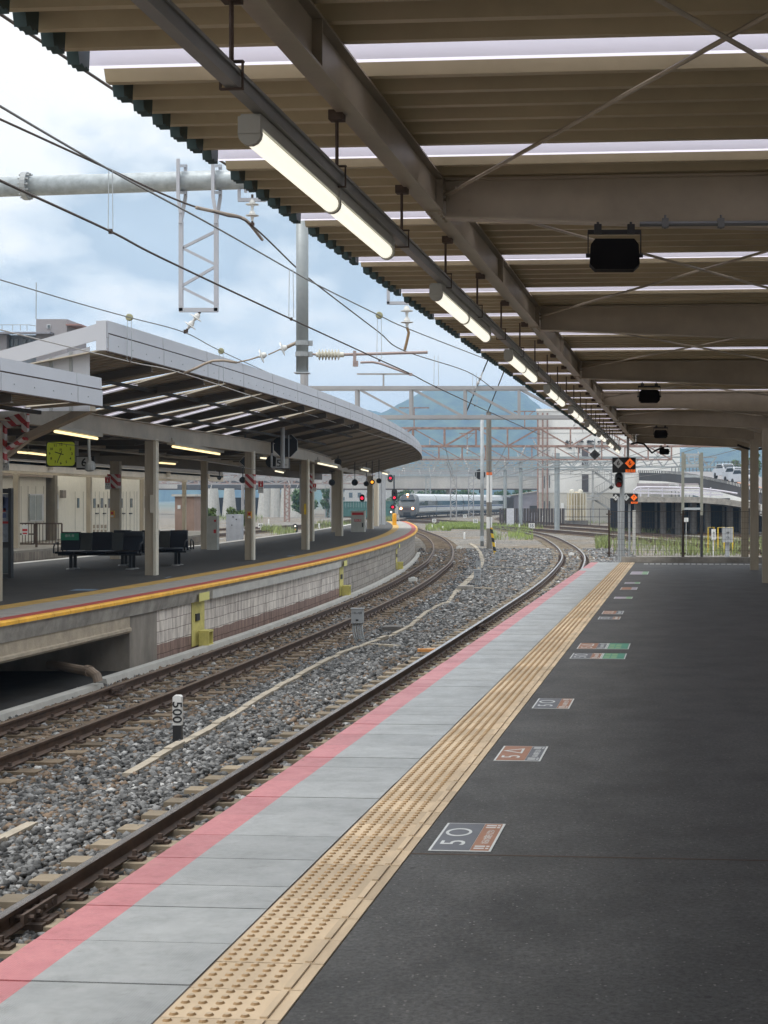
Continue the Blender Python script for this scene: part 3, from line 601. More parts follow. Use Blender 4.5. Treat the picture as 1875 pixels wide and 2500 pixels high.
for s in bs:
    if s < 4: continue
    q = MB(); q.box(S(s,UB,ZBM-.004), (.086,.30,.008), R(-4.85))         # bolted splice under the beam
    for a in (-.12,-.04,.04,.12):
        for e in (-.03,.03): q.lathe(S(s+a,UB+e,ZBM-.008), (0,0,-1), [(.009,0),(.009,.009),(.005,.011)], 6)
    for a in (-.06,.06):
        for z in (.05,.10,.15): q.lathe(S(s-.013,UB+.12+a,ZBM+z-.02), -Dp, [(.009,0),(.009,.008)], 6)
    q.build('splice_plate', CREAM, can)
for s in bs:
    if s < 4 and s > -3: continue
    q = MB(); c = S(s, UC+.0, 0); q.box((c.x,c.y,.0+(ZBM-.16)/2), (.20,.20,ZBM-.16), R(-4.85)); q.build('column', COLUMN, can)
for a, b in zip(bs[1:], bs[:-1]):
    if b < 2: continue
    for p, q2 in (((a,UB+.05),(b,UC)), ((a,UC),(b,UB+.05))):
        q = MB(); dz = .0 if p[1] < q2[1] else .025
        q.tube([S(p[0],p[1],ZBM+.09+dz), S(q2[0],q2[1],ZBM+.09+dz)], .010, 6)
        for e, f in ((p,q2),(q2,p)):
            A = S(e[0],e[1],ZBM+.09+dz); B2 = S(f[0],f[1],ZBM+.09+dz); d = (B2-A).normalized(); q.bar(A, A+d*.22, .045, .012)
        q.build('tie_rod', CREAM, can)
# ---------------- lamp channel, its hangers, strip lights
def lu(s): return 2.495-1.455-.007*(s-5)
CHAN = mat('channel_grey', (.22,.22,.21), .45, .3, var=.1)
lam = thing('lamp_channel', 'grey steel lamp channel hung on rods along the canopy edge', 'lamp rail', S(20, lu(20), ZBM-.2))
zc = EYE+1.325; m = MB()
for a in np.arange(-6, 41, 1.0):
    p, q = S(a,lu(a)+.03,zc), S(a+1.0,lu(a+1)+.03,zc); m.bar(p, q, .044, .042); m.bar(p+Np*.026+V((0,0,.026)), q+Np*.026+V((0,0,.026)), .010, .012); m.bar(p-Np*.026+V((0,0,.026)), q-Np*.026+V((0,0,.026)), .010, .012)
m.build('channel', CHAN, lam)
for s in np.arange(4.97-1.53*3, 41, 1.53):
    q = MB(); u = lu(s)+.03
    q.tube([S(s,u,ZBM+.005), S(s,u+.0,zc+.062)], .008, 6)
    q.bar(S(s-.03,max(u,UB-.06),ZBM-.008), S(s+.03,max(u,UB-.06),ZBM-.008), .06, .04); q.bar(S(s,u-.04,zc+.058), S(s,u+.04,zc+.058), .02, .006)
    q.bar(S(s,u+.036,zc+.058), S(s,u+.036,zc-.026), .005, .018); q.bar(S(s,u-.036,zc+.058), S(s,u-.036,zc-.026), .005, .018); q.bar(S(s,u-.038,zc-.028), S(s,u+.038,zc-.028), .018, .005)
    q.build('hanger_rod', RUSTD, lam)
TUBE = emit('lamp_diffuser', (1.0,.965,.83), .60)
HOUS = mat('lamp_housing', (.34,.33,.29), .5, var=.06)
ordn = ['first','second','third','fourth','fifth','sixth','seventh','eighth','ninth','tenth']
for k in range(-1, 9):
    s0 = 5.3+4.08*k; L2 = 1.23
    lb = 'strip light cut off by the top of the photo above the platform edge' if k < 0 else ('large nearest full strip light of two glowing tubes on the grey channel' if k == 0 else '%s strip light along the lamp channel counting from the nearest full one' % ordn[k])
    r = thing('strip_light', lb, 'lamp', S(s0+L2, lu(s0+L2), zc-.1), 'strip lights along the near canopy')
    q = MB(); zt = zc-.085
    a, b = S(s0,lu(s0)-.0,zc-.046), S(s0+2*L2,lu(s0+2*L2)-.0,zc-.046); q.bar(a, b, .07, .046)
    for s in (s0-.006, s0+L2, s0+2*L2+.006):
        d = V(Dp); c = S(s,lu(s),zt-.008); q.lathe(c-d*.012, d, [(.040,0),(.041,.024)], 14); q.box((c.x,c.y,c.z+.028), (.077,.03,.058), R(-4.85))
    q.build('housing', HOUS, r)
    for i in range(2):
        q = MB(); A = S(s0+i*L2+.02, lu(s0+i*L2), zt-.01); B2 = S(s0+(i+1)*L2-.02, lu(s0+(i+1)*L2), zt-.01)
        q.tube([A, B2], .034, 16); q.build('diffuser', TUBE, r, smooth=True)
# ---------------- loudspeakers under the cross beams
def speaker(s, px, label):
    y = S(s, 4, 0).y-.07
    c = V(((px-CX)/F*y, y, ZBM-.20-.075)); r = thing('loudspeaker', label, 'loudspeaker', c, 'black loudspeakers under the canopy')
    q = MB(); w, h, d = .27, .165, .12; ch = .03
    poly = [(-w/2+ch,-h/2),(w/2-ch,-h/2),(w/2,-h/2+ch),(w/2-.006,h/2-ch),(w/2-ch,h/2),(-w/2+ch,h/2),(-w/2+.006,h/2-ch),(-w/2,-h/2+ch)]
    q.prism([V((x,-d/2,z))+c for x, z in poly], (0,d,0)); q.build('cabinet', mat('speaker_black',(.004,.004,.005),.7,spec=.15), r)
    q = MB()
    for e in (-1,1): q.bar(c+V((e*(w/2+.008),0,-.0)), c+V((e*(w/2+.008),0,h/2+.045)), .006, .025); q.tube([c+V((e*(w/2-.01),0,0)), c+V((e*(w/2+.02),0,0))], .012, 8)
    q.bar(c+V((-w/2-.01,0,h/2+.045)), c+V((w/2+.01,0,h/2+.045)), .025, .008, (0,1,0))
    for e in (-.09,.09): q.box(c+V((e,0,h/2+.06)), (.04,.05,.05)); q.tube([c+V((e,0,h/2+.04)), c+V((e,0,h/2+.10))], .008, 6)
    q.build('bracket', BLACKM, r)
speaker(bs[6], 1500, 'largest nearest black loudspeaker hung under a cream cross beam')
speaker(bs[4], 1585, 'second black loudspeaker from the camera under the cream canopy')
speaker(bs[2], 1613, 'third smaller black loudspeaker under the cream canopy')
speaker(bs[0], 1622, 'farthest black loudspeaker under the canopy end, on a thick cable')
y = S(bs[6],4,0).y-.07; c1 = P(1562,547,y); c2 = P(1980,544,y)
q = MB(); q.tube([c1,c2], .014, 8)
for px in (1624,1760): p = P(px,545,y); q.box(p, (.035,.04,.05)); q.tube([p-V((0,0,.03)), p+V((0,0,.045))], .007, 6)
one(q, 'conduit_pipe', mat('conduit_grey',(.15,.155,.16),.5,.3), 'grey conduit pipe clipped under the first cream cross beam', 'conduit', c1)
q = MB(); y = 42.8
q.tube([P(*a,y) for a in ((1540,1084),(1556,1081),(1572,1084),(1583,1096),(1592,1106),(1600,1100),(1612,1095),(1622,1094))], .03, 6); one(q, 'speaker_cable', BLACKM, 'thick black cable looping to the farthest loudspeaker', 'cable', P(1540,1084,y), smooth=True)
q = MB(); y = 37.2
q.tube([P(*a,y) for a in ((1800,1086),(1815,1092),(1828,1096),(1850,1097),(1870,1094),(1890,1090))], .03, 6); one(q, 'column_cable', BLACKM, 'black cable sagging across the tops of the right columns', 'cable', P(1830,1096,y), smooth=True)
# ---------------- hanging number signs
def diamond_pts(c, w, h=None): 
    h = h or w; return [c+V((-w/2,0,0)), c+V((0,0,-h/2)), c+V((w/2,0,0)), c+V((0,0,h/2))]
def number_sign(x0, x1, y0, y1, Y, num, label, name='number_sign', ltxt='特急用', pole=None, faces=None):
    c = P((x0+x1)/2, (y0+y1)/2, Y); w = (x1-x0)/F*Y; h = (y1-y0)/F*Y
    r = thing(name, label, 'sign', c)
    q = MB(); q.box(c, (w,.10,h)); q.build('sign_box', BLACKM, r)
    for i, (fx, mt) in enumerate(((.25, SIGNW2), (.75, ORANGEE))):
        d = c + V(((fx-.5)*w, -.052, h*.12)); s = w*.43
        q = MB(); q.prism(diamond_pts(d, s, s*1.0), (0,-.006,0)); q.build('diamond', mt, r)
        text('numeral', num, BLACKM, r, d+V((0,-.008,-.0)), (1,0,0), (0,0,1), s*.62, .002, bold=.012*s)
    o = c+V((.27*w,-.053,-h*.385)); q = MB(); q.box(o, (w*.42,.006,h*.19)); q.build('lower_plate', ORANGEE, r)
    text('lettering', ltxt, BLACKM, r, o+V((0,-.005,0)), (1,0,0), (0,0,1), h*.19, .002, sx=.9)
    return r
SIGNW2 = mat('sign_face_white', (.62,.64,.64), .5, var=.04); ORANGEE = emit('sign_face_orange', (.95,.16,.02), .35)
r6 = number_sign(1495, 1552, 1117, 1154, 41.3, '6', 'black sign with grey and orange 6 diamonds below the canopy end')
c = P(1533, 1117, 41.3); q = MB(); q.tube([c-V((0,0,.02)), V((c.x,c.y,ZB+.02))], .035, 8); q.build('hanger', GREYP, r6)
q = MB(); yy = 47.0
r7 = number_sign(1519, 1557, 1205, 1230, yy, '7', 'smaller black sign with white and orange 7 diamonds on grey posts')
for px in (1511,1537): p = P(px,1230,yy); q.tube([V((p.x,p.y+.1,ZG)), V((p.x,p.y+.1,p.z+.2))], .035, 8)
q.build('post', GREYP, r7)
c = P(1508,1216,47.4); w = 23/F*47.4; r = thing('cross_sign', 'black sign with four small white diamonds left of the 7 sign', 'sign', c)
q = MB(); q.box(c,(w,.08,22/F*47.4)); q.build('sign_box', BLACKM, r)
q = MB()
for dx, dz in ((0,1),(0,-1),(1,0),(-1,0)): q.prism(diamond_pts(c+V((-.06+dx*.055,-.042,.02+dz*.055)), .09), (0,-.006,0))
q.build('diamonds', WHITE, r); q = MB(); q.prism(diamond_pts(c+V((.11,-.042,.02)), .12), (0,-.006,0)); q.box(c+V((.10,-.043,-.1)), (.09,.006,.06)); q.build('orange_mark', ORANGEE, r)
# signal by the sign
def signal(name, c, label, lamps, w=.30, h=.85, hood=True, colr=None, base=None, body=None):
    r = thing(name, label, 'signal', c); q = MB()
    n = 10; poly = [(w/2*math.cos(math.pi*j/n), h/2-w/2+w/2*math.sin(math.pi*j/n)) for j in range(n+1)] + [(-w/2*math.cos(math.pi*j/n), -h/2+w/2-w/2*math.sin(math.pi*j/n)) for j in range(n+1)]
    q.prism([V((x,-.03,z))+c for x, z in poly], (0,.06,0)); q.build('backboard', body or BLACKM, r)
    for dz, mt in lamps:
        q = MB(); cc = c+V((0,-.035,dz)); q.lathe(cc, (0,-1,0), [(.078,0),(.07,.012),(.03,.02)], 14); q.build('lens', mt, r, smooth=True)
        q = MB(); q.tube([cc+V((0,-.0,.0)), cc+V((0,-.03,0))], .1, 12); k = MB()
        for j in range(8):
            a0, a1 = math.pi*j/8, math.pi*(j+1)/8
            k.prism([cc+V((.09*math.cos(a0),0,.09*math.sin(a0))), cc+V((.09*math.cos(a1),0,.09*math.sin(a1))), cc+V((.10*math.cos(a1),0,.10*math.sin(a1))), cc+V((.10*math.cos(a0),0,.10*math.sin(a0)))], (0,-.16,0))
        if hood: k.build('hood', BLACKM, r)
    if base is not None:
        q = MB(); q.tube([V((c.x,c.y+.1,base)), V((c.x,c.y+.1,c.z+h*.4))], .05, 8); q.build('mast', GREYP, r)
    return r
LENR = emit('lens_red', (1,.015,.05), 1.5); LENO = emit('lens_amber', (1,.38,.03), 1.0); LENW = emit('lens_white', (1,.95,.85), 1.0); LENX = mat('lens_dark', (.03,.03,.035), .15)
signal('railway_signal', P(1511,1172,46.5), 'tall black oval signal with a dim red lamp under the orange 6 sign', [(.14,LENX),(.0,LENX),(-.14,emit('lens_red_dim',(.30,.02,.015),.08))], .24, .46*1.0, base=None)
o = MB(); p = P(1519,1190,46.6); o.tube([V((p.x,p.y,ZG)), V((p.x,p.y,p.z+.55))], .075, 10); one(o, 'signal_post', GALVD, 'grey steel post carrying the black oval signal beyond the fence', 'post', (p.x,p.y,ZG))
for i, (px,py,wd,lb) in enumerate(((1452,1110,26,'black stepped diamond board hung left of the orange 6 sign'),(1492,1190,12,'small black diamond board below the orange 6 sign'))):
    Y = 46.0; c = P(px,py,Y); w = wd/F*Y; q = MB(); n = 7
    for j in range(-n, n+1):
        hh = w*(1-abs(j)/(n+1)); q.box(c+V((j*w/(2*n+1),0,0)), (w/(2*n+1),.03,hh*.98+.001*j))
    r = thing('diamond_board', lb, 'signal board', c); q.build('board', RUSTD if False else BLACKM, r)
    q = MB(); q.lathe(c+V((0,-.016,0)), (0,-1,0), [(w*.16,0),(w*.15,.01)], 12); q.build('lens', LENX, r)
    q = MB(); q.tube([c+V((0,.03,w*.3)), V((c.x,c.y+.03,ZB if i == 0 else c.z+.5))], .02, 6); q.build('hanger', GREYP, r)
# red sign cut by the right edge
c = P(1878,1071,32.0); r = thing('red_sign', 'red sign in a pale frame cut by the right edge of the photo', 'sign', c)
q = MB(); q.box(c,(34/F*32,.06,56/F*32)); q.build('frame', SIGNW2, r); q = MB(); q.box(c+V((0,-.032,0)),(26/F*32,.006,48/F*32)); q.build('panel', RED, r)
text('lettering', 'SOS', WHITE, r, c+V((.01,-.037,.10)), (1,0,0), (0,0,1), .13, .002)
# ---------------- mesh fence at the platform end
fr = thing('mesh_fence', 'rusty wire mesh fence along the far end of the right platform', 'fence', S(SE+.1, 4, .15))
y0 = S(SE+.1, 0, 0)
def fx(px): return (px-CX)/F*41.5
fb, ft = .17, .17+1.2
q = MB(); x = fx(1491)
xs0, xs1 = fx(1491), 8.5
def fy(x): return 41.53 - .0851*(x-fx(1491))*.6
i = 0
while x < xs1:
    q.bar((x,fy(x),fb),(x,fy(x),ft), .006); x += .075
for z in np.linspace(fb, ft, 9):
    q.bar((xs0,fy(xs0),z),(xs1,fy(xs1),z), .006 if 0 < z < ft-.01 else .014)
q.build('wire_mesh', mat('mesh_wire', (.10,.085,.07), .7, .2), fr)
for px in (1487, 1667, 1860, 2050):
    x = fx(px); q = MB(); q.box((x,fy(x)-.03,.15+.63), (.045,.045,1.26))
    for z in (.25,1.3): q.box((x+.0,fy(x)-.055,z), (.16,.02,.03))
    q.build('fence_post', RUSTD, fr)
# ================================================================== left island platform
def band(a, b, y0, y1, z, mt, name, thick=.05, st=1.0):                  # strip of platform a..b metres in from the edge
    ys = list(np.arange(y0, y1, st))+[y1]; m = MB(); n = len(ys)
    vs = []
    for y in ys: 
        sl = (LE(y+.5)-LE(y-.5)); nx = 1/math.hypot(1, sl); ny = -sl*nx
        for d in (a, b):
            xx = LE(y)-nx*d if d is not None else LB(y); yy = y-ny*d if d is not None else y
            vs += [(xx, yy, z), (xx, yy, z-thick)]
    fs = []
    for i in range(n-1):
        o = i*4; p = o+4; fs += [(o, o+2, p+2, p), (o+1, p+1, p+3, o+3), (o, p, p+1, o+1), (o+2, o+3, p+3, p+2)]
    fs += [(0,1,3,2), (4*n-4, 4*n-2, 4*n-1, 4*n-3)]
    m.add(vs, fs); return struct(m.build(name, mt))
ASPH2 = mat('asphalt_worn', (.058,.056,.053), .75, var=.2, scale=1.5, bump=.3, bscale=150)
band(1.5, None, 8, END2, 0, ASPH2, 'island_platform_surface', .3)
band(1.12, 1.498, 8, END2, .004, mat('tactile_ochre', (.52,.33,.09), .7, var=.2, scale=3, bump=.8, bscale=16), 'island_tactile_paving', .3)
band(.36, 1.118, 8, END2, 0, mat('edge_concrete', (.33,.31,.28), .8, var=.14, scale=3), 'island_edge_concrete', .3)
band(.11, .358, 8, END2, .003, mat('edge_red', (.40,.06,.05), .6, var=.18, scale=3), 'island_edge_red', .3)
m = MB(); y = 8.0
while y < END2-.6:                                                       # rounded nosing pieces
    m.sweep([(LE(t), t) for t in (y+.006, y+.3, y+.594)], [(-.108,.006),(-.02,.006),(.0,-.014),(.0,-.06),(-.108,-.06)]); y += .6
struct(m.build('island_edge_orange', mat('edge_orange', (.80,.42,.04), .6, var=.2, scale=2.5)))
def wall(name, path, z0, z1, mt, back=.3):                               # facing wall with a metre UV
    me = bpy.data.meshes.new(name); vs = []; fs = []; uv = []
    d = 0; D = [0]
    for i in range(1, len(path)): d += math.dist(path[i], path[i-1]); D.append(d)
    for i, p in enumerate(path): vs += [(p[0],p[1],z0),(p[0],p[1],z1)]
    for i in range(len(path)-1):
        fs.append((2*i, 2*i+2, 2*i+3, 2*i+1)); uv += [(D[i],z0-ZG),(D[i+1],z0-ZG),(D[i+1],z1-ZG),(D[i],z1-ZG)]
    n = len(vs)
    for i, p in enumerate(path): vs += [(p[0]-back,p[1],z0),(p[0]-back,p[1],z1)]
    k = len(path)
    for a in (0, k-1): fs.append((2*a,2*a+1,n+2*a+1,n+2*a)); uv += [(0,0),(0,z1-z0),(back,z1-z0),(back,0)]
    me.from_pydata(vs, [], fs); l = me.uv_layers.new(name='uv'); l.data.foreach_set('uv', np.array(uv, np.float32).ravel())
    me.materials.append(mt); o = bpy.data.objects.new(name, me); COL.objects.link(o); return o
wp = [(LE(y)-.16, y) for y in list(np.arange(27.9, 46, .5))]
w1 = wall('block_wall', wp, ZG, -.30, BLOCKP); tag(w1, 'whitewashed block wall with brown foot under the left platform edge', 'wall')
w2 = wall('block_wall', [(LE(y)-.16, y) for y in np.arange(46, 118.6, .6)], ZG, -.30, BLOCKG); tag(w2, 'unpainted grey block wall farther along under the curving left platform', 'wall')
# slab edge above the wall, girder and opening nearer
m = MB(); m.sweep([(LE(y), y) for y in np.arange(8, 118.6, .8)], [(-.5,-.061),(-.05,-.061),(-.07,-.19),(-.10,-.31),(-.5,-.31)]); struct(m.build('island_slab_edge', CONC))
m = MB(); m.sweep([(LE(y), y) for y in np.arange(31, 46, .6)], [(-.5,-.13),(-.03,-.13),(-.03,-.30),(-.5,-.30)]); struct(m.build('island_coping', CONCL))
gd = thing('bridge_girder', 'weathered concrete girder spanning the dark opening under the left platform', 'girder', (LE(18),18,-.6))
for a, b in ((8,20.6),(20.66,26.45)):
    q = MB(); q.sweep([(LE(y), y) for y in np.linspace(a, b, 16)], [(-.45,-.31),(-.12,-.31),(-.12,-.50),(-.09,-.515),(-.09,-.56),(-.13,-.60),(-.45,-.60)]); q.build('beam', CONCT, gd)
q = MB(); q.box((LE(20.6)-.36, 20.62, -.78), (.52,.62,.36), .1); q.box((LE(20.6)-.36, 20.62, -1.12), (.5,.42,.34), .1); q.build('bearing_block', CONC, gd)
m = MB(); p = [(LE(26.5)-.14,26.5),(LE(27.9)-.14,27.9),(LE(27.9)-2.9,27.9),(LE(26.5)-2.9,26.5)]
m.prism([(x,y,ZG) for x,y in p], (0,0,-.31-ZG)); tag(m.build('abutment', mat('concrete_stained', (.24,.215,.185), .85, var=.35, scale=1.8, streak=(1,1,.4), bump=.2)), 'stained concrete pier between the dark opening and the block wall', 'pier')
m = MB(); m.prism([(-12.6,7,ZG+.02),(LE(8)-.05,7,ZG+.02),(LE(17)-.05,17,ZG+.02),(LE(26.4)-.05,26.4,ZG+.02),(-12.6,26.4,ZG+.02)],(0,0,.03)); struct(m.build('cavity_ground', mat('cavity_ground_shade',(.022,.020,.018),.95,var=.4)))  # near-black ground sheet, the shade inside the opening put into its colour
m = MB(); m.box((-12.0, 18, -.8), (.3, 22, 1.0)); tag(m.build('cavity_wall', mat('cavity_wall_shade',(.035,.033,.03),.95,var=.3)), 'wall coloured dark as shade at the back of the opening under the left platform', 'wall')  # wall colour darkened to stand for the shade in the opening
m = MB(); m.sweep([(LE(y), y) for y in np.arange(9, 24.6, .8)], [(.10,ZG),(.10,-1.19),(.28,-1.19),(.30,ZG)]); m.sweep([(LE(y), y) for y in np.arange(24.6, 84, .8)], [(.0,ZG),(.0,-1.17),(.17,-1.17),(.20,ZG)])
tag(m.build('foot_kerb', CONCL), 'pale concrete kerb along the foot of the left platform wall', 'kerb')
pm = MB(); pm.tube([P(120,1622,24.6),P(200,1636,24.2),P(222,1640,24.0),P(236,1650,23.9),P(240,1664,23.9)], .075, 12); pm.lathe(P(212,1637,24.1), P(222,1640,24)-P(212,1637,24.1), [(.09,0),(.09,.12)], 12)
one(pm, 'drain_pipe', mat('pipe_brown', (.22,.17,.13), .6), 'brown drain pipe elbow coming out of the dark opening', 'pipe', P(240,1664,23.9), smooth=False)
# yellow refuge ladders painted on the wall
def refuge(Y, lb, step=True, w=.42):
    r = thing('refuge_ladder', lb, 'refuge step', (LE(Y),Y,ZG), 'yellow refuge steps on the left platform wall')
    q = MB(); q.sweep([(LE(y)-.155, y) for y in (Y-w, Y, Y+w)], [(.004,ZG+.12),(.012,ZG+.12),(.012,-.31),(.004,-.31)]); q.build('painted_strip', LIME, r)
    q = MB(); q.sweep([(LE(y), y) for y in (Y-w*.8, Y, Y+w*.8)], [(-.03,-.30),(-.02,-.30),(-.02,-.14),(-.03,-.14)]); q.build('painted_coping', mat('lime_bright', (.66,.62,.22), .7, var=.1), r)
    if step:
        q = MB(); x = LE(Y)-.02
        for z in (-1.18,-.90): q.box((x+.03, Y, z), (.20, .34, .035), -.09)
        for e in (-1,1): q.box((x+.03, Y+e*.17, -1.04), (.20,.035,.30), -.09)
        q.build('step_frame', LIME, r)
        q = MB(); q.box((x-.115, Y-.1, -.62), (.03,.22,.14), -.09); q.build('foothold', BLACKM, r)
refuge(30.4, 'nearest yellow painted refuge step with a square foothold frame')
refuge(46.2, 'middle yellow painted refuge strip where the wall turns grey', True, .36); refuge(63.5, 'farthest yellow refuge strip on the curved grey wall', True, .36)
# wall to the far side of the island platform, seen only as its body
m = MB(); ys = list(np.arange(28, END2+.1, 3)); 
m.add([(LB(y)+.2,y,z) for y in ys for z in (ZG,-.3)], [(2*i,2*i+1,2*i+3,2*i+2) for i in range(len(ys)-1)]); struct(m.build('island_far_wall', CONC))
m = MB(); m.box(((LE(END2)+LB(END2))/2, END2-.1, -.8), (abs(LE(END2)-LB(END2))-.3,.2,1.0)); struct(m.build('island_end_wall', CONC))
m = MB(); ys = [39+2*i for i in range(40)]
vs = [];
for y in ys: vs += [(LB(y),y,.006),(LB(y)+.35,y,.006)]
m.add(vs, [(2*i,2*i+2,2*i+3,2*i+1) for i in range(len(ys)-1)]); struct(m.build('island_far_edge_line', CONCL))
# ================================================================== island canopies
RAFT = mat('rafter_shaded', (.10,.082,.065), .55, var=.12, scale=2); SHEETL = mat('roof_sheet_beige', (.30,.26,.20), .6, var=.12, scale=1.2)
SHEETD = mat('rafter_lit', (.26,.225,.175), .6, var=.1, scale=1.2); PURL = mat('purlin_dark', (.035,.03,.025), .7)
FASC = mat('fascia_grey', (.50,.51,.55), .45, .1, var=.05, scale=.7)
rowa = [(14,-9.6),(24.5,-9.25),(34.5,-8.94),(43.1,-8.45),(52,-8.35),(62.5,-9.0),(71.2,-9.85),(87.7,-10.4),(97.3,-11.2),(112,-12.7)]
def RA(y): return float(np.interp(y, [p[0] for p in rowa], [p[1] for p in rowa]))
def eave(y): return LE(y)+.22
def mid(y): return (LE(y)+LB(y))/2
def island_canopy(y0, y1, ze, label, slope, first, fsc=.46, ov=.22):
    def eave(y): return LE(y)+ov
    r = thing('island_canopy', label, 'canopy', (mid((y0+y1)/2), (y0+y1)/2, 0))
    def zz(y, x):
        k = abs(x-mid(y)); kmax = eave(y)-mid(y); return ze - slope*min(kmax-k, 3.1)
    step = .30; ys = np.arange(y0, y1, step); m = MB(); sky = []
    for i, y in enumerate(ys):
        b = min(y+step, y1); yy = [y, y+.11, y+.14, b-.03, b]; hz = [0,0,.045,.045,0]
        def strip(mb, fa, fb):
            for j in range(4):
                ya, yb = min(yy[j], y1), min(yy[j+1], y1)
                def pt(t, f, h): 
                    x = eave(t)+(mid(t)-eave(t))*f; return (x, t, zz(t,x)+h)
                mb.quad(pt(ya,fa,hz[j]), pt(yb,fa,hz[j+1]), pt(yb,fb,hz[j+1]), pt(ya,fb,hz[j]))
        if i % 10 == 3 and first+1 < y < 43:
            q = MB(); strip(q, .22, .74); sky.append(q); strip(m, 0, .22); strip(m, .74, 1)
        else: strip(m, 0, 1)
        xl = 2*mid(y)-eave(y); xb = 2*mid(b)-eave(b)
        zm = zz(y,mid(y)); zm2 = zz(b,mid(b)); m.quad((mid(y),y,zm),(mid(b),b,zm2),(xb,b,zm2+.05),(xl,y,zm+.05))
    m.build('roof_sheet', SHEETL, r, fix=False)
    for q in sky: q.build('skylight_strip', SKYL, r, fix=False)
    # fascia in two bands, with joints
    q = MB(); pa = [(eave(y), y) for y in list(np.arange(y0, y1, 1.0))+[y1]]
    q.sweep(pa, [(.0,ze-.03),(.03,ze-.03),(.03,ze+fsc*.52),(.0,ze+fsc*.52)]); q.sweep(pa, [(-.02,ze+fsc*.52+.024),(.018,ze+fsc*.52+.024),(.010,ze+fsc),(-.10,ze+fsc),(-.10,ze+fsc-.03)])
    j = q; j.mi = 1
    for y in np.arange(y0+2.6, y1, 2.6): j.bar((eave(y)+.034,y,ze-.03),(eave(y)+.034,y,ze+fsc*.5), .005,.004,(0,1,0)); j.bar((eave(y)+.02,y,ze+fsc*.56),(eave(y)+.012,y,ze+fsc), .005,.004,(0,1,0))
    for y in np.arange(y0+.4, y1, .65): j.box((eave(y)+.034, y, ze+.08), (.010,.016,.016))
    j.build('fascia', [FASC, GALVD], r)
    q = MB(); q.sweep(pa, [(-.02,ze+fsc*.52+.001),(.004,ze+fsc*.52+.001),(.004,ze+fsc*.52+.023),(-.02,ze+fsc*.52+.023)]); q.sweep(pa, [(.032,ze-.05),(.034,ze-.03),(-.02,ze-.03),(-.02,ze-.05)]); q.build('fascia_trim', RUSTD, r)
    # rafters, purlins, long beam
    for y in np.arange(first, y1-.3, 3.0):
        q = MB(); xe = eave(y)-.05; xm = mid(y); far_ = y > 50; h = .06 if far_ else .15; RM = SHEETD if far_ else RAFT  # one rafter paint in two tones: shaded near, lit far
        q.ibeam((xe,y,zz(y,xe)-.02-h/2),(xm,y,zz(y,xm)-.02-h/2), .13, h, .02); xl = 2*xm-xe
        q.ibeam((xm,y,zz(y,xm)-.02-h/2),(xl,y,zz(y,xm)-.02-h/2), .13, h, .02); q.build('rafter', RM, r)
    for f in (.22,.45,.68,.9):
        q = MB(); pts = []
        for y in list(np.arange(y0+.1, min(y1,52), 2.0))+[min(y1,52)-.05]:
            x = eave(y)+(mid(y)-eave(y))*f; pts.append((x,y,zz(y,x)-.04))
        for a, b in zip(pts, pts[1:]): q.bar(a, b, .05, .06)
        q.build('purlin', PURL, r)
    q = MB(); yb = list(np.arange(y0+.2, y1-1, 3.0))
    zt = min(EYE+1.68, ze-.55)
    for a, b in zip(yb, yb[1:]): q.ibeam((RA(a),a,zt-.185),(RA(b),b,zt-.185), .2, .37, .02)
    q.build('longitudinal_beam', CREAM, r)
    q = MB()
    for a, b in zip(yb, yb[1:]):
        xa, xb = RA(a)-3.6, RA(b)-3.6
        if b < 66: q.ibeam((xa,a,zt-.185),(xb,b,zt-.185), .2, .37, .02)
    if q.v: q.build('rear_beam', CREAM, r)
    q = MB(); pts = [(2*mid(t)-eave(t), t, zz(t,mid(t))) for t in list(np.arange(y0, y1, 2.0))+[y1]]
    for (xa,ya,za),(xb,yb_,zb) in zip(pts, pts[1:]): q.add([(xa,ya,za-.42),(xb,yb_,zb-.42),(xb,yb_,zb+.12),(xa,ya,za+.12),(xa-.05,ya,za-.42),(xb-.05,yb_,zb-.42),(xb-.05,yb_,zb+.12),(xa-.05,ya,za+.12)],[(0,1,2,3),(7,6,5,4),(0,4,5,1),(3,2,6,7)])
    q.build('rear_fascia', RAFT, r)
    return r, zt, zz
Y_S = 24.5
c2, zt2, zz2 = island_canopy(Y_S, 91.0, EYE+2.39, 'long curving canopy with grey fascia over the left platform', .28, 26.7)
c1_, zt1, zz1 = island_canopy(8.0, Y_S+.1, EYE+1.52, 'lower near canopy with grey fascia at the left edge of the photo', .10, 9.5, .42, .08)
# gable fascia and infill of the long canopy
q = MB(); y = Y_S-.03; pts = []
for x in np.linspace(eave(y)+.03, eave(y)-4.6, 8): pts.append((x, EYE+2.39-.28*(eave(y)-x)))
q.box((eave(y)-.07,y-.03,EYE+2.39+.21),(.16,.05,.47)); q.add([(x,y,z+.18) for x,z in pts]+[(x,y,z+.44) for x,z in pts]+[(x,y-.03,z+.18) for x,z in pts]+[(x,y-.03,z+.44) for x,z in pts], [(i,i+1,9+i,8+i) for i in range(7)]+[(16+i,24+i,25+i,17+i) for i in range(7)]+[(8+i,9+i,25+i,24+i) for i in range(7)]+[(i,16+i,17+i,1+i) for i in range(7)]+[(0,8,24,16)])
q.build('gable_fascia', FASC, c2)
q = MB(); x0 = eave(y)-.36; zl = EYE+1.52+.2
for i in range(13):
    xa = x0-i*.32; za = EYE+2.56-.28*(eave(y)-xa); zb = EYE+2.56-.28*(eave(y)-xa+.3)
    if zb < zl: break
    q.prism([(xa,y+.30,za),(xa-.29,y+.30,zb),(xa-.29,y+.30,zl-.3),(xa,y+.30,zl-.3)], (0,.02,0)); q.prism([(xa-.29,y+.33,zb),(xa-.32,y+.33,zb),(xa-.32,y+.33,zl-.3),(xa-.29,y+.33,zl-.3)], (0,.02,0))
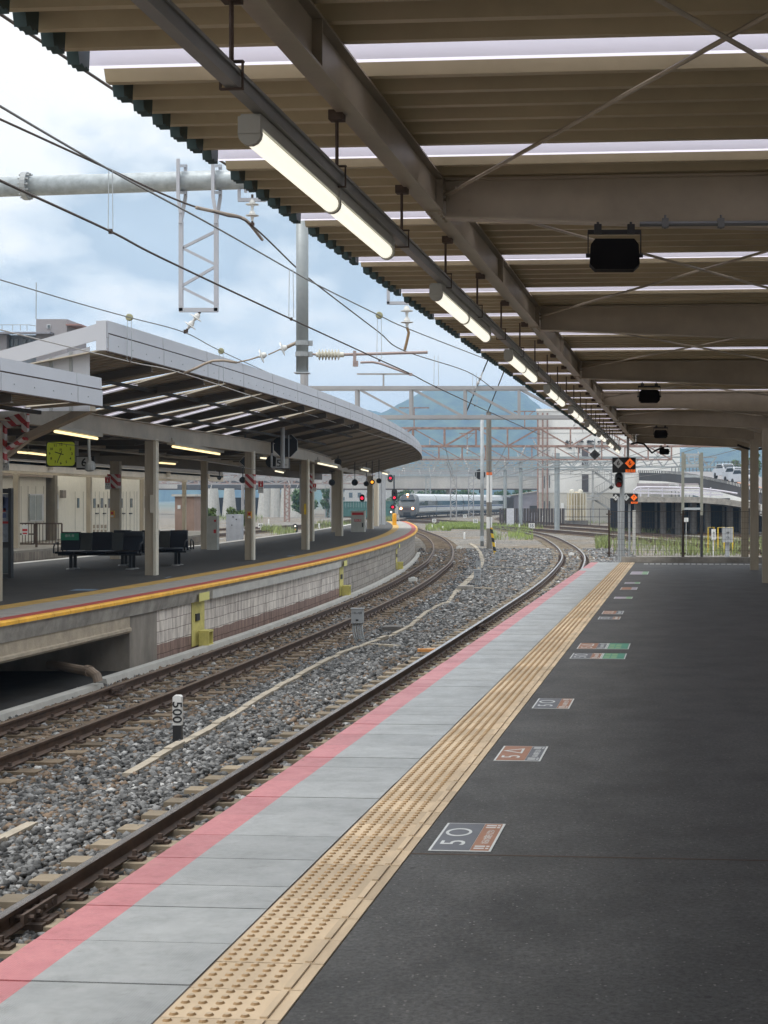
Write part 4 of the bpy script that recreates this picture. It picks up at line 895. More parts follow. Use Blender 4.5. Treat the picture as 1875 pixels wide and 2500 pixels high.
q.build('gable_infill', FASC, c2)
q = MB()
for i in range(13):
    xa = x0-i*.32; zb = EYE+2.56-.28*(eave(y)-xa+.3)
    if zb < zl: break
    q.bar((xa-.30,y+.29,zb),(xa-.30,y+.29,zl-.3),.05,.02,(0,1,0))
q.build('infill_rib', GALVD, c2)
def icol(x, y, w, top, parent, light=True, h0=0.0):
    q = MB(); q.box((x,y,(top+h0)/2), (w,.22,top-h0)); q.build('column', COLUMN, parent)
    if light: q = MB(); q.box((x+w/2+.035,y-.02,(top+h0)/2+.02), (.06,.25,top-h0+.04)); q.build('column_lit_side', IVORY, parent)  # right side of the column coloured paler, as lit from the tracks
icol(-9.03,34.5,.19,zt2-.37,c2); icol(-8.52,43.1,.19,zt2-.37,c2); icol(-8.40,52,.18,zt2-.37,c2); icol(-9.84,62.5,.13,zt2-.3,c2); icol(-9.93,71.2,.28,zt2-.37,c2)
icol(-10.45,87.7,.27,zt2-.37,c2); icol(-11.2,97.3,.25,zt2-.37,c2); icol(-11.9,52.5,.20,zt2-.37,c2,False); icol(-12.45,43.8,.27,zt2-.6,c2,False); icol(-11.3,79.5,.28,zt2-.37,c2,False); icol(-9.3,25.6,.2,zt2-.4,c2,False)
icol(-9.5,14,.2,zt1-.3,c1_)
# striped struts of the near canopy
q = MB(); q.bar(P(-60,1165,26),P(66,1068,26), .16,.14); q.bar(P(66,1068,26),P(225,995,25.2), .14,.12); tag(q.build('canopy_strut', [CREAM]), 'slanting cream strut under the near left canopy', 'strut')
q = MB(); q.bar(P(-30,1048,25.9),P(66,1018,25.9), .17,.17); q.bar(P(62,1010,25.9),P(62,1055,25.9), .10,.10); q.bar(P(5,1045,25.8),P(5,1130,25.8), .13,.13); q.bar(P(0,1108,25.8),P(64,1070,25.8), .18,.05); tag(q.build('warning_trestle', STRIPER), 'red and white striped warning frame under the near left canopy', 'warning frame')
# ---------------- fluorescent fittings
WARM = emit('tube_warm', (1.0,.80,.42), 1.0); WARM2 = emit('tube_pale', (1.0,.92,.68), .8); FIT = mat('fitting_white', (.34,.32,.27), .5)
def fitting(px0, py0, px1, py1, lb, zr=1.2, mt=WARM, two=True):
    A = P(px0,py0,zr*F/(CY-py0)); B = P(px1,py1,zr*F/(CY-py1)); d = (B-A)
    r = thing('fluorescent_fitting', lb, 'lamp', A, 'fluorescent fittings under the left canopies')
    q = MB(); o = V((0,0,.07)); q.bar(A+o-d*.02, B+o+d*.02, .18, .07); q.bar(A+V((0,0,.2)), A+V((0,0,.1)), .03, .03, (0,1,0)); q.build('housing', FIT, r)
    n = 2 if two else 1
    for i in range(n):
        q = MB(); q.tube([A+d*(i/n+.012), A+d*((i+1)/n-.012)], .026, 8); q.build('tube', mt, r, smooth=True)
fitting(133,1053,238,1071,'bright double fluorescent fitting left of the clock, under the canopy joint')
fitting(420,1090,537,1109,'double fluorescent fitting right of the nearest left platform column')
fitting(776,1131,823,1141,'double pale fluorescent fitting past the middle of the left canopy',1.2,WARM2)
fitting(636,1118,668,1121,'pale fluorescent fitting behind the small octagonal board',1.35,WARM2,False); fitting(672,1150,692,1154,'small pale fluorescent fitting just under the white 5 sign',1.1,WARM2,False)
fitting(882,1146,899,1150,'small pale fluorescent fitting near the far end of the left canopy',1.2,WARM2,False); fitting(934,1155,946,1158,'last tiny fluorescent fitting at the far tip of the left canopy',1.15,WARM2,False)
fitting(44,1104,66,1106,'short fluorescent tube at the left behind the clock',1.2,WARM,False); fitting(69,1106,112,1111,'fluorescent tube directly left of the green clock',1.2,WARM,False)
fitting(389,1130,428,1133,'fluorescent tube right of the nearest column, farther row',1.2,WARM,False)
fitting(55,1157,103,1161,'fluorescent tube over the small office windows',1.0,WARM,False); fitting(148,1164,190,1169,'fluorescent tube over the office, right below the 6 sign',1.0,WARM,False)
fitting(292,1170,308,1173,'tiny fluorescent tube behind the striped round column',1.0,WARM,False); fitting(346,1173,364,1175,'tiny fluorescent tube in front of the white lockers',1.0,WARM,False)
# ---------------- clock and number sign
def rr(w, h, rad, n=5):
    o = []
    for cx, cz, a0 in ((w/2-rad,h/2-rad,0),(-w/2+rad,h/2-rad,90),(-w/2+rad,-h/2+rad,180),(w/2-rad,-h/2+rad,270)):
        o += [(cx+rad*math.cos(R(a0+90*i/n)), cz+rad*math.sin(R(a0+90*i/n))) for i in range(n+1)]
    return o
Y = 37.0; c = P(149,1108,Y); w, h = 68/F*Y, 58/F*Y
r = thing('station_clock', 'square yellow-green station clock hanging under the left canopy', 'clock', c)
q = MB(); q.box(c+V((0,.06,0)), (w+.05,.12,h+.05)); q.build('case', BLACKM, r)
q = MB(); q.prism([c+V((x,-.004,z)) for x,z in rr(w,h,.08)], (0,-.008,0)); q.build('face', emit('clock_face', (.40,.47,.03), .12), r)
for n in range(1,13):
    a = math.radians(90-30*n); text('numeral', str(n), BLACKM, r, c+V((math.cos(a)*w*.40,-.016,math.sin(a)*h*.40)), (1,0,0), (0,0,1), .085, .002, bold=.002)
text('lettering', 'JR', BLACKM, r, c+V((0,-.016,h*.17)), (1,0,0), (0,0,1), .08, .002)
for nm, ang, ln, wd in (('hour_hand', 163, .15, .022), ('minute_hand', 248, .235, .016)):
    a = math.radians(ang); d = V((math.cos(a),0,math.sin(a))); q = MB(); q.bar(c+V((0,-.02,0))-d*.07, c+V((0,-.02,0))+d*ln, .006, wd, (0,0,1) if False else (d.z,0,-d.x)); q.build(nm, BLACKM, r)
q = MB()
for e in (-.2,.2): q.tube([c+V((e,.05,h/2)), V((c.x+e,c.y+.05,zz2(Y,c.x)-.1))], .015, 6)
q.build('hanger', BLACKM, r)
Y = 36.6; c = P(207,1130,Y); w, h = 36/F*Y, 27/F*Y; r = thing('track_number_sign', 'white hanging sign with a black 6 right of the clock', 'sign', c)
q = MB(); q.box(c+V((.03,0,-.0)), (w+.08,.12,h+.06)); q.build('sign_box', BLACKM, r); q = MB(); q.box(c+V((0,-.063,.01)), (w,.006,h)); q.build('face', SIGNW2, r)
text('numeral', '6', BLACKM, r, c+V((-.0,-.068,.0)), (1,0,0), (0,0,1), h*1.05, .002, bold=.004)
q = MB(); q.box(P(187,1100,Y), (.07,.07,.55)); q.tube([c+V((.1,0,h/2)), V((c.x+.1,c.y,zz2(Y,c.x)-.1))], .02, 6); q.build('hanger', GREYP, r)
Y = 30.0; q = MB(); q.tube([P(217,1072,Y),P(218,1125,Y)], .028, 8); q.lathe(P(219,1140,Y), (0,0,1), [(.03,.13),(.09,.05),(.095,-.06),(.05,-.09)], 12); q.lathe(P(222,1137,Y), (.7,-.7,0), [(.1,0),(.09,.03)], 12)
one(q, 'platform_camera', GALVD, 'grey dome camera on a pipe hanging in front of the 6 sign', 'camera', P(218,1125,Y))
# ---------------- benches (back to back seats)
SEATB = mat('seat_navy', (.012,.014,.022), .35); SEATG = mat('seat_grey', (.05,.052,.05), .4); BENM = mat('bench_metal', (.02,.02,.022), .35, .4); CHROME = mat('bench_foot', (.35,.35,.35), .3, .7)
def bench(c, w, label, green):
    r = thing('bench', label, 'bench', c, 'black benches on the left platform')
    def W(x, y, z): return V(c)+V((x,y,z))
    ns = 3; segs = []; x = -w/2
    for i in range(ns):
        segs.append((x, x+w*.235, 's')); x += w*.235
        if i < ns-1: segs.append((x, x+w*.1475, 't')); x += w*.1475
    for sgn in (-1, 1):
        for a, b, t in segs:
            q = MB(); mt = SEATB if t == 's' else SEATG
            zb = .90 if t == 's' else .885
            q.prism([W(a+.008,sgn*.10,.46),W(b-.008,sgn*.10,.46),W(b-.008,sgn*.02,zb),W(a+.008,sgn*.02,zb)], (0,sgn*-.035,0)); 
            if t == 's': q.prism([W(a+.008,sgn*.035,.80),W(b-.008,sgn*.035,.80),W(b-.008,sgn*.03,zb+.005),W(a+.008,sgn*.03,zb+.005)], (0,sgn*.03,0))
            q.build('backrest', mt, r)
            q = MB(); q.prism([W(a+.006,sgn*.10,.43),W(a+.006,sgn*.52,.445),W(a+.006,sgn*.55,.42),W(a+.006,sgn*.52,.39),W(a+.006,sgn*.10,.385)], (b-a-.012,0,0)); q.build('seat', mt if t == 's' else BLACK, r)
        for e in (-1, 1):
            q = MB(); xe = e*(w/2+.03); q.tube([W(xe,sgn*.50,.40),W(xe,sgn*.50,.55),W(xe,sgn*.44,.62),W(xe,sgn*.22,.66),W(xe,sgn*.18,.62),W(xe,sgn*.18,.42)], .017, 8); q.build('armrest', BENM, r, smooth=True)
    q = MB(); q.box(W(0,.0,.36), (w+.02,.5,.05)); q.build('frame', BENM, r)
    for e in (-.36,.36):
        for sgn in (-1,1):
            q = MB(); q.box(W(e*w,sgn*.16,.19), (.075,.05,.33)); q.build('leg', BENM, r)
            q = MB(); q.lathe(W(e*w,sgn*.21,.0), (0,0,1), [(.11,0),(.10,.02),(.05,.035)], 12); q.build('foot', CHROME, r, smooth=True)
    if green:
        a, b, _ = segs[0]; o = W((a+b)/2,-.118,.79)
        q = MB(); q.box(o, (b-a-.03,.006,.17)); q.build('green_cover', GREEN, r); text('lettering', '優先 席', SIGNW, r, o+V((0,-.005,.02)), (1,0,0), (0,0,1), .07, .001)
bench((-10.98,37.5,0), 2.0, 'black back to back bench with a green panel on its left seat', True)
bench((-10.35,39.6,0), 1.9, 'plain black bench behind and right of the one with the green panel', False)
# ---------------- notice board at the left edge
Y = 33.2; x1 = (30-CX)/F*Y; r = thing('notice_board', 'black framed timetable board cut by the left edge of the photo', 'notice board', (x1-.8,Y,0))
q = MB(); q.box((x1-.03,Y,.97),(.06,.16,1.94)); q.box((x1-1.6,Y,.97),(.06,.16,1.94)); q.box((x1-.815,Y,1.88),(1.51,.14,.1)); q.box((x1-.815,Y,.72),(1.51,.14,.12)); q.box((x1-.815,Y,.05),(1.51,.14,.08)); q.build('frame', BLACKM, r)
q = MB(); q.box((x1-.815,Y,1.30),(1.5,.05,1.04)); q.build('poster', mat('poster_paper', (.22,.25,.30), .4, var=.3, scale=7), r)
q = MB()
for i,(dx,dz,sx,sz) in enumerate(((-.35,1.66,.4,.2),(-.15,1.6,.2,.28),(-.35,1.35,.45,.1))): q.box((x1+dx,Y-.029,dz),(sx,.004,sz))
q.build('poster_block', mat('poster_blue', (.06,.09,.22), .4), r); q = MB(); q.box((x1-.33,Y-.029,1.47),(.4,.004,.08)); q.box((x1-.2,Y-.029,1.2),(.3,.004,.05)); q.build('poster_red', RED, r)
q = MB(); q.box((x1-.815,Y+.02,.38),(1.5,.03,.56)); q.build('glass_panel', GLASSD, r)
# ---------------- striped cuffs and SOS buttons on columns
def sos(px, py, Y, lb, w=16, h=38):
    c = P(px,py,Y); r = thing('emergency_sign', lb, 'sign', c, 'red and white emergency signs on left platform columns'); W_ = w/F*Y; H = h/F*Y
    q = MB(); q.box(c,(W_,.03,H)); q.build('plate', SIGNW2, r); q = MB(); q.box(c+V((0,-.018,H*.24)),(W_*.9,.006,H*.46)); q.build('red_panel', RED, r)
    text('lettering', 'SOS', WHITE, r, c+V((0,-.023,H*.40)), (1,0,0),(0,0,1), H*.13,.002); text('lettering', '非常', BLACKM, r, c+V((0,-.018,-H*.12)), (1,0,0),(0,0,1), H*.17,.002); text('lettering', 'ボタン', BLACKM, r, c+V((0,-.018,-H*.30)), (1,0,0),(0,0,1), H*.14,.002)
    q = MB(); q.box(c+V((0,-.022,H*.16)),(W_*.22,.006,H*.14)); q.box(c+V((0,-.022,H*.26)),(W_*.09,.006,H*.1)); q.build('hand_mark', WHITE, r)
sos(11,1126,31,'emergency button sign cut by the left edge above the notice board',22,46); sos(263,1179,43.4,'emergency button sign left of the striped round column',13,32); sos(637,1189,42.8,'emergency button sign on the second column from the left',13,30); sos(768,1190,52.5,'small emergency button sign between two far columns',9,20)
for i,(px,py0,py1,Y,w,lb) in enumerate(((278,1158,1192,43.6,.30,'red white striped cuff on the round column behind the benches'),(612,1158,1191,42.95,.24,'red white striped cuff on the second column beside the emergency sign'),(757,1155,1203,62.3,.17,'red white striped cuff on the thin far column'))):
    a, b = P(px,py0,Y), P(px,py1,Y); q = MB(); q.box(((a.x+b.x)/2,Y,(a.z+b.z)/2),(w,.30,a.z-b.z)); one(q,'striped_cuff',STRIPER,lb,'warning cuff',b)
for px,py,Y,lb in ((277,1255,43.6,'yellow box with a red button on the round column behind the benches'),(611,1257,42.9,'yellow box with a red button on the second left column')):
    c = P(px,py,Y); r = thing('emergency_button', lb, 'button box', c, 'emergency button boxes'); q = MB(); q.box(c+V((0,-.09,0)),(10/F*Y,.08,17/F*Y)); q.build('box', mat('button_yellow',(.55,.30,.05),.5), r)
    q = MB(); q.lathe(c+V((0,-.13,.03)),(0,-1,0),[(.04,0),(.035,.025)],12); q.build('button', RED, r); q = MB(); q.box(c+V((0,-.132,-.06)),(.08,.004,.05)); q.build('label_plate', SIGNW2, r)
c = P(745,1243,51.8); q = MB(); q.box(c+V((0,-.02,0)),(.07,.01,.36)); one(q,'yellow_plate',YELLOW,'narrow yellow plate on the third left platform column','plate',c)
c = P(375,1230,34.36); q = MB(); q.box(c+V((-.04,-.0,0)),(.08,.02,.40)); o = one(q,'column_plate',IVORY,'pale narrow plate on the nearest left platform column','plate',c)
# ---------------- octagon boards, white 5 sign, hanging discs
def octagon(px, py, rad, Y, lb, n=8):
    c = P(px,py,Y); k = rad/F*Y; q = MB(); q.prism([c+V((k*math.cos(R(22.5+360*i/n)),0,k*math.sin(R(22.5+360*i/n)))) for i in range(n)], (0,.04,0))
    r = thing('signal_board', lb, 'signal board', c); q.build('board', BLACKM, r); q = MB(); q.bar(c+V((0,.06,k)),V((c.x,c.y+.06,zz2(Y,c.x)-.1)),.05,.05,(0,1,0)); q.build('hanger', BLACKM, r)
    q = MB(); q.tube([c+V((k*math.cos(R(22.5+360*i/n)),.02,k*math.sin(R(22.5+360*i/n)))) for i in (-2,-1,0,1,2)],.012,6); q.build('rim', GALV, r); return r
octagon(697,1087,31,46,'large black octagonal board behind a grey pipe under the left canopy'); octagon(663,1127,15,45,'small black round board left of the large octagonal one',12)
Y = 44.6; c = P(690,1132,Y); r = thing('track_number_sign', 'white sign with a black 5 hanging below the octagonal board', 'sign', c)
q = MB(); q.box(c,(34/F*Y,.10,26/F*Y)); q.build('sign_box', BLACKM, r); q = MB(); q.box(c+V((-.0,-.053,.01)),(31/F*Y,.006,24/F*Y)); q.build('face', SIGNW2, r); text('numeral','5',BLACKM,r,c+V((-.10,-.058,0)),(1,0,0),(0,0,1),.3,.002,bold=.004)
q = MB(); q.tube([P(705,1145,Y),P(705,1062,Y)],.015,6); q.build('hanger', GREYP, r)
Y = 44.0; q = MB(); q.tube([P(690,1022,Y),P(690,1143,Y)],.062,12); q.bar(P(678,1024,Y),P(703,1024,Y),.08,.1); q.bar(P(682,1135,Y),P(701,1135,Y),.02,.03); q.tube([P(663,1106,Y),P(663,1141,Y)],.03,8); q.bar(P(663,1141,Y),P(690,1141,Y),.04,.05)
one(q,'hanging_pipe',GREYP,'thick grey pipe hanging in front of the black octagonal board','pipe',P(690,1022,Y))
def disc(px, py, rad, Y, top, lb, mt=None, stepped=False, lens=None):
    c = P(px,py,Y); k = rad/F*Y; r = thing('repeater_signal', lb, 'signal', c, 'round black repeater signals hung under the left canopy')
    q = MB()
    if stepped: q.prism([c+V((-k,0,0)),c+V((0,0,-k)),c+V((k,0,0)),c+V((0,0,k))],(0,.05,0))
    else: q.lathe(c+V((0,.03,0)),(0,-1,0),[(k*.6,-.12),(k*.9,-.05),(k,0),(k,.03)],16)
    q.build('housing', BLACKM, r)
    q = MB(); q.lathe(c+V((0,-.004,0)),(0,-1,0),[(k*.55,0),(k*.5,.03)],14); q.build('lens', lens or LENX, r)
    if stepped:
        q = MB()
        for a,b in (((-1,0),(0,1)),((0,1),(1,0)),((1,0),(0,-1)),((0,-1),(-1,0))):
            for t in range(5): f0,f1 = t/5,(t+.5)/5; q.bar(c+V((k*(a[0]+(b[0]-a[0])*f0),-.01,k*(a[1]+(b[1]-a[1])*f0))),c+V((k*(a[0]+(b[0]-a[0])*f1),-.01,k*(a[1]+(b[1]-a[1])*f1))),.02,.02,(0,1,0))
        q.build('dashed_edge', WHITE, r)
    q = MB(); t = P(px,top,Y); q.tube([c+V((0,.05,k*.6)),V((c.x,c.y+.05,t.z))],.02,6); q.bar(V((c.x-.12,c.y+.05,t.z)),V((c.x+.12,c.y+.05,t.z)),.05,.04); q.build('hanger', BLACKM, r)
disc(598,1127,14,43.5,1012,'black diamond signal with dashed white edges on a long rod',stepped=True); disc(592,1172,8,46,1140,'small dark round signal under the diamond one')
disc(825,1128,9,62,1070,'round black signal on a rod under the middle of the left canopy'); disc(866,1178,8,70,1085,'dark cluster signal on a rod beside the tall far column'); disc(894,1181,6.5,72,1112,'unlit round signal left of the amber one')
disc(908.5,1177,6.5,73,1105,'round signal with a lit amber lamp under the left canopy',lens=LENO); disc(925,1174,6.5,74,1103,'unlit round signal right of the amber one'); disc(535,1167,5,60,1150,'tiny black signal right of a grey post behind the left platform'); disc(810,1178,8,66,1150,'black square signal left of the wide far column')
# ---------------- cabinets and bollard
def cabinet(px0,px1,py0,py1,Y,lb,d=.5):
    a,b = P(px0,py1,Y),P(px1,py0,Y); c = V(((a.x+b.x)/2,Y+d/2,0)); r = thing('fire_cabinet',lb,'cabinet',c); hh = b.z
    q = MB(); q.box((c.x,c.y,hh/2),(b.x-a.x,d,hh)); q.build('body', mat('cabinet_grey',(.42,.42,.38),.5), r); return r,c,b.x-a.x,hh
r,c,w,hh = cabinet(857,890,1247,1299,79.8,'grey hydrant cabinet with red markings between far left columns')
q = MB(); q.box((c.x,c.y-.253,hh*.86),(w*.85,.006,hh*.12)); q.box((c.x,c.y-.253,hh*.55),(w*.5,.006,hh*.11)); q.build('red_marking',RED,r); text('lettering','消火栓',WHITE,r,(c.x,c.y-.258,hh*.55),(1,0,0),(0,0,1),.11,.002); q = MB(); q.box((c.x+w*.35,c.y-.253,hh*.33),(.07,.006,hh*.2)); q.build('handle',BLACKM,r)
r,c,w,hh = cabinet(505,530,1260,1339,51.6,'tall pale cabinet with red marks beside the fourth left column',.35)
q = MB(); q.box((c.x+w*.3,c.y-.178,hh*.86),(.07,.006,.07)); q.box((c.x+w*.28,c.y-.178,hh*.55),(.08,.006,.12)); q.build('red_marking',RED,r)
c = G(963,1282,0); q = MB(); q.lathe(c,(0,0,1),[(.14,0),(.14,.70),(.10,.78)],14); one(q,'bollard',mat('bollard_yellow',(.80,.38,.02),.5),'yellow bollard near the far end of the left platform','bollard',c)
# blue queue marks on the island floor
for i,(px0,px1,py,lb) in enumerate(((165,245,1440,'nearest pale blue mark on the left platform floor'),(395,425,1409,'pale blue mark beside the nearest left column'),(690,730,1357,'pale floor mark near the third left column'))):
    a,b = G(px0,py+3,0),G(px1,py-2,0); q = MB(); q.box(((a.x+b.x)/2,(a.y+b.y)/2,.003),(b.x-a.x,.45,.004)); one(q,'floor_mark',mat('floor_mark_blue',(.16,.24,.34),.7,var=.3),lb,'floor mark',a)
# ================================================================== farthest left platform and its building
m = MB(); p3 = [(-18.6,20),(-18.4,40),(-17.9,51),(-16.9,66),(-17.1,74),(-18.3,84),(-30,84),(-30,20)]
m.prism([(x,y,ZG) for x,y in p3],(0,0,-.02-ZG)); struct(m.build('far_platform_surface', mat('far_platform_top',(.22,.20,.17),.85,var=.2)))
w3 = wall('block_wall', [(x+.02,y) for x,y in p3[:6]], ZG, -.10, block_mat('block_old',(.27,.235,.19),(.21,.18,.15),(.06,.05,.04),.5,.3,band=(.55,(.42,.33,.30))), .05); tag(w3,'old stained block wall of the farthest left platform','wall')
BEIGE = mat('panel_beige',(.62,.59,.52),.6,var=.06,scale=1,streak=(4,4,.5)); LOCK = mat('locker_ivory',(.74,.71,.62),.5,var=.05)
b3 = thing('station_office','beige panelled office and white lockers on the farthest left platform','building',(-21.2,66,0))
q = MB(); q.box((-22.2,60.5,1.3),(2.2,7.0,2.6)); q.build('office_wall',BEIGE,b3); q = MB(); q.box((-22.1,60.5,2.75),(2.5,7.3,.3)); q.build('office_roof',mat('eave_brown',(.25,.20,.16),.6),b3)
def fac(px, py, X):                                                      # pixel on the facade plane x = X
    Y = X*F/(px-CX); return P(px,py,Y)
def panel(px0,px1,py0,py1,X,mt,name,par,t=.03):
    a,b = fac(px0,py1,X),fac(px1,py0,X); q = MB(); q.box((X+t/2,(a.y+b.y)/2,(a.z+b.z)/2),(t,abs(b.y-a.y),b.z-a.z)); return q.build(name,mt,par)
XF = -21.1
WINF = mat('window_frame',(.55,.56,.58),.4)
for x0,x1,y0,y1 in ((70,104,1206,1273),(125,140,1208,1243)):
    f = panel(x0,x1,y0,y1,XF,WINF,'window_frame',b3,.05); mdx = (x0+x1)/2
    panel(x0+2,mdx-1,y0+3,y1-3,XF+.05,mat('window_pale',(.28,.31,.31),.15),'window_pane',b3,.012); panel(mdx+1,x1-2,y0+3,y1-3,XF+.05,MATS['window_pale'],'window_pane',b3,.012)
panel(146,153,1197,1216,XF,mat('vent_brown',(.22,.19,.16),.6),'vent_box',b3,.15)
for x in (51,68,87,106,124,141): panel(x,x+.7,1187,1280,XF,mat('panel_joint',(.20,.19,.17),.7),'panel_joint',b3,.006)
q = MB(); q.box((-22.2,72.8,1.4),(2.0,17.0,2.8)); q.build('locker_wall',LOCK,b3)
XL = -21.2+.0
for x in (183,203,214,222,232,242,253,262,270,300,308,317,327,334,345): panel(x,x+.6,1200,1296,XL,MATS['panel_joint'],'locker_joint',b3,.006)
for x0,x1,y0,y1 in ((188,193,1216,1240),(227.5,233,1217,1240),(245.5,251,1216,1240),(264,269,1217,1240),(293,298.5,1217,1240),(318,323,1217,1239),(348,354,1211,1240)): panel(x0,x1,y0,y1,XL,GLASSD,'door_window',b3,.02)
for x0,y0 in ((220,1231),(238,1231),(256,1231)): panel(x0,x0+3,y0,y0+8,XL,RUSTD,'number_plate',b3,.02)
for x0 in (227,236,246,255): 
    for y0 in (1281,1293): panel(x0,x0+4.5,y0,y0+9,XL,mat('louvre_tan',(.34,.28,.21),.6),'vent_louvre',b3,.02)
panel(215,221.5,1282,1300,XL,MATS['louvre_tan'],'vent_louvre',b3,.02)
for x0 in (233,251,270,298,315): panel(x0,x0+6,1252,1255,XL,BLACKM,'handle',b3,.05)
q = MB(); q.box((-21.0,64.4,1.3),(.4,.35,2.8)); q.build('corner_post',mat('post_olive',(.17,.15,.12),.7),b3)
SKYN = SKYL.copy(); SKYN.name = 'fill_light_sheet'; [setattr(n.inputs[0],'default_value',(.85,.83,.78,1)) for n in SKYN.node_tree.nodes if n.type == 'BSDF_TRANSLUCENT']
cn3 = thing('far_canopy','dark flat canopy over the farthest left platform','canopy',(-20,52,3))
q = MB(); q.box((-19.4,52,3.14),(3.4,60,.03)); q.build('skylight_strip',mat('roof_glass_neutral',(.8,.8,.8)) if False else SKYN,cn3); q = MB(); q.box((-17.62,52,3.03),(.06,60,.34)); q.build('fascia',RAFT,cn3); q = MB(); q.box((-24.5,52,3.05),(6.6,60,.12)); q.build('roof_sheet',mat('soffit_dark',(.10,.085,.07),.8),cn3)  # translucent strip added to bring daylight onto the office front
for x in (-17.6,-19.5): q = MB(); q.ibeam((x,22,2.8),(x,82,2.8),.2,.34,.02); q.build('longitudinal_beam',CREAM,cn3)
for y in (35,44,53.6,62,70,78):
    q = MB(); q.box((-18.7,y,1.3),(.18,.2,2.6)); q.build('column',COLUMN,cn3); q = MB(); q.ibeam((-17.4,y,2.85),(-27,y,2.85),.15,.25,.02); q.build('cross_beam',CREAM,cn3)
# gate of brown bars
r = thing('barrier_gate','dark brown barred gate with a white notice in front of the office','gate',P(100,1340,55)); Y = 55.0
q = MB()
for a,b in ((40,84),(89,151)):
    for z in ((1278,1328) if a > 50 else (1278,1304,1328)): q.bar(P(a,z,Y),P(b,z,Y),.05,.05)
    n = 6 if a < 50 else 8
    for i in range(n+1): x = a+(b-a)*i/n; q.bar(P(x,1278,Y),P(x,1328,Y),.02 if 0<i<n else .05,.02 if 0<i<n else .05,(0,1,0))
q.build('bars',RUSTD,r); q = MB(); q.bar(P(89,1276,Y),P(89,1336,Y),.07,.07,(0,1,0)); q.build('post',RUSTD,r)
q = MB(); a = P(61,1294,Y-.06); q.box(a,(.22,.02,.36)); q.build('notice',SIGNW2,r); q = MB(); q.box(a+V((0,-.013,-.0)),(.18,.006,.08)); q.box(a+V((0,-.013,-.12)),(.16,.006,.05)); q.build('notice_red',RED,r)
# brown hut and white equipment cabinet
Y = 86; r = thing('brown_hut','small brown hut with a pale flat roof beyond the left platform','building',P(450,1300,Y))
a,b = P(427,1296,Y),P(474,1212,Y); q = MB(); q.box(((a.x+b.x)/2,Y+1.2,(b.z-.3)/2),(b.x-a.x,2.4,b.z+.3)); q.build('wall',mat('hut_brown',(.28,.19,.15),.6),r); q = MB(); q.box(((a.x+b.x)/2,Y+1.2,b.z+.06),(b.x-a.x+.3,2.7,.12)); q.build('roof',CONCL,r)
q = MB(); q.box(P(437,1238,Y-.02),(.16,.02,.2)); q.build('notice',SIGNW2,r)
Y = 80; a,b = P(552,1300,Y),P(589,1256,Y); r = thing('equipment_cabinet','pale grey equipment cabinet beyond the left platform','cabinet',(a.x,Y,ZG))
q = MB(); q.box(((a.x+b.x)/2,Y+.3,(b.z+ZG)/2),(b.x-a.x,.6,b.z-ZG)); q.build('body',mat('cabinet_pale',(.50,.52,.57),.5),r); q = MB()
for px,py in ((569,1262),(577,1268),(566,1282)): q.box(P(px,py,Y-.01),(.06,.03,.06))
q.build('latch',BLACKM,r)
# apartment block up left
Y = 95; ab = thing('apartment_block','grey apartment block with rooftop railing at the upper left','building',P(80,1100,Y))
BLD = mat('render_mauve',(.30,.28,.29),.7,var=.06); BLD2 = mat('render_slate',(.20,.22,.25),.7); RTILE = mat('roof_slate',(.14,.14,.16),.6)
a = P(0,815,Y); q = MB(); q.box((-38.5,Y+4,4.5),(9.5,8,a.z*2-9.0)); q.build('wall',BLD,ab)
q = MB(); x0,x1 = P(20,0,Y).x,P(130,0,Y).x; zt = P(0,816,Y).z; q.box(((x0+x1)/2,Y+2.5,zt/2),(x1-x0,4,zt)); q.build('wing_wall',BLD2,ab)
q = MB(); xa,xb = P(-60,0,Y).x,P(132,0,Y).x; z0 = P(0,818,Y).z; z1 = P(0,806,Y).z; q.prism([(xa,Y-.8,z0),(xb,Y-.8,z0),(xb-.9,Y+2.5,z1),(xa,Y+2.5,z1)],(0,.05,.12)); q.prism([(xb,Y-.8,z0),(xb,Y+6,z0),(xb-.9,Y+5,z1),(xb-.9,Y+2.5,z1)],(0,0,.12)); q.build('roof',RTILE,ab)
xa,xb = P(88,0,Y).x,P(163,0,Y).x; zt = P(0,779,Y).z; q = MB(); q.box(((xa+xb)/2,Y+2,zt-1.5),(xb-xa,4,3.0)); q.build('penthouse',BLD,ab); q = MB(); q.box((xb+.4,Y+2,zt-.35),(.9,4.1,.1)); q.build('penthouse_eave',mat('eave_red',(.30,.17,.15),.6),ab)
for px,py,wx,hz in ((119,797,9,10),(112,798,1,1)): 
    if wx > 2: q = MB(); q.box(P(px,py,Y-.02),(wx/F*Y,.06,hz/F*Y)); f = q.build('window',WINF,ab); q = MB(); q.box(P(px,py,Y-.06),((wx-3)/F*Y,.03,(hz-3)/F*Y)); q.build('pane',GLASSD,f)
for px in (28,40,60,72): q = MB(); q.box(P(px,838,Y+.45),(8/F*Y,.06,20/F*Y)); q.build('window',GLASSD,ab)
q = MB(); q.bar(P(-40,793,Y),P(70,793,Y),.04,.04); q.bar(P(70,793,Y),P(88,796,Y+3),.04,.04)
for px in (-20,5,31,50,66): q.bar(P(px,793,Y),P(px,807,Y),.035,.035,(0,1,0))
q.build('roof_railing',GALV,ab); q = MB(); q.tube([P(88,779,Y+1),P(88.5,690,Y+1)],.03,6); q.build('antenna',GALVD,ab)
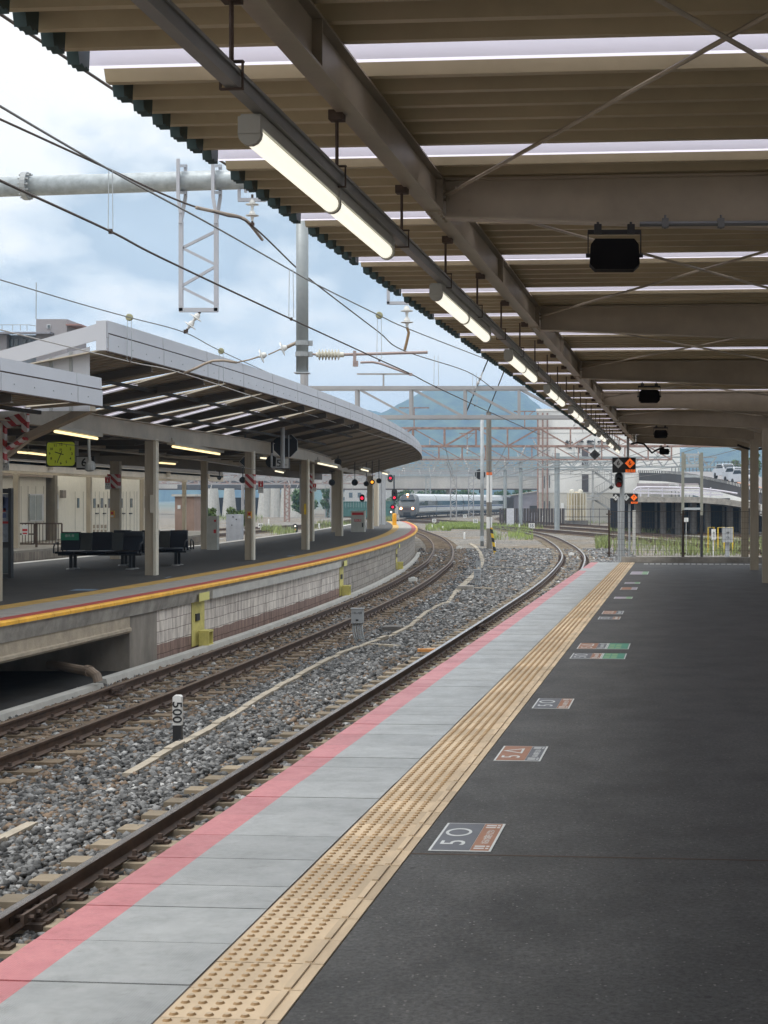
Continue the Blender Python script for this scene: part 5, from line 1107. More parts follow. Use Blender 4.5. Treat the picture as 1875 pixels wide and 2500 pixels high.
# ================================================================== overhead line at the near support (27 m)
YS = 27.0
pb = thing('support_beam','large galvanised tube beam spanning the tracks overhead','beam',P(-200,470,YS))
def bx(px): return 456.5-(px)*.0315                                      # centre line of the tube in the photo
A, B = P(-250,bx(-250),YS), P(2300,bx(2300),YS)
q = MB(); q.tube([A,B],.172,24); o = q.build('tube',mat('galv_mottled',(.40,.44,.46),.45,.3,var=.22,scale=7),pb,smooth=True)
q = MB(); c = P(65,bx(65),YS); q.lathe(c-V((.05,0,0)),(1,0,0),[(.245,0),(.245,.09)],24)
for j in range(14): a = 2*math.pi*j/14; q.tube([c+V((-.09,.215*math.cos(a),.215*math.sin(a))),c+V((.09,.215*math.cos(a),.215*math.sin(a)))],.016,6)
q.build('flange',GALVD,pb)
for x in (A.x-.0,B.x+2.0): q = MB(); q.tube([V((x,YS,ZG)),V((x,YS,A.z+.3))],.17,16); q.build('mast',GALV,pb)
q = MB(); q.tube([B,V((B.x+2.0,YS,B.z+.05))],.17,16); q.build('tube_end',GALV,pb)
# drop truss
LAT = mat('truss_grey',(.44,.45,.49),.5,.15,var=.06)
dt = thing('drop_truss','grey steel lattice frame hanging from the tube beam','lattice frame',P(485,760,YS))
q = MB()
def pq(x0,y0,x1,y1,w=.07,h=.07,dy=0,mb=None): (mb or q).bar(P(x0,y0,YS+dy),P(x1,y1,YS+dy),w,h,(0,1,0))
pq(442,540,442,760,.072); pq(528,540,528,760,.072); pq(438,757,532,757,.072)
q.build('frame',LAT,dt); q = MB()
for x0,y0,x1,y1 in ((446,605,524,566),(446,606,524,645),(446,697,524,652),(446,703,524,742)): pq(x0,y0,x1,y1,.045,.04)
q.build('diagonal',LAT,dt); q = MB()
for xa,xb in ((435,441),(520,527)):
    for dy in (-.19,.19): pq(xa+(0 if dy<0 else 18),388 if dy<0 else 402,xa+(0 if dy<0 else 18),480,.055,.05,dy); pq(xa+(0 if dy<0 else 18),480,xb+(0 if dy<0 else 5),520,.055,.05,dy); pq(xb+(0 if dy<0 else 5),520,xb,545,.055,.05,dy*.5)
    for yy in (405,470): q.bar(P(xa,yy,YS-.19),P(xa+18,yy,YS+.19),.05,.05)
q.build('clamp_leg',LAT,dt)
def disc_ins(p, d, n, r=.10, l=.15, mb=None):                           # string of porcelain discs from p along d
    d = V(d).normalized()
    prof = []
    for i in range(n):
        o = i*l; prof += [(.02,o),(.035,o+.01),(.055,o+.06),(.05,o+.075),(r,o+.09),(r,o+.10),(.03,o+.115),(.02,o+l)]
    mb.lathe(p,d,prof,16)
def insul(lb, p0, p1, n, base=None, hard=None, r=.115):
    a, b = P(*p0,YS),P(*p1,YS); rt = thing('insulator',lb,'insulator',a,'porcelain insulators on the near overhead line'); l = (b-a).length/n
    m2 = MB(); disc_ins(a,b-a,n,r,l,m2); m2.build('discs',PORC,rt,smooth=False)
    m2 = MB(); d=(b-a).normalized(); m2.tube([a-d*.08,a+d*.03],.022,6); m2.tube([b-d*.02,b+d*.10],.02,6); m2.box(b+d*.05,(.07,.05,.05)); m2.build('fitting',RUSTD,rt); return rt
insul('double disc insulator hanging tilted from the lattice frame',(486,765),(458,803),2)
insul('double disc insulator hanging upright below the bracket at the canopy edge',(616,486),(616,540),2)
q = MB(); pq(584,440,584,490,.05,.05); pq(581,488,650,488,.06,.06); pq(600,440,600,470,.05,.05)
tag(q.build('bracket',LAT),'small angle bracket under the tube beam at the canopy edge','bracket')
dp = thing('drop_pipe','grey pipe hanging down from the tube beam between the tracks','pipe',P(738,915,YS))
q = MB(); q.tube([P(738,440,YS),P(738,912,YS)],.108,20); q.build('pipe',mat('pipe_galv',(.34,.37,.38),.5,.25,var=.1,scale=5),dp,smooth=True); q = MB(); a = P(738,911,YS); q.box(a,(.25,.25,.02)); q.build('end_plate',GALV,dp)
q = MB()
for yy in (838,865): a = P(738,yy,YS); q.lathe(a-V((0,0,.04)),(0,0,1),[(.122,0),(.122,.08)],16); q.box(a+V((.15,0,0)),(.06,.05,.09))
q.build('clamp',GALVD,dp)
# pull-off arm to the left, registration arm to the right
pa = thing('pull_off_arm','pull off wire with two disc insulators left of the hanging pipe','overhead line arm',P(725,838,YS))
q = MB(); q.tube([P(*p,YS) for p in ((726,836),(712,842),(698,849))],.03,8); q.tube([P(*p,YS) for p in ((690,850),(655,866))],.012,6); q.tube([P(*p,YS) for p in ((640,868),(610,878),(578,885))],.014,6); q.tube([P(*p,YS) for p in ((578,885),(545,880),(520,881),(500,888),(480,898),(450,911))],.022,8); q.build('arm',mat('arm_tan',(.34,.28,.22),.55,.2),pa,smooth=True)
q = MB()
for x0,y0,x1,y1 in ((702,847,684,853),(651,865,632,871)): disc_ins(P(x0,y0,YS),P(x1,y1,YS)-P(x0,y0,YS),1,.125,(P(x1,y1,YS)-P(x0,y0,YS)).length,q)
q.build('discs',PORC,pa)
ra = thing('registration_arm','horizontal arm with a ribbed insulator right of the hanging pipe','overhead line arm',P(755,865,YS))
q = MB(); c0 = P(776,866,YS); prof=[]
for i in range(7): o=i*.056; prof += [(.045,o),(.05,o+.01),(.098,o+.024),(.098,o+.03),(.05,o+.046)]
q.lathe(c0,(1,0,0),[(.04,-.03)]+prof+[(.045,.40),(.045,.46)],16); q.build('ribbed_insulator',mat('porcelain_cream',(.62,.60,.52),.25),ra)
q = MB(); q.tube([P(755,864,YS),P(775,866,YS)],.02,8); q.tube([P(832,866,YS),P(864,865,YS),P(1044,860,YS)],.026,10); q.box(P(866,872,YS),(.05,.06,.22)); q.box(P(868,888,YS),(.09,.05,.10)); q.tube([P(*p,YS) for p in ((880,885),(910,884),(930,888),(955,897),(1003,914))],.02,8); q.box(P(1003,914,YS),(.05,.05,.05)); q.build('arm',mat('arm_pink_grey',(.38,.30,.28),.5,.2),ra)
br = thing('canopy_side_bracket','grey bracket with a disc insulator under the canopy edge beyond the pipe','bracket',P(995,740,YS))
q = MB(); pq(948,705,948,742,.05); pq(945,740,1000,740,.05); q.build('frame',LAT,br); q = MB(); disc_ins(P(993,746,YS),P(994,800,YS)-P(993,746,YS),2,.11,.2,q); q.build('discs',PORC,br)
q = MB(); q.tube([P(994,800,YS),P(998,812,YS),P(993,835,YS),P(988,855,YS)],.025,8); q.build('link',mat('link_rust',(.25,.16,.08),.7),br)
# wires: photo pixels at their real distances
def wire(lb, pts, r, mt=CABLE, name='overhead_wire', step=None):
    q = MB(); P3 = [P(*p) for p in pts]
    if len(P3) > 2: P3 = [V(p) for p in smooth3(P3)]
    q.tube(P3,r*.8,6); o = q.build(name,mt,smooth=True); rebase(o,P3[0]); tag(o,lb,'wire','overhead wires'); return o
def smooth3(P3, k=6):
    out = []
    for i in range(len(P3)-1):
        p0,p1,p2,p3 = P3[max(i-1,0)],P3[i],P3[i+1],P3[min(i+2,len(P3)-1)]
        for t in range(k):
            x=t/k; out.append(0.5*((2*p1)+(p2-p0)*x+(2*p0-5*p1+4*p2-p3)*x*x+(3*p1-p0-3*p2+p3)*x**3))
    out.append(P3[-1]); return out
def atz(px,py,zr): return (px,py,zr*F/(CY-py))
wire('thick feeder wire highest at the left, passing behind the canopy edge',[atz(-60,-6,6.1),atz(0,34,6.1),atz(240,194,6.1),atz(506,371,6.1),atz(800,567,6.1)],.028)
wire('carrier wire over the near track starting at mid left of the sky',[(-60,218,10.2),(0,259,10.6),(270,416,13.2),(523,553,16.8),(707,658,20.5),(776,696,22),(926,770,25.4),(1000,804,27.2),(1200,882,34)],.012,WIREG)
fw = [(-70,262,18.6),(0,291,19.5),(262,411,22.4),(380,466,24.0),(468,502,25.2),(550,526,26.2),(612,548,27),(724,654,32),(776,697,34.2),(924,810,43),(986,856,47),(1140,907,58),(1205,950,64)]
wire('twisted feeder cable tied to the upright disc insulator',fw,.02)
q = MB(); q.tube([V(p) for p in smooth3([P(*p) for p in [(480,507,25.2),(540,520,26.2),(585,530,26.7),(608,545,26.95),(640,585,29)]])],.03,8); one(q,'jumper_cable',mat('jumper_tan',(.33,.27,.22),.6),'pale jumper cable wrapped beside the upright insulator','cable',P(480,507,25.2),smooth=True)
wire('contact wire crossing low over the near track with droppers',[(-60,411,10.2),(0,441,10.6),(270,565,13.2),(400,632.5,14.9),(711,779,19.6),(930,880,25.5),(1005,914,27.2),(1065,945,31),(1200,1008,40.5),(1320,1062,55)],.013)
wire('carrier wire over the left track running down to the lattice frame',[(-40,673,20.5),(0,683,21.0),(190,740,23.2),(316,775,24.9),(449,811,27),(539,857,30),(700,930,37),(830,985,45),(900,1018,52)],.011,WIREG)
wire('pale contact wire crossing in front of the left canopy',[(-40,792,20.5),(0,805,21.0),(316,883,25.2),(450,913,27),(686,990.6,36.5),(856,1043,47.5),(920,1064,54),(993,1083,62),(1060,1105,75)],.012,mat('wire_pale',(.42,.40,.38),.5,.3))
wire('thin wire stretched under the left canopy past the clock',[(62,1072,36),(230,1093,36.4),(420,1111,37),(640,1150,42)],.010,WIREG)
def dropper(x, y0, y1, Y, lb, ball=False):
    r = thing('dropper',lb,'dropper',P(x,y1,Y),'droppers between the overhead wires'); q = MB()
    k = 6.5/F*Y
    q.tube([P(x,y0,Y)+V((-k*.7,0,0)),P(x,y1-6,Y)+V((-k*.9,0,0)),P(x,y1,Y),P(x,y1-6,Y)+V((k*.9,0,0)),P(x,y0,Y)+V((k*.7,0,0))],.0035 if Y<17 else .005,5); q.build('loop',GALV,r); q = MB(); q.box(P(x,y1,Y),(.03,.03,.04)); q.build('clip',RUSTD,r)
    if ball: q = MB(); q.lathe(P(x,y0,Y)+V((0,-.04,0)),(0,1,0),[(.05,0),(.06,.02),(.06,.05),(.05,.07)],12); q.build('pulley',mat('pulley_olive',(.30,.29,.17),.6),r)
dropper(270,416,565,13.2,'large dropper at the left over the near track'); dropper(711,658,779,19.6,'dropper just left of the hanging pipe'); dropper(926,770,880,25.5,'dropper with a pulley right of the hanging pipe',True)
dropper(316,775,883,25.2,'dropper with a pulley over the corner of the left canopy',True); dropper(540,857,944,30,'dropper with a pulley in front of the grey fascia',True)
for i,(x,y0,y1,Y) in enumerate(((686,925,990,36.5),(786,968,1020,42),(858,1003,1044,47.5),(920,1030,1064,54),(1065,868,945,31),(1159,910,990,37))): dropper(x,y0,y1,Y,'small dropper, %s beyond the hanging pipe'%['nearest','second','third','fourth','fifth, far right of the pipe','sixth, farthest right'][i])
# ================================================================== between the tracks
def gpath(pts, z=ZG): return [G(x,y,z) for x,y in pts]
DUCT = mat('duct_concrete',(.41,.36,.285),.85,var=.2,scale=3,bump=.2)
def duct(pts, lb, w=.105):
    p = gpath(pts,ZG+.045); q = MB(); s = []
    for a,b in zip(p,p[1:]):
        n = max(1,int((b-a).length/.5))
        for i in range(n):
            u,v = a+(b-a)*(i/n),a+(b-a)*((i+1)/n); d = (v-u); j = RNG.uniform(-.02,.012); q.bar(u+d*.01+V((0,0,j)),v-d*.01+V((0,0,j)),w,.10)
    return one(q,'cable_duct',DUCT,lb,'cable duct',p[0])
duct([(-60,2085),(0,2055),(80,2015)],'short stub of concrete cable duct at the left edge'); duct([(310,1895),(410,1838),(500,1790),(640,1705),(760,1636),(840,1595),(905,1571)],'long pale concrete cable duct running between the two tracks')
duct([(905,1571),(962,1552),(1000,1533),(1040,1498),(1068,1482),(1093,1473),(1103,1462),(1112,1448)],'cable duct beyond the nearest junction box, bending right')
duct([(1112,1448),(1118,1443),(1150,1412),(1172,1388),(1178,1370),(1172,1350),(1160,1335),(1148,1328)],'farthest bent stretch of cable duct leading to the pole',.2); duct([(905,1575),(935,1577),(975,1580)],'short branch of cable duct at the nearest junction box',.11); duct([(1155,1436),(1180,1438),(1204,1440)],'short branch of cable duct by the second junction box',.1); duct([(1190,1386),(1230,1387),(1330,1387)],'long thin branch of cable duct towards the shiny track',.08)
# 500 post
c = G(434,1818,ZG); r = thing('distance_post','white and black post marked 500 standing in the ballast','post',c); w = .105; Y = c.y; h = P(434,1697,Y).z-ZG
q = MB(); q.box((c.x,Y,ZG+h*.2),(w,.09,h*.4)); q.build('black_foot',BLACKM,r)
q = MB(); z1 = ZG+h*.4; q.prism([(c.x-w/2,Y-.045,z1),(c.x+w/2,Y-.045,z1),(c.x+w/2,Y-.045,ZG+h*.97),(c.x+w*.3,Y-.045,ZG+h),(c.x-w*.3,Y-.045,ZG+h),(c.x-w/2,Y-.045,ZG+h*.97)],(0,.09,0)); q.build('white_top',WHITE,r)
text('numerals','500',BLACKM,r,(c.x,Y-.05,ZG+h*.665),(0,0,-1),(1,0,0),.16,.003,sx=1.12,bold=.002)
# junction boxes
def jbox(px, ptop, pbot, pfoot, wpx, lb, txt, legs=4):
    c = G(px,pfoot,ZG); Y = c.y; r = thing('junction_box',lb,'junction box',c,'grey junction boxes beside the tracks'); w = wpx/F*Y; zt = P(px,ptop,Y).z; zb = P(px,pbot,Y).z
    q = MB(); q.box((c.x,Y,(zt+zb)/2),(w,.16,zt-zb)); q.box((c.x,Y,zt+.006),(w+.03,.19,.012)); q.build('box',GREYP,r)
    if txt: text('lettering',txt,DGREY,r,(c.x,Y-.083,zb+(zt-zb)*.72),(1,0,0),(0,0,1),w*.26,.002)
    q = MB(); q.box((c.x,Y-.083,zb+(zt-zb)*.22),(w*.22,.006,(zt-zb)*.11)); q.build('plate',BLACKM,r)
    q = MB()
    for i in range(legs): x = c.x-w*.38+w*.76*i/max(1,legs-1); q.tube([(x,Y,zb),(x,Y,ZG+.25),(x+.03,Y-.01,ZG+.10),(x+.09,Y-.02,ZG-.02)],.019,8)
    q.build('conduit',GALV,r,smooth=True)
jbox(873,1486,1521,1568,29,'nearest grey junction box on curved conduits, lettered 1BL-4JB','1BL-4JB',5); jbox(1165,1391,1412,1434,16,'second grey junction box beside a concrete block, lettered 1BL-5B','1BL-5B',4); jbox(1214,1349,1364,1383,12,'farthest small junction box by the striped pole','15-5B',3); jbox(1168,1370,1384,1398,11,'pale grey junction box just behind the second one',None,2)
def blk(x0,x1,y0,y1,lb,mt=CONCD):
    a = G(x0,y1,ZG); b = P(x1,y0,a.y); q = MB(); q.box(((a.x+b.x)/2,a.y+.25,(ZG+b.z)/2+.0),(b.x-a.x,.5,b.z-ZG)); q.box(((a.x+b.x)/2,a.y+.25,b.z+.012),((b.x-a.x)*.96,.47,.024)); q.box(((a.x*.6+b.x*.4),a.y-.008,b.z-.04),(.12,.02,.06)); one(q,'cable_pit',mt,lb,'cable pit',a)
blk(933,979,1533,1546,'dark low cable pit right of the nearest junction box'); blk(1116,1155,1433,1446,'stained concrete cable pit left of the second junction box',CONC); blk(1178,1205,1387,1391,'low concrete cable pit in front of the farthest small junction box',CONCD)
# joint plates and small track items
q = MB(); a = G(930,1790/1.1293*1.13,ZG) if False else G(1030,1591,ZR-.12); q.box(a+V((.1,0,.03)),(.36,.16,.05)); one(q,'orange_tie',mat('tie_orange',(.60,.27,.08),.7),'orange painted sleeper end beside the shiny rail','sleeper marker',a)
for px,py,pth,lb in ((282,1680,T1,'bolted rail joint on the far rail of the brown track'),(470,1668,T1,'bolted rail joint on the near rail of the brown track'),(1173,1527,T2,'dark rail joint on the shiny rail halfway along'),(80,2215,T2,'bolted rail joint on the shiny rail at the lower left')):
    a = G(px,py,ZR-.05); ang = .085; q = MB()
    for e in (-1,1): q.box(a+V((e*.045,0,-.015)),(.025,.56,.07),-ang)
    for k in (-.2,-.07,.07,.2): q.tube([a+V((-.08,k,-.015)),a+V((.08,k,-.015))],.018,6)
    q.box(a+V((0,0,-.10)),(.26,.3,.04),-ang); one(q,'rail_joint',RUSTD,lb,'rail joint',a)
for px,py,lb in ((1008,1415,'white balise box between the rails of the brown track'),(1120,1337,'white marker block on the brown track'),(1395,1353,'small white block between the rails near the platform end')):
    a = G(px,py,ZR-.1); q = MB(); q.box(a,(.30,.22,.12)); q.box(a+V((.0,0,.07)),(.14,.16,.04)); one(q,'track_block',WHITE,lb,'track device',a)
# speed boards, pegs, poles
def board35(px,py,w,foot,lb,txt='35'):
    c0 = G(px,foot,ZG); Y = c0.y; c = P(px,py,Y); r = thing('speed_board',lb,'speed board',c0,'white speed limit boards in the yard'); s = w/F*Y
    q = MB(); q.box(c,(s,.04,s*.86)); q.build('board',WHITE,r); text('numerals',txt,BLACKM,r,c+V((0,-.024,0)),(1,0,0),(0,0,1),s*.72,.003,bold=.01*s); q = MB(); q.box((c.x,Y+.03,(ZG+c.z)/2),(.06,.04,c.z-ZG)); q.build('post',WHITE,r)
board35(1060,1271,10,1282,'35 speed board left of the grass, nearest the train'); board35(1135,1260,9,1266,'35 speed board at the back beside a small tan board'); board35(1161,1272,12,1284,'35 speed board just left of the concrete pole'); board35(1298,1284,15,1294,'largest 35 speed board right of the concrete pole'); board35(636,1283,12,1296,'45 speed board seen between left platform columns','45'); board35(1519,1282,10,1290,'small 15 speed board low by the signal post','15')
for i,(px,py,foot) in enumerate(((1055,1284,1291),(1081,1288,1294),(1134,1303,1315),(1268,1282,1291),(1207,1326,1340),(656,1270,1284),(779,1281,1290),(1325,1263,1278))):
    a = G(px,foot,ZG); z = P(px,py-3,a.y).z; w = .16 if i not in (7,) else .3
    q = MB(); q.lathe(a,(0,0,1),[(w/2,0),(w/2,z-ZG-.04),(w*.3,z-ZG)],10); one(q,'marker_peg',WHITE,'small white marker peg, %s of those in the yard'%['left of the grass','in front of the grass','in front of the concrete pole foot','right of the pole past the switches','right beside the striped guy','behind the second left column','behind the third left column','at the brown fence'][i],'marker peg',a,'white marker pegs in the yard')
# concrete pole, steel pole, striped guy
cp = G(1194.5,1343,ZG); r = thing('concrete_pole','tall concrete pole with white band and orange tape between the tracks','pole',cp); Y = cp.y; zt = P(0,1006,Y).z
q = MB(); q.tube([V((cp.x,Y,ZG)),V((cp.x-.03,Y,zt))],[.165,.15],16); q.build('shaft',mat('pole_concrete',(.20,.18,.15),.85,var=.25,scale=3,streak=(3,3,.4)),r,smooth=False)
q = MB(); a,b = P(1194,1226,Y),P(1194,1160,Y); q.tube([V((cp.x,Y,a.z)),V((cp.x,Y,b.z))],.172,16); a,b = P(1194,1290,Y),P(1194,1262,Y); q.tube([V((cp.x,Y,a.z)),V((cp.x,Y,b.z))],.17,16); q.build('white_band',WHITE,r); q = MB(); a,b = P(1194,1160,Y),P(1194,1153,Y); q.tube([V((cp.x,Y,a.z)),V((cp.x,Y,b.z))],.178,16); q.build('orange_tape',ORANGE,r)
q = MB(); q.tube([V((cp.x-.02,Y-.18,P(0,1050,Y).z)),V((cp.x+.02,Y-.19,P(0,1230,Y).z)),V((cp.x+.15,Y-.19,ZG))],.018,6)
for yy in (1090,1125,1150): q.lathe(V((cp.x,Y,P(0,yy,Y).z)),(0,0,1),[(.18,0),(.18,.05)],14)
q.build('cable_strap',WIREG,r)
a = G(1207,1355,ZG); q = MB(); q.tube([a+V((.05,0,0)),P(1199,1288,a.y)],.075,10); one(q,'striped_guy',STRIPEY,'yellow and black striped guy guard at the foot of the concrete pole','guy guard',a)
sp_ = G(1177,1334,ZG); r = thing('steel_pole','slim grey pole with black board left of the concrete pole','pole',sp_); Y = sp_.y; q = MB(); q.tube([V((sp_.x,Y,ZG)),V((sp_.x,Y,P(0,1012,Y).z))],.115,12); q.build('shaft',GALVD,r,smooth=True)
q = MB(); c = P(1172,1158,Y); k = 13/F*Y; q.prism([c+V((k*math.cos(R(15+30*i)),.15,k*math.sin(R(15+30*i)))) for i in range(12)],(0,.05,0)); q.build('round_board',BLACKM,r); q = MB(); c = P(1175,1200,Y); k=6/F*Y; q.lathe(c+V((0,.1,0)),(0,1,0),[(k,0),(k,.2)],12); q.build('small_board',BLACKM,r)
q = MB(); q.bar(P(1160,1151,Y),P(1187,1151,Y),.05,.05); q.bar(P(1163,1151,Y),P(1163,1187,Y),.03,.03,(0,1,0)); q.bar(P(1163,1187,Y),P(1185,1187,Y),.04,.04); q.box(P(1177,1315,Y)-V((0,.15,0)),(.24,.14,.32)); q.build('fittings',GALV,r)
# ================================================================== gantries over the yard
GPINK = mat('gantry_grey',(.34,.335,.34),.55,.1,var=.08,scale=1.5); GGRN = mat('gantry_galv',(.33,.36,.37),.55,.2,var=.1)
def gantry(Y, x0, x1, ytop, ybot, pitch, lb, mt, mtd=None, kind='N', th=.14, posts=(), lattice=False, wpost=.3, ins=0, dpt=.7):
    r = thing('gantry',lb,'gantry',P((x0+x1)/2,1250,Y),'overhead line gantries across the yard'); a0,a1 = P(x0,ytop,Y),P(x1,ytop,Y); zt = a0.z; zb = P(0,ybot,Y).z
    q = MB()
    for dy in (0,dpt): q.bar((a0.x,Y+dy,zt),(a1.x,Y+dy,zt),th,th); q.bar((a0.x,Y+dy,zb),(a1.x,Y+dy,zb),th,th)
    q.build('chord',mt,r); q = MB(); n = max(2,int(round((a1.x-a0.x)/pitch)))
    for i in range(n+1):
        x = a0.x+(a1.x-a0.x)*i/n
        for dy in (0,dpt):
            if kind != 'W': q.bar((x,Y+dy,zb),(x,Y+dy,zt),th*.75,th*.75,(0,1,0))
            if i < n:
                xn = a0.x+(a1.x-a0.x)*(i+1)/n
                if kind == 'N': q.bar((x,Y+dy,zt),(xn,Y+dy,zb),th*.6,th*.6,(0,1,0))
                elif kind == 'Z': q.bar((x,Y+dy,zt if i%2 else zb),(xn,Y+dy,zb if i%2 else zt),th*.6,th*.6,(0,1,0))
                else: xm=(x+xn)/2; q.bar((x,Y+dy,zt),(xm,Y+dy,zb),th*.6,th*.6,(0,1,0)); q.bar((xm,Y+dy,zb),(xn,Y+dy,zt),th*.6,th*.6,(0,1,0))
        q.bar((x,Y,zt),(x,Y+dpt,zt),th*.5,th*.5); q.bar((x,Y,zb),(x,Y+dpt,zb),th*.5,th*.5)
    q.build('bracing',mtd or mt,r)
    for px in posts:
        q = MB(); x = P(px,0,Y).x
        if lattice:
            w=wpost
            for dx in (-w,w):
                for dy in (-.15,.55): q.bar((x+dx,Y+dy,ZG),(x+dx,Y+dy,zt+.3),.11,.11,(0,1,0))
            z=ZG; s=1
            while z < zt:
                for dy in (-.15,.55): q.bar((x-w*s,Y+dy,z),(x+w*s,Y+dy,z+.55),.06,.06,(0,1,0))
                z+=.55; s=-s
        else: q.tube([(x,Y+.3,ZG),(x,Y+.3,zt+.4)],wpost,10)
        q.build('mast',mtd or mt,r)
    if ins:
        q = MB(); RI = random.Random(int(Y))
        for i in range(ins):
            x = a0.x+(a1.x-a0.x)*(i+.5)/ins+RI.uniform(-.6,.6); up = RI.random() < .45
            p = V((x,Y-.1,zt+.1 if up else zb-.1)); d = V((RI.uniform(-.5,.5),0,1 if up else -1)); d.normalize(); p2 = p
            for k in range(2): q.lathe(p+d*(.22*k),d,[(.03,0),(.06,.06),(.07,.1),(.07,.12),(.03,.2)],8)
            q.tube([p-d*.15,p+d*.62],.02,5)
        q.build('insulators',mat('porcelain_far',(.46,.46,.46),.4),r)
        q = MB()
        for i in range(max(2,ins//2)):
            x = a0.x+(a1.x-a0.x)*(i+.3)/max(2,ins//2); w = RI.uniform(.6,1.3); z = zt+RI.uniform(.5,1.4)
            q.bar((x,Y,zt),(x,Y,z),.07,.07,(0,1,0)); q.bar((x-w,Y,z),(x+w,Y,z),.07,.07); 
            if RI.random()<.6: q.bar((x-w*.8,Y,z),(x,Y,z-.5),.05,.05,(0,1,0)); q.bar((x+w*.8,Y,z),(x,Y,z-.5),.05,.05,(0,1,0))
        q.build('outrigger',mt,r)
    return r
gantry(64,738,2060,947,1018,2.35,'pale grey angle truss gantry, nearest, against the hill',GPINK,None,'N',.15,(2050,),ins=5); q = MB(); q.tube([P(743,947,64),P(743,860,64)],.17,8); q.tube([P(743,947,64),P(743,1255,64)],.2,8); tag(q.build('gantry_mast',GPINK),'pale grey mast at the left end of the nearest gantry, behind the canopy','pole')
gantry(100,930,2010,1045,1089,2.05,'rust stained gantry across the yard just behind the nearest grey one',RUST,RUST,'Z',.12,(2000,),ins=8)
gantry(133,900,1640,1090,1122,2.0,'second rust stained gantry, lower in the view than the first',RUST,RUST,'N',.12,(),ins=8)
gantry(150,930,1750,1116,1140,1.5,'galvanised triangular truss gantry with tubular grey mast',GGRN,None,'W',.13,(1360,),wpost=.27,ins=9)
gantry(172,880,1560,1119,1141,1.6,'galvanised truss gantry behind the triangular one',GGRN,None,'W',.13,(1271,),wpost=.22,ins=10); gantry(196,860,1500,1127,1146,1.8,'grey truss gantry in front of the road bridge, fourth from the back',GGRN,None,'Z',.14,(1233,),wpost=.22,ins=10)
gantry(222,450,1330,1134,1151,1.8,'grey truss gantry with lattice mast beside the train',GPINK,GPINK,'Z',.14,(1107,),lattice=True,wpost=.42,ins=12); gantry(250,380,1330,1141,1156,2.0,'grey truss gantry above the train carriages',GPINK,None,'Z',.15,(1150,800),lattice=True,wpost=.4,ins=12); gantry(278,380,1330,1148,1162,2.2,'farthest grey truss gantry just before the road bridge',GGRN,None,'Z',.15,(1045,),lattice=True,wpost=.4,ins=10)
gantry(140,240,900,1152,1172,1.6,'tangled grey gantry seen under the left canopy',GPINK,None,'W',.11,(598,),lattice=True,wpost=.25,ins=8); gantry(175,220,900,1168,1182,1.8,'second tangled grey gantry seen under the left canopy',GPINK,None,'Z',.12,(815,),lattice=True,wpost=.3,ins=8); gantry(205,300,930,1160,1180,2.2,'third tangled gantry seen under the left canopy near the signals',RUST,None,'W',.12,(700,),lattice=True,wpost=.3,ins=8)
# wires running through the gantries
RW = random.Random(5)
for i,(x0,x1) in enumerate(((-7,-19),(-3,-14),(0,-17),(4,-12),(7,-8),(10,-5),(13,0))):
    q = MB(); pts=[]
    for y in range(100,300,14): t=(y-100)/200; pts.append((x0+(x1-x0)*t, y, EYE+3.5-.35*math.sin(math.pi*((y-100)%66)/66)))
    q.tube(pts,.022,5); pts=[(p[0]+.1,p[1],EYE+2.4) for p in pts]; q.tube(pts,.02,5); o = q.build('overhead_wire',WIREG); rebase(o,pts[0]); tag(o,'distant pair of yard wires threading the gantries, number %s from the left'%['one','two','three','four','five','six','seven'][i],'wire','overhead wires')
for k,(p,q2) in enumerate((((1205,845,64),(1136,1012,66)),((1255,845,64),(1190,1008,80)))):
    m = MB(); m.tube([P(*p),P(*q2)],.03,6); one(m,'feeder_cable',BLACKM,'black slanting feeder cable %s the concrete pole top'%('left of' if k==0 else 'reaching'),'cable',P(*q2))
# ================================================================== signals by the far end of the left platform
def sigpost(px, foot, top, lb, Y=None):
    a = G(px,foot,ZG); q = MB(); q.tube([a,P(px,top,a.y)],.09,8); one(q,'signal_mast',BLACKM,lb,'signal mast',a); return a.y
Yq = 108
sigpost(962,1275,1160,'black signal mast beside the yellow bollard')
signal('railway_signal',P(953,1168,Yq),'upper red signal at the far end of the left platform',[(.02,LENR)],.38,.55); signal('railway_signal',P(963,1208,Yq),'large red signal left of the train',[(-.2,LENR),(.1,LENX)],.40,.85)
signal('railway_signal',P(959,1238,Yq),'low signal with red and white lamps left of the train',[(.0,LENR)],.42,.36); signal('railway_signal',P(955,1250,Yq),'white lamp signal under the red ones near the bollard',[(.0,LENW)],.30,.30)
signal('railway_signal',P(884,1216,85),'red signal seen between the far columns',[(.0,LENR)],.28,.42); signal('railway_signal',P(731,1155,90),'red signal under the left canopy beyond the third column',[(.1,LENR)],.34,.6); 
c = G(721,1302,ZG); signal('ground_signal',P(721,1290,c.y),'ground signal with red and white lamps between left columns',[(-.15,LENR),(.2,LENW)],.45,.8,base=ZG)
a = P(924,1282,104); q = MB(); q.box((a.x,104,1.7),(.40,.5,3.4)); q.box((a.x+.34,104,1.8),(.24,.45,3.6)); one(q,'relay_mast',GREYP,'grey boxed mast with notice at the end of the left platform','mast',a)
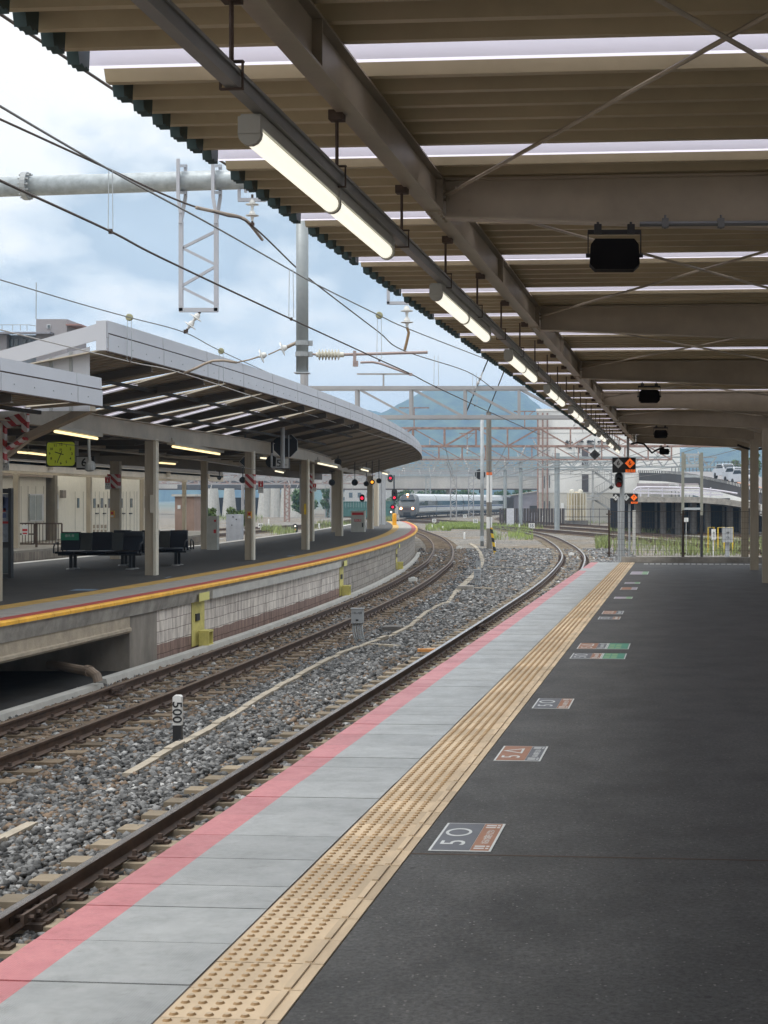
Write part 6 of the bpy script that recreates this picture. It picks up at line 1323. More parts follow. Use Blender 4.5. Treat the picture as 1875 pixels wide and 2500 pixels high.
# ================================================================== the train
TW = mat('train_white',(.62,.64,.65),.35,var=.03); TG = mat('train_grey',(.26,.27,.285),.4,var=.04); TB = mat('train_blue',(.03,.06,.16),.4); TWIN = mat('train_window',(.02,.03,.04),.08); TUND = mat('train_under',(.035,.035,.037),.8)
tr = thing('express_train','white express train with glowing headlights coming round the curve','train',(-21.6,226,ZG)); 
tp = [p for p in T1 if p[1] > 223]; ta = np.array(tp); td = np.r_[0,np.cumsum(np.hypot(*np.diff(ta,axis=0).T))]
def tpt(s): return V((float(np.interp(s,td,ta[:,0])),float(np.interp(s,td,ta[:,1])),0))
ZF = ZR+.95; ZT = ZR+3.62
half = [(1.0,ZR+.62),(1.36,ZR+.95),(1.42,ZR+1.5),(1.41,ZR+2.2),(1.36,ZR+2.8),(1.20,ZR+3.3),(.8,ZR+3.55),(.0,ZR+3.64)]
prof = half+[(-u,z) for u,z in half[-2::-1]]
def car(s0, s1):
    return [tpt(s) for s in np.linspace(s0,s1,6)]
for k in range(5):
    s0 = 4.2+20.6*k if k else 4.2; s1 = 4.2+20.6*(k+1)-.7; pth = [(p.x,p.y) for p in car(s0,s1)]
    q = MB(); q.sweep(pth,prof); q.build('carriage',TW,tr)
    q = MB(); q.sweep(pth,[(1.427,ZR+1.83),(1.40,ZR+2.56),(1.0,ZR+2.56),(1.0,ZR+1.83)]); q.sweep(pth,[(-1.427,ZR+1.83),(-1.40,ZR+2.56),(-1.0,ZR+2.56),(-1.0,ZR+1.83)]); q.build('window_band',TWIN,tr)
    q = MB(); q.sweep(pth,[(1.436,ZR+1.55),(1.434,ZR+1.76),(1.0,ZR+1.76),(1.0,ZR+1.55)]); q.build('blue_stripe',TB,tr)
    q = MB(); q.sweep(pth,[(1.1,ZR+.25),(1.1,ZR+.75),(-1.1,ZR+.75),(-1.1,ZR+.25)]); q.build('underframe',TUND,tr)
    for e in (.12,.88):
        c = tpt(s0+(s1-s0)*e); q = MB()
        for d in (-1,1):
            w = tpt(s0+(s1-s0)*e+d); 
            for sg in (-.55,.55): q.lathe(V((w.x+sg,w.y,ZR+.43)),(1,0,0),[(.43,-.06),(.43,.06)],14)
        q.box((c.x,c.y,ZR+.5),(1.9,2.6,.3)); q.build('bogie',TUND,tr)
    if k < 4: q = MB(); q.sweep([(p.x,p.y) for p in car(s1,s1+.7)],[(u*.9,z-.05 if z > ZR+2 else z+.2) for u,z in prof]); q.build('gangway',DGREY,tr)
# nose: lofted sections, rounded and sloping back
secs = []
for s,sc,zt,zb in ((0.0,.78,ZR+1.75,ZR+.42),(.25,.90,ZR+2.25,ZR+.36),(.9,.965,ZR+2.95,ZR+.34),(1.7,.99,ZR+3.38,ZR+.36),(2.8,1.0,ZR+3.58,ZR+.5),(4.2,1.0,ZR+3.64,ZR+.62)):
    secs.append((s,[(u*sc, zb+(z-half[0][1])*(zt-zb)/(half[-1][1]-half[0][1])) for u,z in prof]))
q = MB(); vs=[]; n=len(prof)
for s,pr in secs:
    p=tpt(s); t=(tpt(s+.5)-tpt(s)).normalized(); nr=V((t.y,-t.x,0)); vs += [p+nr*u+V((0,0,z)) for u,z in pr]
fs=[(i*n+j,(i+1)*n+j,(i+1)*n+(j+1)%n,i*n+(j+1)%n) for i in range(len(secs)-1) for j in range(n)]+[tuple(range(n))]
q.add(vs,fs); q.build('nose',mat('train_nose',(.12,.124,.128),.4,var=.03),tr,smooth=False)
p0=tpt(0); t0_=(tpt(.5)-tpt(0)).normalized(); n0=V((t0_.y,-t0_.x,0))
def nz_(u,s,z): return p0+n0*u+t0_*s+V((0,0,z))
q = MB(); q.quad(nz_(-1.05,.55,ZR+2.66),nz_(1.05,.55,ZR+2.66),nz_(.72,1.5,ZR+3.42),nz_(-.72,1.5,ZR+3.42)); q.prism([nz_(-1.14,.5,ZR+2.62),nz_(1.14,.5,ZR+2.62),nz_(.78,1.42,ZR+3.40),nz_(-.78,1.42,ZR+3.40)],-t0_*.12+V((0,0,.08))); q.build('windscreen',TWIN,tr)
q = MB(); q.prism([nz_(-1.0,-.06,ZR+1.30),nz_(1.0,-.06,ZR+1.30),nz_(.98,-.06,ZR+1.50),nz_(-.98,-.06,ZR+1.50)],t0_*.3); q.build('dark_band',mat('band_maroon',(.10,.06,.07),.4),tr)
HL = emit('headlamp',(1.0,.72,.40),28); HLG = emit('headlamp_halo',(1.0,.35,.10),3.0)
for u,z,s in ((-.86,ZR+1.47,-.1),(.86,ZR+1.47,-.1),(0,ZR+3.45,.95)):
    q = MB(); q.lathe(nz_(u,s,z),-t0_,[(.19,0),(.17,.05),(.06,.08)],14); h = q.build('headlight',HLG,tr); q = MB(); q.lathe(nz_(u,s-.07,z),-t0_,[(.11,0),(.08,.04)],12); q.build('lamp',HL,h)
q = MB(); q.prism([nz_(-.55,.0,ZR+.30),nz_(.55,.0,ZR+.30),nz_(.5,.0,ZR+.92),nz_(-.5,.0,ZR+.92)],-t0_*.12); q.box(nz_(0,-.15,ZR+.62),(.28,.3,.3)); q.build('coupler_cover',TUND,tr); q = MB(); q.prism([nz_(-1.1,.05,ZR+.12),nz_(1.1,.05,ZR+.12),nz_(1.15,.3,ZR+.45),nz_(-1.15,.3,ZR+.45)],t0_*.2); q.build('skirt',TUND,tr)
# ================================================================== road bridge behind the yard
YB = 305; rb = thing('road_bridge','long grey concrete road bridge crossing behind the yard','bridge',P(1000,1250,YB))
q = MB(); a,b = P(180,1193,YB),P(1345,1161,YB); q.box(((a.x+b.x)/2,YB+5,(a.z+b.z)/2),(b.x-a.x,10,b.z-a.z)); q.build('girder',mat('bridge_concrete',(.43,.41,.38),.85,var=.2,scale=.25,streak=(1,1,.3)),rb)
q = MB(); q.box(((a.x+b.x)/2,YB-.1,b.z+.5),(b.x-a.x,.2,1.0)); q.build('parapet',GGRN,rb); q = MB(); q.box(((a.x+b.x)/2,YB-.05,a.z-.12),(b.x-a.x,.5,.25)); q.build('girder_foot',RUSTD,rb)
for px,w in ((648,3.4),(672,3.0),(700,3.2),(725,3.6),(560,3),(520,3),(1095,2.4)):
    x = P(px,0,YB-48 if px < 800 else YB).x; y = YB-48 if px < 800 else YB+3; q = MB(); q.tube([(x,y,ZG),(x,y,a.z+(-.3 if px < 800 else 0))],[w*.42,w*.27],14); q.build('pier',CONCL,rb)
vd = thing('viaduct','dark viaduct deck on round piers seen under the left canopy','bridge',P(600,1250,262)); q = MB(); xa,xb = P(440,0,262).x,P(735,0,262).x; q.box(((xa+xb)/2,266,EYE+2.5),(xb-xa,12,1.5)); q.build('deck',mat('viaduct_deck',(.09,.09,.095),.8),vd); q = MB(); q.box(((xa+xb)/2,276,.0),(xb-xa-2,.5,4)); q.build('shade_sheet',mat('viaduct_shade',(.03,.03,.032),.9),vd)  # dark sheet behind the piers painted as the shade under the deck
# ================================================================== police building, tank, shed, fence
YP = 196; pbld = thing('police_building','tall pale building lettered with four large black characters','building',P(1440,1280,YP)); WALLP = mat('building_white',(.76,.75,.72),.7,var=.05,scale=.4,streak=(1,1,.3)); WALLL = mat('building_lower',(.56,.54,.49),.75,var=.06)
xa,xb = P(1312,0,YP).x,P(1660,0,YP).x; zt = P(0,1004,YP).z; zm = P(0,1203,YP).z
q = MB(); q.box(((xa+xb)/2,YP+8,(zt+zm)/2),(xb-xa,16,zt-zm)); q.build('wall',WALLP,pbld); q = MB(); q.box(((xa+xb)/2,YP+8,(ZG+zm)/2),(xb-xa-.1,15.9,zm-ZG)); q.build('lower_wall',WALLL,pbld); q = MB(); q.box(((xa+xb)/2,YP+8,zt+.15),(xb-xa+.3,16.3,.3)); q.build('roof_edge',WALLP,pbld)
q = MB()
for yy in (1057,1157): q.box(((xa+xb)/2,YP-.01,P(0,yy,YP).z),(xb-xa,.04,.07))
q.build('wall_joint',CONCL,pbld)
KAN = ('鉄','道','警','察')
for ch,px in zip(KAN,(1389,1415.5,1442.5,1468.5)): text('lettering',ch,BLACKM,pbld,P(px,1086.5,YP-.1),(1,0,0),(0,0,1),1.08,.06,bold=.035)
for px,y0,y1,w in ((1329,1161,1192,2),(1341.5,1160,1191,2.2),(1329,1223,1243,2),(1341.5,1223,1243,2.4),(1373,1228,1246,8)): 
    a,b = P(px-w/2,y1,YP),P(px+w/2,y0,YP); q = MB(); q.box(((a.x+b.x)/2,YP-.02,(a.z+b.z)/2),(b.x-a.x,.06,b.z-a.z)); q.build('window',GLASSD if w < 5 else WHITE,pbld)
for px,y0,y1,w in ((1428.5,1095,1136,16),(1428.5,1158,1201,16),(1414,1095,1106,4)): a,b = P(px-w/2,y1,YP),P(px+w/2,y0,YP); q = MB(); q.box(((a.x+b.x)/2,YP-.02,(a.z+b.z)/2),(b.x-a.x,.06,b.z-a.z)); q.build('recess',mat('recess_dark',(.10,.09,.095),.6),pbld)
q = MB()
for px in (1313,1325,1336.5): q.tube([P(px,1008,YP-.3),P(px,1246,YP-.3)],.12,6)
q.build('downpipe',RUST,pbld)
st = thing('outside_stair','grey steel outside stair zigzagging down the pale building','stair',P(1470,1275,YP-3)); q = MB(); ys_=YP-2.5
for x0,y0,x1,y1 in ((1452,1150,1500,1182),(1500,1182,1452,1210),(1452,1218,1505,1250)):
    q.prism([P(x0,y0,ys_),P(x1,y1,ys_),P(x1,y1+5,ys_),P(x0,y0+5,ys_)],(0,1.2,0))
    for t in range(9): f=t/8; p=P(x0+(x1-x0)*f,y0+(y1-y0)*f,ys_); q.bar(p,p+V((0,0,1.0)),.04,.04,(0,1,0))
    a,b=P(x0,y0,ys_)+V((0,0,1.0)),P(x1,y1,ys_)+V((0,0,1.0)); q.bar(a,b,.06,.06)
for yy in (1147,1211,1218): q.box(P(1440,yy,ys_),(2.4,1.4,.25))
for px in (1447,1447.9): q.box(P(px,1210,ys_+.5 if px<1447.5 else ys_-.5)*1.0,(.22,.22,6.6))
for px in (1428,1436,1444): q.bar(P(px,1147,ys_-.6),P(px,1128,ys_-.6),.05,.05,(0,1,0))
q.bar(P(1424,1135,ys_-.6),P(1448,1135,ys_-.6),.05,.05); q.build('stair_frame',mat('stair_grey',(.36,.36,.35),.6),st)
YT = 182; tk = thing('storage_tank','beige cylindrical tank with vertical pipes before the pale building','tank',P(1407,1275,YT)); c = P(1407,1272,YT); rad=22.5/F*YT; zt=P(0,1203,YT).z; q = MB(); q.lathe((c.x,YT,ZG),(0,0,1),[(rad*.95,0),(rad*.95,.4),(rad,.5),(rad,zt-ZG-.35),(rad*.97,zt-ZG-.1),(rad*.75,zt-ZG),(.2,zt-ZG+.12)],28); q.build('shell',mat('tank_beige',(.46,.38,.24),.5,var=.08),tk,smooth=False)
q = MB()
for px in (1388,1395,1402,1408,1417,1424,1431): q.tube([P(px,1204,YT-rad-.15),P(px,1270,YT-rad-.15)],.07,6)
for yy in (1205,1236,1266): q.lathe((c.x,YT,P(0,yy,YT).z),(0,0,1),[(rad+.05,0),(rad+.05,.08)],24)
for px in (1396,1417): q.lathe((P(px,0,YT).x,YT-.5,zt+.0),(0,0,1),[(.35,0),(.3,.3),(.1,.4)],10)
q.build('pipes',IVORY,tk); q = MB(); q.box((c.x,YT,ZG+.25),(rad*2.5,rad*2.2,.5)); q.build('plinth',CONCD,tk)
YH = 205; sh = thing('metal_shed','lavender corrugated shed left of the pale building','building',P(1280,1260,YH)); LAV = mat('shed_lavender',(.42,.41,.47),.6,var=.05); a,b = P(1247,1265,YH),P(1313,1208,YH); q = MB(); q.prism([(a.x,YH,ZG),(b.x,YH,ZG),(b.x,YH,b.z+.45),(a.x,YH,b.z-.2)],(0,9,0)); n=26
for i in range(n): x=a.x+(b.x-a.x)*i/n; q.box((x,YH-.03,(ZG+b.z)/2),(.06,.05,b.z-ZG-.5))
q.build('wall',LAV,sh); q = MB(); q.prism([(a.x-.3,YH-.4,b.z-.2),(b.x+.3,YH-.4,b.z+.47),(b.x+.3,YH-.4,b.z+.62),(a.x-.3,YH-.4,b.z-.05)],(0,9.8,0)); q.build('roof',CONCL,sh); q = MB(); q.box(P(1302,1243,YH-.08),(1.0,.06,.9)); q.box(P(1241,1238,YH-.5),(1.4,1,2.6)); q.build('shutter',DGREY,sh)
YF = 176; fc = thing('slat_fence','dark brown slatted fence in front of the tank and shed','fence',P(1300,1278,YF)); q = MB(); x0,x1=P(1222,0,YF).x,P(1378,0,YF).x; x=x0
zt=P(0,1241,YF).z
while x < x1: q.box((x,YF+.02*((x*7)%2),(zt+ZG)/2),(.26,.05,zt-ZG)); x+=.31
q.build('slats',mat('fence_brown',(.075,.06,.055),.7,var=.25),fc); q = MB(); xr=P(1500,0,YF).x
for yy in (1243,1262): q.bar((x1,YF,P(0,yy,YF).z),(xr,YF,P(0,yy,YF).z),.07,.07)
x=x1
while x<xr: q.bar((x,YF,ZG),(x,YF,zt),.06,.06,(0,1,0)); x+=1.0
q.build('open_rails',DGREY,fc)
Y=172; a=P(1246,1272,Y); q = MB(); q.box((a.x,Y,(ZG+P(0,1241,Y).z)/2),(18/F*Y,.6,P(0,1241,Y).z-ZG)); q.box((a.x,Y-.32,.1),(.08,.04,.2)); one(q,'white_cabinet',mat('cabinet_pale2',(.55,.56,.60),.5),'large pale cabinet by the left end of the brown fence','cabinet',(a.x,Y,ZG))
# ================================================================== ramp and viaduct on the right
YV = 128.0
ro = thing('elevated_car_park','elevated concrete deck with white railings beyond the fence','bridge',P(1680,1260,YV))
def vx(px): return P(px,0,YV).x
q = MB(); zt=P(0,1213,YV).z; zb=P(0,1227,YV).z; q.prism([P(1540,1213,YV),P(1700,1213,YV),P(1765,1217,YV),P(1900,1238,YV),P(1900,1250,YV),P(1765,1232,YV),P(1700,1227,YV),P(1540,1226,YV)],(0,14,0)); q.build('deck',CONC,ro)
q = MB()
for px in (1562,1624,1662,1735,1790,1840,1560,1700): x=vx(px); q.tube([(x,YV+2.5,ZG),(x,YV+2.5,zb+.1)],.27,14)
for px in range(1575,1860,44): x=vx(px); q.box((x,YV+9,(ZG+zb)/2),(.2,.25,zb-ZG))
q.build('pier',CONCD,ro); q = MB(); q.box((vx(1710),YV+13.5,.2),(14,.2,3.2)); q.build('shade_sheet',mat('void_dark',(.02,.022,.03),.8),ro)  # near-black sheet standing in for the shaded void below the deck
WR = mat('railing_white',(.62,.60,.66),.5); q = MB()
q.tube([P(*p,YV+.3) for p in ((1548,1213),(1548,1197),(1556,1190),(1580,1189),(1700,1191),(1765,1199),(1800,1205))],.09,6)
for yy in (1195,1203): q.bar(P(1552,yy,YV+.3),P(1765,yy+5,YV+.3),.10,.14)
for px in (1564,1583,1617,1662,1708,1735): q.bar(P(px,1213,YV+.3),P(px,1190,YV+.3),.10,.14,(0,1,0))
q.build('railing',WR,ro)
q = MB(); YW=YV+6; q.box((P(1630,0,YW).x,YW,P(0,1187,YW).z),(150/F*YW,.2,14/F*YW)); q.build('screen_wall',mat('screen_mauve',(.36,.32,.33),.7),ro); q = MB(); q.box(P(1645,1185,YW-.15),(24/F*YW,.06,6/F*YW)); q.build('sign_plate',WHITE,ro); text('lettering','駐車場入口',DGREY,ro,P(1645,1185,YW-.2),(1,0,0),(0,0,1),.16,.01)
q = MB(); q.box(P(1690,1188,YW-.15),(34/F*YW,.06,8/F*YW)); q.build('sign_board',mat('board_pale',(.5,.48,.44),.6),ro)
# curving road ramp with parapets
rp = thing('road_ramp','curving grey road ramp with dark and white parapets climbing right','road',P(1700,1180,150)); rp['kind']='structure'
L1=[(1560,1166,185),(1620,1168,178),(1660,1172,170),(1700,1180,160),(1740,1189,150),(1780,1198,142),(1830,1212,132),(1900,1235,122)]
L0=[(1560,1152,200),(1640,1152,192),(1700,1151,186),(1760,1152,180),(1830,1160,170),(1900,1172,160)]
def lp(L,n=24):
    k=np.linspace(0,1,len(L)); return [P(*(float(np.interp(t,k,[l[i] for l in L])) for i in range(3))) for t in np.linspace(0,1,n)]
A_,B_=lp(L1),lp(L0); q = MB(); q.add(A_+B_,[(i,i+1,25+i,24+i) for i in range(23)]); q.build('roadway',mat('ramp_asphalt',(.22,.21,.21),.8,var=.08),rp,fix=False)
q = MB(); C_=[A_[i]*.55+B_[i]*.45+V((0,0,.02)) for i in range(24)]; D_=[A_[i]*.51+B_[i]*.49+V((0,0,.02)) for i in range(24)]; q.add(C_+D_,[(i,i+1,25+i,24+i) for i in range(23)]); q.build('orange_line',mat('line_orange',(.55,.26,.14),.7),rp,fix=False)
for (h0,h1,mt,nm) in ((-.9,.05,WHITE,'parapet_foot'),(.0,1.0,mat('parapet_dark',(.05,.047,.05),.7),'parapet_panel'),(1.0,1.25,WHITE,'parapet_cap')):
    q = MB()
    for i in range(23): a,b=A_[i]-V((0,.1,0)),A_[i+1]-V((0,.1,0)); q.prism([a+V((0,0,h0-.4)),b+V((0,0,h0-.4)),b+V((0,0,h1-.4)),a+V((0,0,h1-.4))],(0,-.12 if nm=='parapet_panel' else -.14,0))
    q.build(nm,mt,rp)
q = MB()
for i in range(0,92): f=i/4; k=int(f); t=f-k; p=A_[k]*(1-t)+A_[min(k+1,23)]*t; q.box(p+V((0,-.27,.72)),(.16,.05,.34))
q.build('parapet_slots',DGREY,rp)
gf = thing('tall_screen_fence','tall dark grey screen fence behind the road ramp','fence',P(1720,1150,195)); q = MB(); YG=196; x0,x1=P(1640,0,YG).x,P(1850,0,YG).x; x=x0
while x<x1:
    t=(x-x0)/(x1-x0); zt=P(0,1140-22*t if t<.75 else 1123.5,YG).z; q.box((x,YG,(zt+2)/2),(.09,.09,zt-2)); x+=.45
for yy in (1128,1140,1150): q.bar((x0+4,YG,P(0,yy,YG).z),(x1,YG,P(0,yy,YG).z),.08,.08)
q.build('bars',mat('screen_grey',(.14,.15,.17),.7),gf)
def carx(px,py,wpx,Y,lb,rz=.25):
    c=P(px,py,Y); W=wpx/F*Y; r=thing('parked_car' if False else 'car',lb,'car',c,'cars on the road ramp'); L_=4.0; H=1.5
    def X(x,y,z): d=Matrix.Rotation(rz,3,'Z')@V((x,y,z)); return c+d
    q=MB(); w=W/2
    q.prism([X(-w,-L_/2+.1,.3),X(-w,-L_/2,.62),X(-w,-L_/2+.15,.85),X(-w,-L_/2+1.0,.98),X(-w,L_/2-.3,1.02),X(-w,L_/2,.85),X(-w,L_/2,.3)],X(w,0,0)-X(-w,0,0)); q.build('body',mat('car_silver',(.60,.62,.66),.3,.3,var=.02),r)
    q=MB(); k=.82; q.prism([X(-w*k,-L_/2+.9,.98),X(-w*k,-L_/2+1.6,H),X(-w*k,L_/2-.9,H),X(-w*k,L_/2-.2,1.0)],X(w*k,0,0)-X(-w*k,0,0)); q.build('cabin',MATS['car_silver'],r)
    q=MB(); q.prism([X(-w*.74,-L_/2+.93,1.03),X(w*.74,-L_/2+.93,1.03),X(w*.70,-L_/2+1.5,H-.07),X(-w*.70,-L_/2+1.5,H-.07)],X(0,-.05,.02)-X(0,0,0)); q.build('windscreen',TWIN,r)
    q=MB(); q.prism([X(w*.83,-L_/2+1.3,1.05),X(w*.83,L_/2-.6,1.05),X(w*.83,L_/2-1.0,H-.1),X(w*.83,-L_/2+1.7,H-.1)],X(.03,0,0)-X(0,0,0)); q.prism([X(-w*.83,-L_/2+1.3,1.05),X(-w*.83,L_/2-.6,1.05),X(-w*.83,L_/2-1.0,H-.1),X(-w*.83,-L_/2+1.7,H-.1)],X(-.03,0,0)-X(0,0,0)); q.build('side_windows',TWIN,r)
    for sx in (-1,1):
        for sy in (-1,1): q=MB(); q.lathe(X(sx*(w-.1),sy*1.25,.31),X(sx,0,0)-X(0,0,0),[(.31,-.1),(.31,.12)],14); q.build('wheel',BLACKM,r)
        q=MB(); q.box(X(sx*w*.72,-L_/2+.02,.70),(.32,.12,.14),rz); q.build('headlight',WHITE,r)
    q=MB(); q.box(X(0,-L_/2+.03,.45),(W*.6,.08,.12),rz); q.build('grille',BLACKM,r)
carx(1772,1168,34,158,'silver car coming down the road ramp left of the farthest column'); carx(1797,1178,30,150,'second silver car half hidden behind the farthest column',.3); carx(1817,1184,34,145,'third silver car right of the farthest column on the ramp',.3)
# two light posts frame beyond the fence (ladder mast)
lm = thing('twin_mast','olive twin mast with cross bars just beyond the mesh fence','mast',P(1690,1260,62)); Y=62; q=MB()
for px in (1667,1713): q.bar(P(px,1105,Y),P(px,1258,Y),.11,.11,(0,1,0)); q.box(P(px+(4 if px<1690 else -4),1128,Y),(.10,.1,.62))
q.build('legs',mat('mast_olive',(.24,.24,.20),.6),lm); q=MB()
for yy in (1110,1136,1163,1242): q.bar(P(1669,yy,Y),P(1711,yy,Y),.05,.09)
for px in (1682,1696): q.bar(P(px,1112,Y),P(px,1132,Y),.04,.04,(0,1,0))
q.bar(P(1680,1128,Y),P(1703,1128,Y),.04,.04); q.build('cross_bars',GALV,lm); q=MB()
for px in (1667,1713): q.bar(P(px,1258,Y),V((P(px,0,Y).x,Y,ZG)),.10,.10,(0,1,0))
q.build('footing',BLACKM,lm)
# equipment just beyond the fence
def fbox(px,py,w,h,Y,lb,lines,post=True):
    c=P(px,py,Y); r=thing('relay_box',lb,'relay box',c); q=MB(); q.box(c,(w/F*Y,.25,h/F*Y)); q.build('box',GREYP,r)
    for i,t in enumerate(lines): text('lettering',t,BLACKM,r,c+V((0,-.13,(h/F*Y)*(.15-.32*i))),(1,0,0),(0,0,1),.10*h/36,.003)
    if post: q=MB(); q.box((c.x,Y+.02,(ZG+c.z)/2),(.14,.12,c.z-ZG)); q.build('post',GREYP,r)
fbox(1776,1306,25,36,55,'grey relay box lettered RP 13L beyond the mesh fence',['RP','13L']); 
c=P(1742,1305,56); r=thing('marker_post','white marker post left of the RP box','post',c); q=MB(); q.box(c,(.15,.05,.4)); q.box((c.x,56.05,(ZG+c.z)/2),(.05,.04,c.z-ZG)); q.build('post',WHITE,r); text('lettering','RP13',DGREY,r,c+V((0,-.03,0)),(0,0,-1),(1,0,0),.09,.002)
c=P(1675,1269,75); q=MB(); q.box(c,(.22,.03,.2)); q.bar(c,V((c.x,75,ZG)),.03,.03,(0,1,0)); one(q,'small_plate',WHITE,'small white plate on a thin stick beyond the middle fence post','plate',(c.x,75,ZG))
for i,(x0,x1) in enumerate(((1729,1743),(1753,1768),(1775,1789))): Y=86; q=MB(); q.tube([V((P(x0,0,Y).x,Y,ZG)),P(x0,1288,Y),P(x1,1287,Y),V((P(x1,0,Y).x,Y,ZG))],.035,8); one(q,'yellow_hoop',YELLOW,'yellow pipe hoop guard %s of the three behind the mesh fence'%['leftmost','middle','rightmost'][i],'hoop guard',P(x0,1310,Y),'yellow hoop guards')
a=G(1652,1305,ZG); q=MB(); q.box(a+V((0,.3,.25)),(.9,.6,.5)); q.box(a+V((.1,.3,.55)),(.6,.5,.12)); one(q,'point_machine',BLACKM,'dark low point machine beside the rusty tracks','point machine',a)
p=P(1548,1270,84); q=MB(); q.tube([V((p.x,84,ZG)),P(1548,1246,84)],.09,8); one(q,'white_post',CONCL,'short pale concrete post beyond the fence near the signal','post',(p.x,84,ZG))
# ================================================================== greenery
LEAFM = {}
def leafmat(name, col):
    m,N,L,b = nodes(name); oi=N.new('ShaderNodeNewGeometry'); r=N.new('ShaderNodeValToRGB'); e=r.color_ramp.elements; e[0].color=tuple(c*.55 for c in col)+(1,); e[1].color=tuple(min(1,c*1.5) for c in col)+(1,); L.new(oi.outputs['Random Per Island'],r.inputs[0]); L.new(r.outputs[0],b.inputs['Base Color']); b.inputs['Roughness'].default_value=.6; return m
LF1=leafmat('foliage_green',(.065,.12,.035)); LF2=leafmat('foliage_light',(.10,.15,.04)); LF3=leafmat('grass_blade',(.25,.32,.08)); LF4=leafmat('weed_green',(.22,.26,.09))
BARK=mat('bark',(.10,.075,.05),.9)
def leaves(name, clumps, n, size, mt, parent=None):
    C=np.array([c[:3] for c in clumps]); Rr=np.array([c[3] for c in clumps]); w=Rr**2; i=RNG.choice(len(C),n,p=w/w.sum()); d=RNG.normal(size=(n,3)); d/=np.linalg.norm(d,axis=1)[:,None]
    p=C[i]+d*(Rr[i]*RNG.uniform(.55,1.05,n))[:,None]*np.array([1,1,.8]); a=RNG.normal(size=(n,3)); a/=np.linalg.norm(a,axis=1)[:,None]; b=np.cross(a,RNG.normal(size=(n,3))); b/=np.linalg.norm(b,axis=1)[:,None]; s=(size*RNG.uniform(.6,1.4,n))[:,None]
    v=np.stack([p-a*s,p+b*s*.5,p+a*s,p-b*s*.5],1).reshape(-1,3); off=np.array([0,0,0.])
    if parent is not None: off=np.array(parent.location)
    me=bpy.data.meshes.new(name); me.vertices.add(len(v)); me.vertices.foreach_set('co',(v-off).astype(np.float32).ravel()); f=np.arange(4*n,dtype=np.int32); me.loops.add(4*n); me.loops.foreach_set('vertex_index',f); me.polygons.add(n); me.polygons.foreach_set('loop_start',f[::4].copy()); me.update(calc_edges=True); me.materials.append(mt)
    o=bpy.data.objects.new(name,me); COL.objects.link(o); o.parent=parent; return o
def tree(px, ybase, ytop, wpx, Y, lb, mt=LF1, n=1400, name='tree'):
    zt=P(0,ytop,Y).z; w=wpx/F*Y; x=P(px,0,Y).x; r=thing(name,lb,'tree' if name=='tree' else 'bush',(x,Y,ZG),'trees and bushes around the yard'); h=zt-ZG; R_=random.Random(int(px*7+Y)); cl=[]
    for k in range(12): 
        a=R_.uniform(0,6.28); rr_=R_.uniform(0,.42)*w; z=ZG+h*R_.uniform(.35,.86); cl.append((x+rr_*math.cos(a),Y+rr_*math.sin(a)*.7,z,max(.3,w*R_.uniform(.12,.26))))
    q=MB(); q.tube([(x,Y,ZG),(x+.1,Y,ZG+h*.35),(x,Y,ZG+h*.75)],[.04*h*.5+.05,.03*h*.4+.04,.02],7)
    for c in cl[:6]: q.tube([(x,Y,ZG+h*.3),(c[0],c[1],c[2])],[.05,.02],5)
    q.build('trunk',BARK,r); leaves('crown',cl,n,max(.10,w*.042),mt,r)
TR=[(738,1262,1190,80,236,'dark green tree right of the bridge pier'),(800,1258,1186,46,250,'green tree between far left columns'),(815,1250,1190,30,250,'bushy tree beside the teal fence'),(920,1230,1195,60,340,'round green tree behind the train roof'),(980,1230,1192,70,345,'wide dark tree above the train nose'),(1060,1230,1193,80,350,'dark tree above the first carriage'),(1130,1230,1194,60,350,'green tree behind the lattice mast'),(1220,1230,1196,70,340,'tree under the bridge left of the grey masts'),(1285,1235,1188,60,330,'green tree under the right end of the road bridge'),(1310,1235,1192,30,325,'tree touching the pale building'),(1840,1160,1085,60,215,'green tree behind the right columns'),(1800,1150,1105,40,225,'light green tree above the silver cars'),(1600,1150,1128,50,260,'pale green tree above the ramp'),(1545,1150,1120,40,280,'small tree behind the orange 6 sign')]
for i,t in enumerate(TR): tree(*t, mt=LF1 if i not in (11,12) else LF2, n=2400)
for t in ((513,1275,1232,26,100,'light green bush left of the pale equipment cabinet'),(572,1262,1228,32,104,'light green bush behind the pale equipment cabinet'),(600,1275,1240,20,106,'small bush right of the pale equipment cabinet'),(1237,1262,1240,12,178,'small bush at the left end of the brown fence')): tree(*t, mt=LF2, n=1100, name='bush')
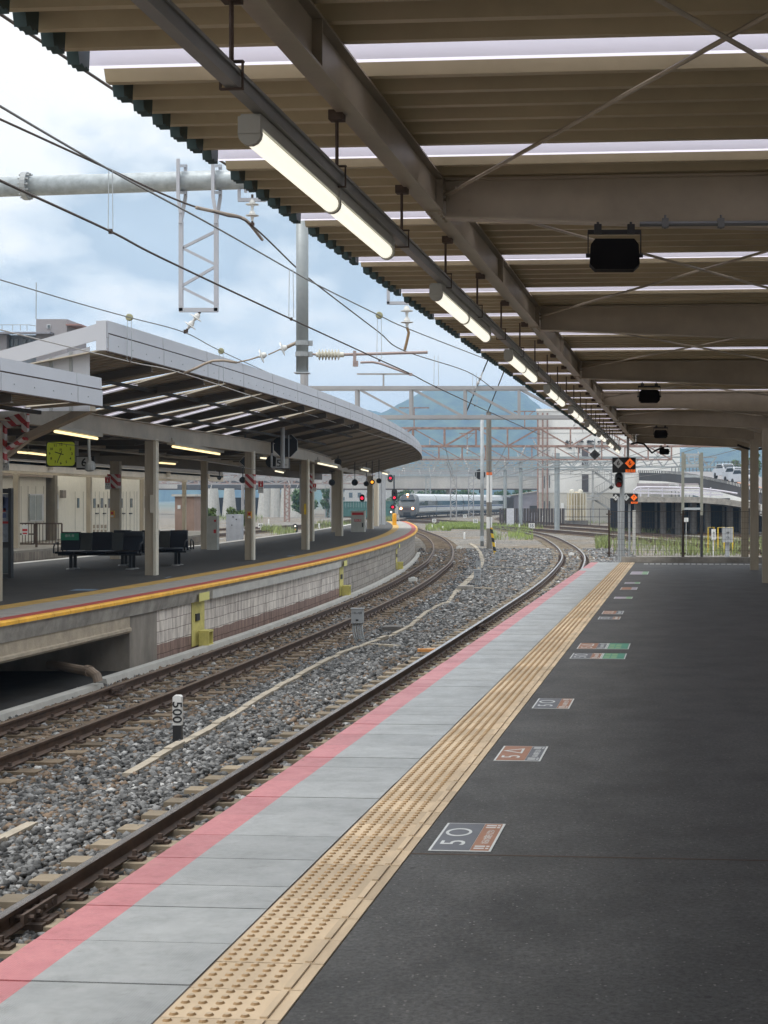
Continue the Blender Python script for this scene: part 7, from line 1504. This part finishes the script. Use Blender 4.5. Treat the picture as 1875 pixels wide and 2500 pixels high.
def grass(lb, regs, mt, h0, h1, name='grass'):
    vs=[]; fs=[]
    for (px0,px1,py0,py1,n) in regs:
        a,b=G((px0+px1)/2,py1,ZG),G((px0+px1)/2,py0,ZG); xs=np.array([G(px0,py1,ZG).x,G(px1,py1,ZG).x,G(px0,py0,ZG).x,G(px1,py0,ZG).x])
        cen=[(RNG.random(),RNG.random()) for _ in range(max(4,n//60))]
        for _ in range(n):
            c=cen[RNG.integers(len(cen))]; t=min(1,max(0,c[1]+RNG.normal()*.16)); f=min(1,max(0,c[0]+RNG.normal()*.11)); y=a.y+(b.y-a.y)*t; xl=xs[0]+(xs[2]-xs[0])*t; xr=xs[1]+(xs[3]-xs[1])*t; x=xl+(xr-xl)*f
            h=RNG.uniform(h0,h1); w=h*.035+.007; an=RNG.uniform(0,6.28); lx,ly=RNG.normal()*h*.25,RNG.normal()*h*.25; o=len(vs); dx,dy=math.cos(an)*w,math.sin(an)*w
            vs += [(x-dx,y-dy,ZG),(x+dx,y+dy,ZG),(x+lx*.4+dx*.7,y+ly*.4+dy*.7,ZG+h*.6),(x+lx*.4-dx*.7,y+ly*.4-dy*.7,ZG+h*.6),(x+lx,y+ly,ZG+h)]; fs += [(o,o+1,o+2,o+3),(o+3,o+2,o+4)]
    me=bpy.data.meshes.new(name); me.from_pydata(vs,[],fs); me.materials.append(mt); o=bpy.data.objects.new(name,me); COL.objects.link(o); tag(o,lb,'grass',kind='stuff')
grass('bright green grass growing between the curving tracks',[(1075,1180,1279,1292,9000),(1085,1160,1284,1290,4000),(1040,1100,1284,1296,1200),(1150,1330,1282,1293,1800),(1190,1300,1296,1318,1200)],LF3,.12,.45)
grass('tall weeds and grass beyond the mesh fence',[(1490,1640,1285,1302,2600),(1455,1490,1318,1342,1100),(1500,1860,1322,1356,2400),(1560,1860,1270,1284,4600),(1680,1860,1262,1280,2200),(1380,1500,1262,1278,900)],LF4,.15,.55,'weeds')
grass('sparse weeds behind the left platform',[(640,720,1296,1310,500),(760,860,1282,1296,700),(900,960,1268,1280,500),(500,640,1262,1275,700)],LF4,.3,.8,'weeds')
grass('tall green weeds under the elevated deck',[(1725,1860,1250,1262,900),(1590,1720,1256,1264,700)],LF2,.8,1.9,'weeds')
# teal fence & low white houses far behind on the left
for i,(px0,px1,y0,y1,Y,mt,lb) in enumerate(((795,960,1224,1240,255,mat('fence_teal',(.07,.17,.15),.7),'teal fence far behind the left platform'),)):
    a,b=P(px0,y1,Y),P(px1,y0,Y); q=MB(); x=a.x
    while x<b.x: q.box((x,Y,(a.z+b.z)/2),(.4,.06,b.z-a.z)); x+=.44
    for z in (a.z+.1,b.z-.1): q.bar((a.x,Y-.06,z),(b.x,Y-.06,z),.06,.06)
    q.bar((a.x,Y,a.z-.9),(b.x,Y,a.z-.9),.1,1.8); one(q,'screen_fence',mt,lb,'fence',((a.x+b.x)/2,Y,ZG))
RH=random.Random(3)
HN=['narrow','wide','low','tall','small','squat','plain','bright','boxy','pale','long','short']
for i in range(12):
    px=(840+i*42) if i<6 else (1545+(i-6)*30); Y=420+RH.uniform(0,160); w=RH.uniform(8,15); h=RH.uniform(4,7.5); x=P(px,0,Y).x
    r=thing('house','%s pale town house far beyond the yard, %s the canopy'%(HN[i],'left of' if i<6 else 'under the right end of'),'house',(x,Y,ZG),'town houses far beyond the yard'); g_=RH.uniform(.4,.6); q=MB(); q.box((x,Y,ZG+h/2),(w,8,h)); q.build('wall',mat('house_wall_%s'%HN[i],(g_,g_*.97,g_*.92),.8),r); q=MB(); q.prism([(x-w/2-.4,Y-4.4,ZG+h),(x+w/2+.4,Y-4.4,ZG+h),(x,Y-4.4,ZG+h+RH.uniform(1.2,2.4))],(0,8.8,0)); q.build('roof',mat('house_roof_%d'%(i%3),((.16,.16,.18),(.25,.20,.17),(.30,.31,.33))[i%3],.7),r)
    q=MB()
    for k in range(3): q.box((x-w*.3+w*.3*k,Y-4.02,ZG+h*.6),(w*.12,.08,h*.2))
    q.build('window',GLASSD,r)
# ================================================================== hills
def hill(name, ridge, Y, depth, seed, lb):
    rn=np.random.default_rng(seed); nx,ny=200,26; k=[r[0] for r in ridge]; hz=[P(0,r[1],Y).z for r in ridge]; vs=[]; ph=rn.uniform(0,6.28,14); fr=rn.uniform(.004,.05,14)
    for j in range(ny):
        t=j/(ny-1)
        for i in range(nx):
            px=k[0]+(k[-1]-k[0])*i/(nx-1); x=P(px,0,Y).x; H=max(0,np.interp(px,k,hz)); prof=math.sin(math.pi*min(1,t*1.0)) if t<.5 else 1-(t-.5)*1.0
            z=H*prof; z+=sum(math.sin(x*fr[q]*1.0+ph[q]+t*6*(q%5))*(.5/fr[q]*.012) for q in range(14))*(prof*.9)*.35*min(1,H/60)
            z+=rn.uniform(-1,1)*min(3.0,H*.04)*(1 if abs(t-.5)<.06 else .8)
            vs.append((x,Y-depth/2+depth*t,z-1.3 if 0<j<ny-1 else -60))
    me=bpy.data.meshes.new(name); me.from_pydata(vs,[],[(j*nx+i,j*nx+i+1,(j+1)*nx+i+1,(j+1)*nx+i) for j in range(ny-1) for i in range(nx-1)]); me.materials.append(HILLM); me.polygons.foreach_set('use_smooth',[True]*len(me.polygons)); o=bpy.data.objects.new(name,me); COL.objects.link(o); o['kind']='structure'; o['label']=lb; return o
HILLM,N_,L_,b_=nodes('wooded_hill'); tc=N_.new('ShaderNodeTexCoord'); n1=N_.new('ShaderNodeTexNoise'); n1.inputs['Scale'].default_value=.05; n1.inputs['Detail'].default_value=8; L_.new(tc.outputs['Object'],n1.inputs[0]); r1=N_.new('ShaderNodeValToRGB'); e=r1.color_ramp.elements; e[0].position=.35; e[0].color=(.004,.012,.005,1); e[1].position=.65; e[1].color=(.085,.12,.05,1); L_.new(n1.outputs[0],r1.inputs[0]); L_.new(r1.outputs[0],b_.inputs['Base Color']); b_.inputs['Roughness'].default_value=.9
hill('hills',[(500,990),(700,955),(790,970),(850,990),(900,1002),(950,1012),(1000,1035),(1100,1100)],2600,1200,1,'nearer wooded hill behind the left canopy')
hill('hills',[(860,1090),(930,1020),(960,1005),(1000,985),(1060,952),(1110,946),(1200,944),(1245,955),(1290,968),(1330,1005),(1420,1050),(1500,1085),(1600,1098),(1900,1080),(2600,1060)],2300,1300,2,'large wooded hill over the yard')
# ================================================================== haze
hz=MB(); hz.box((0,1480,99),(5200,3200,204)); HZ,N_,L_,b_=nodes('haze_air'); N_.remove(b_); pv=N_.new('ShaderNodeVolumePrincipled'); pv.inputs['Color'].default_value=(.42,.68,1.0,1); pv.inputs['Density'].default_value=.00040; pv.inputs['Anisotropy'].default_value=.2; L_.new(pv.outputs[0],N_['Material Output'].inputs['Volume'])
ho=hz.build('haze',HZ); tag(ho,kind='stuff')
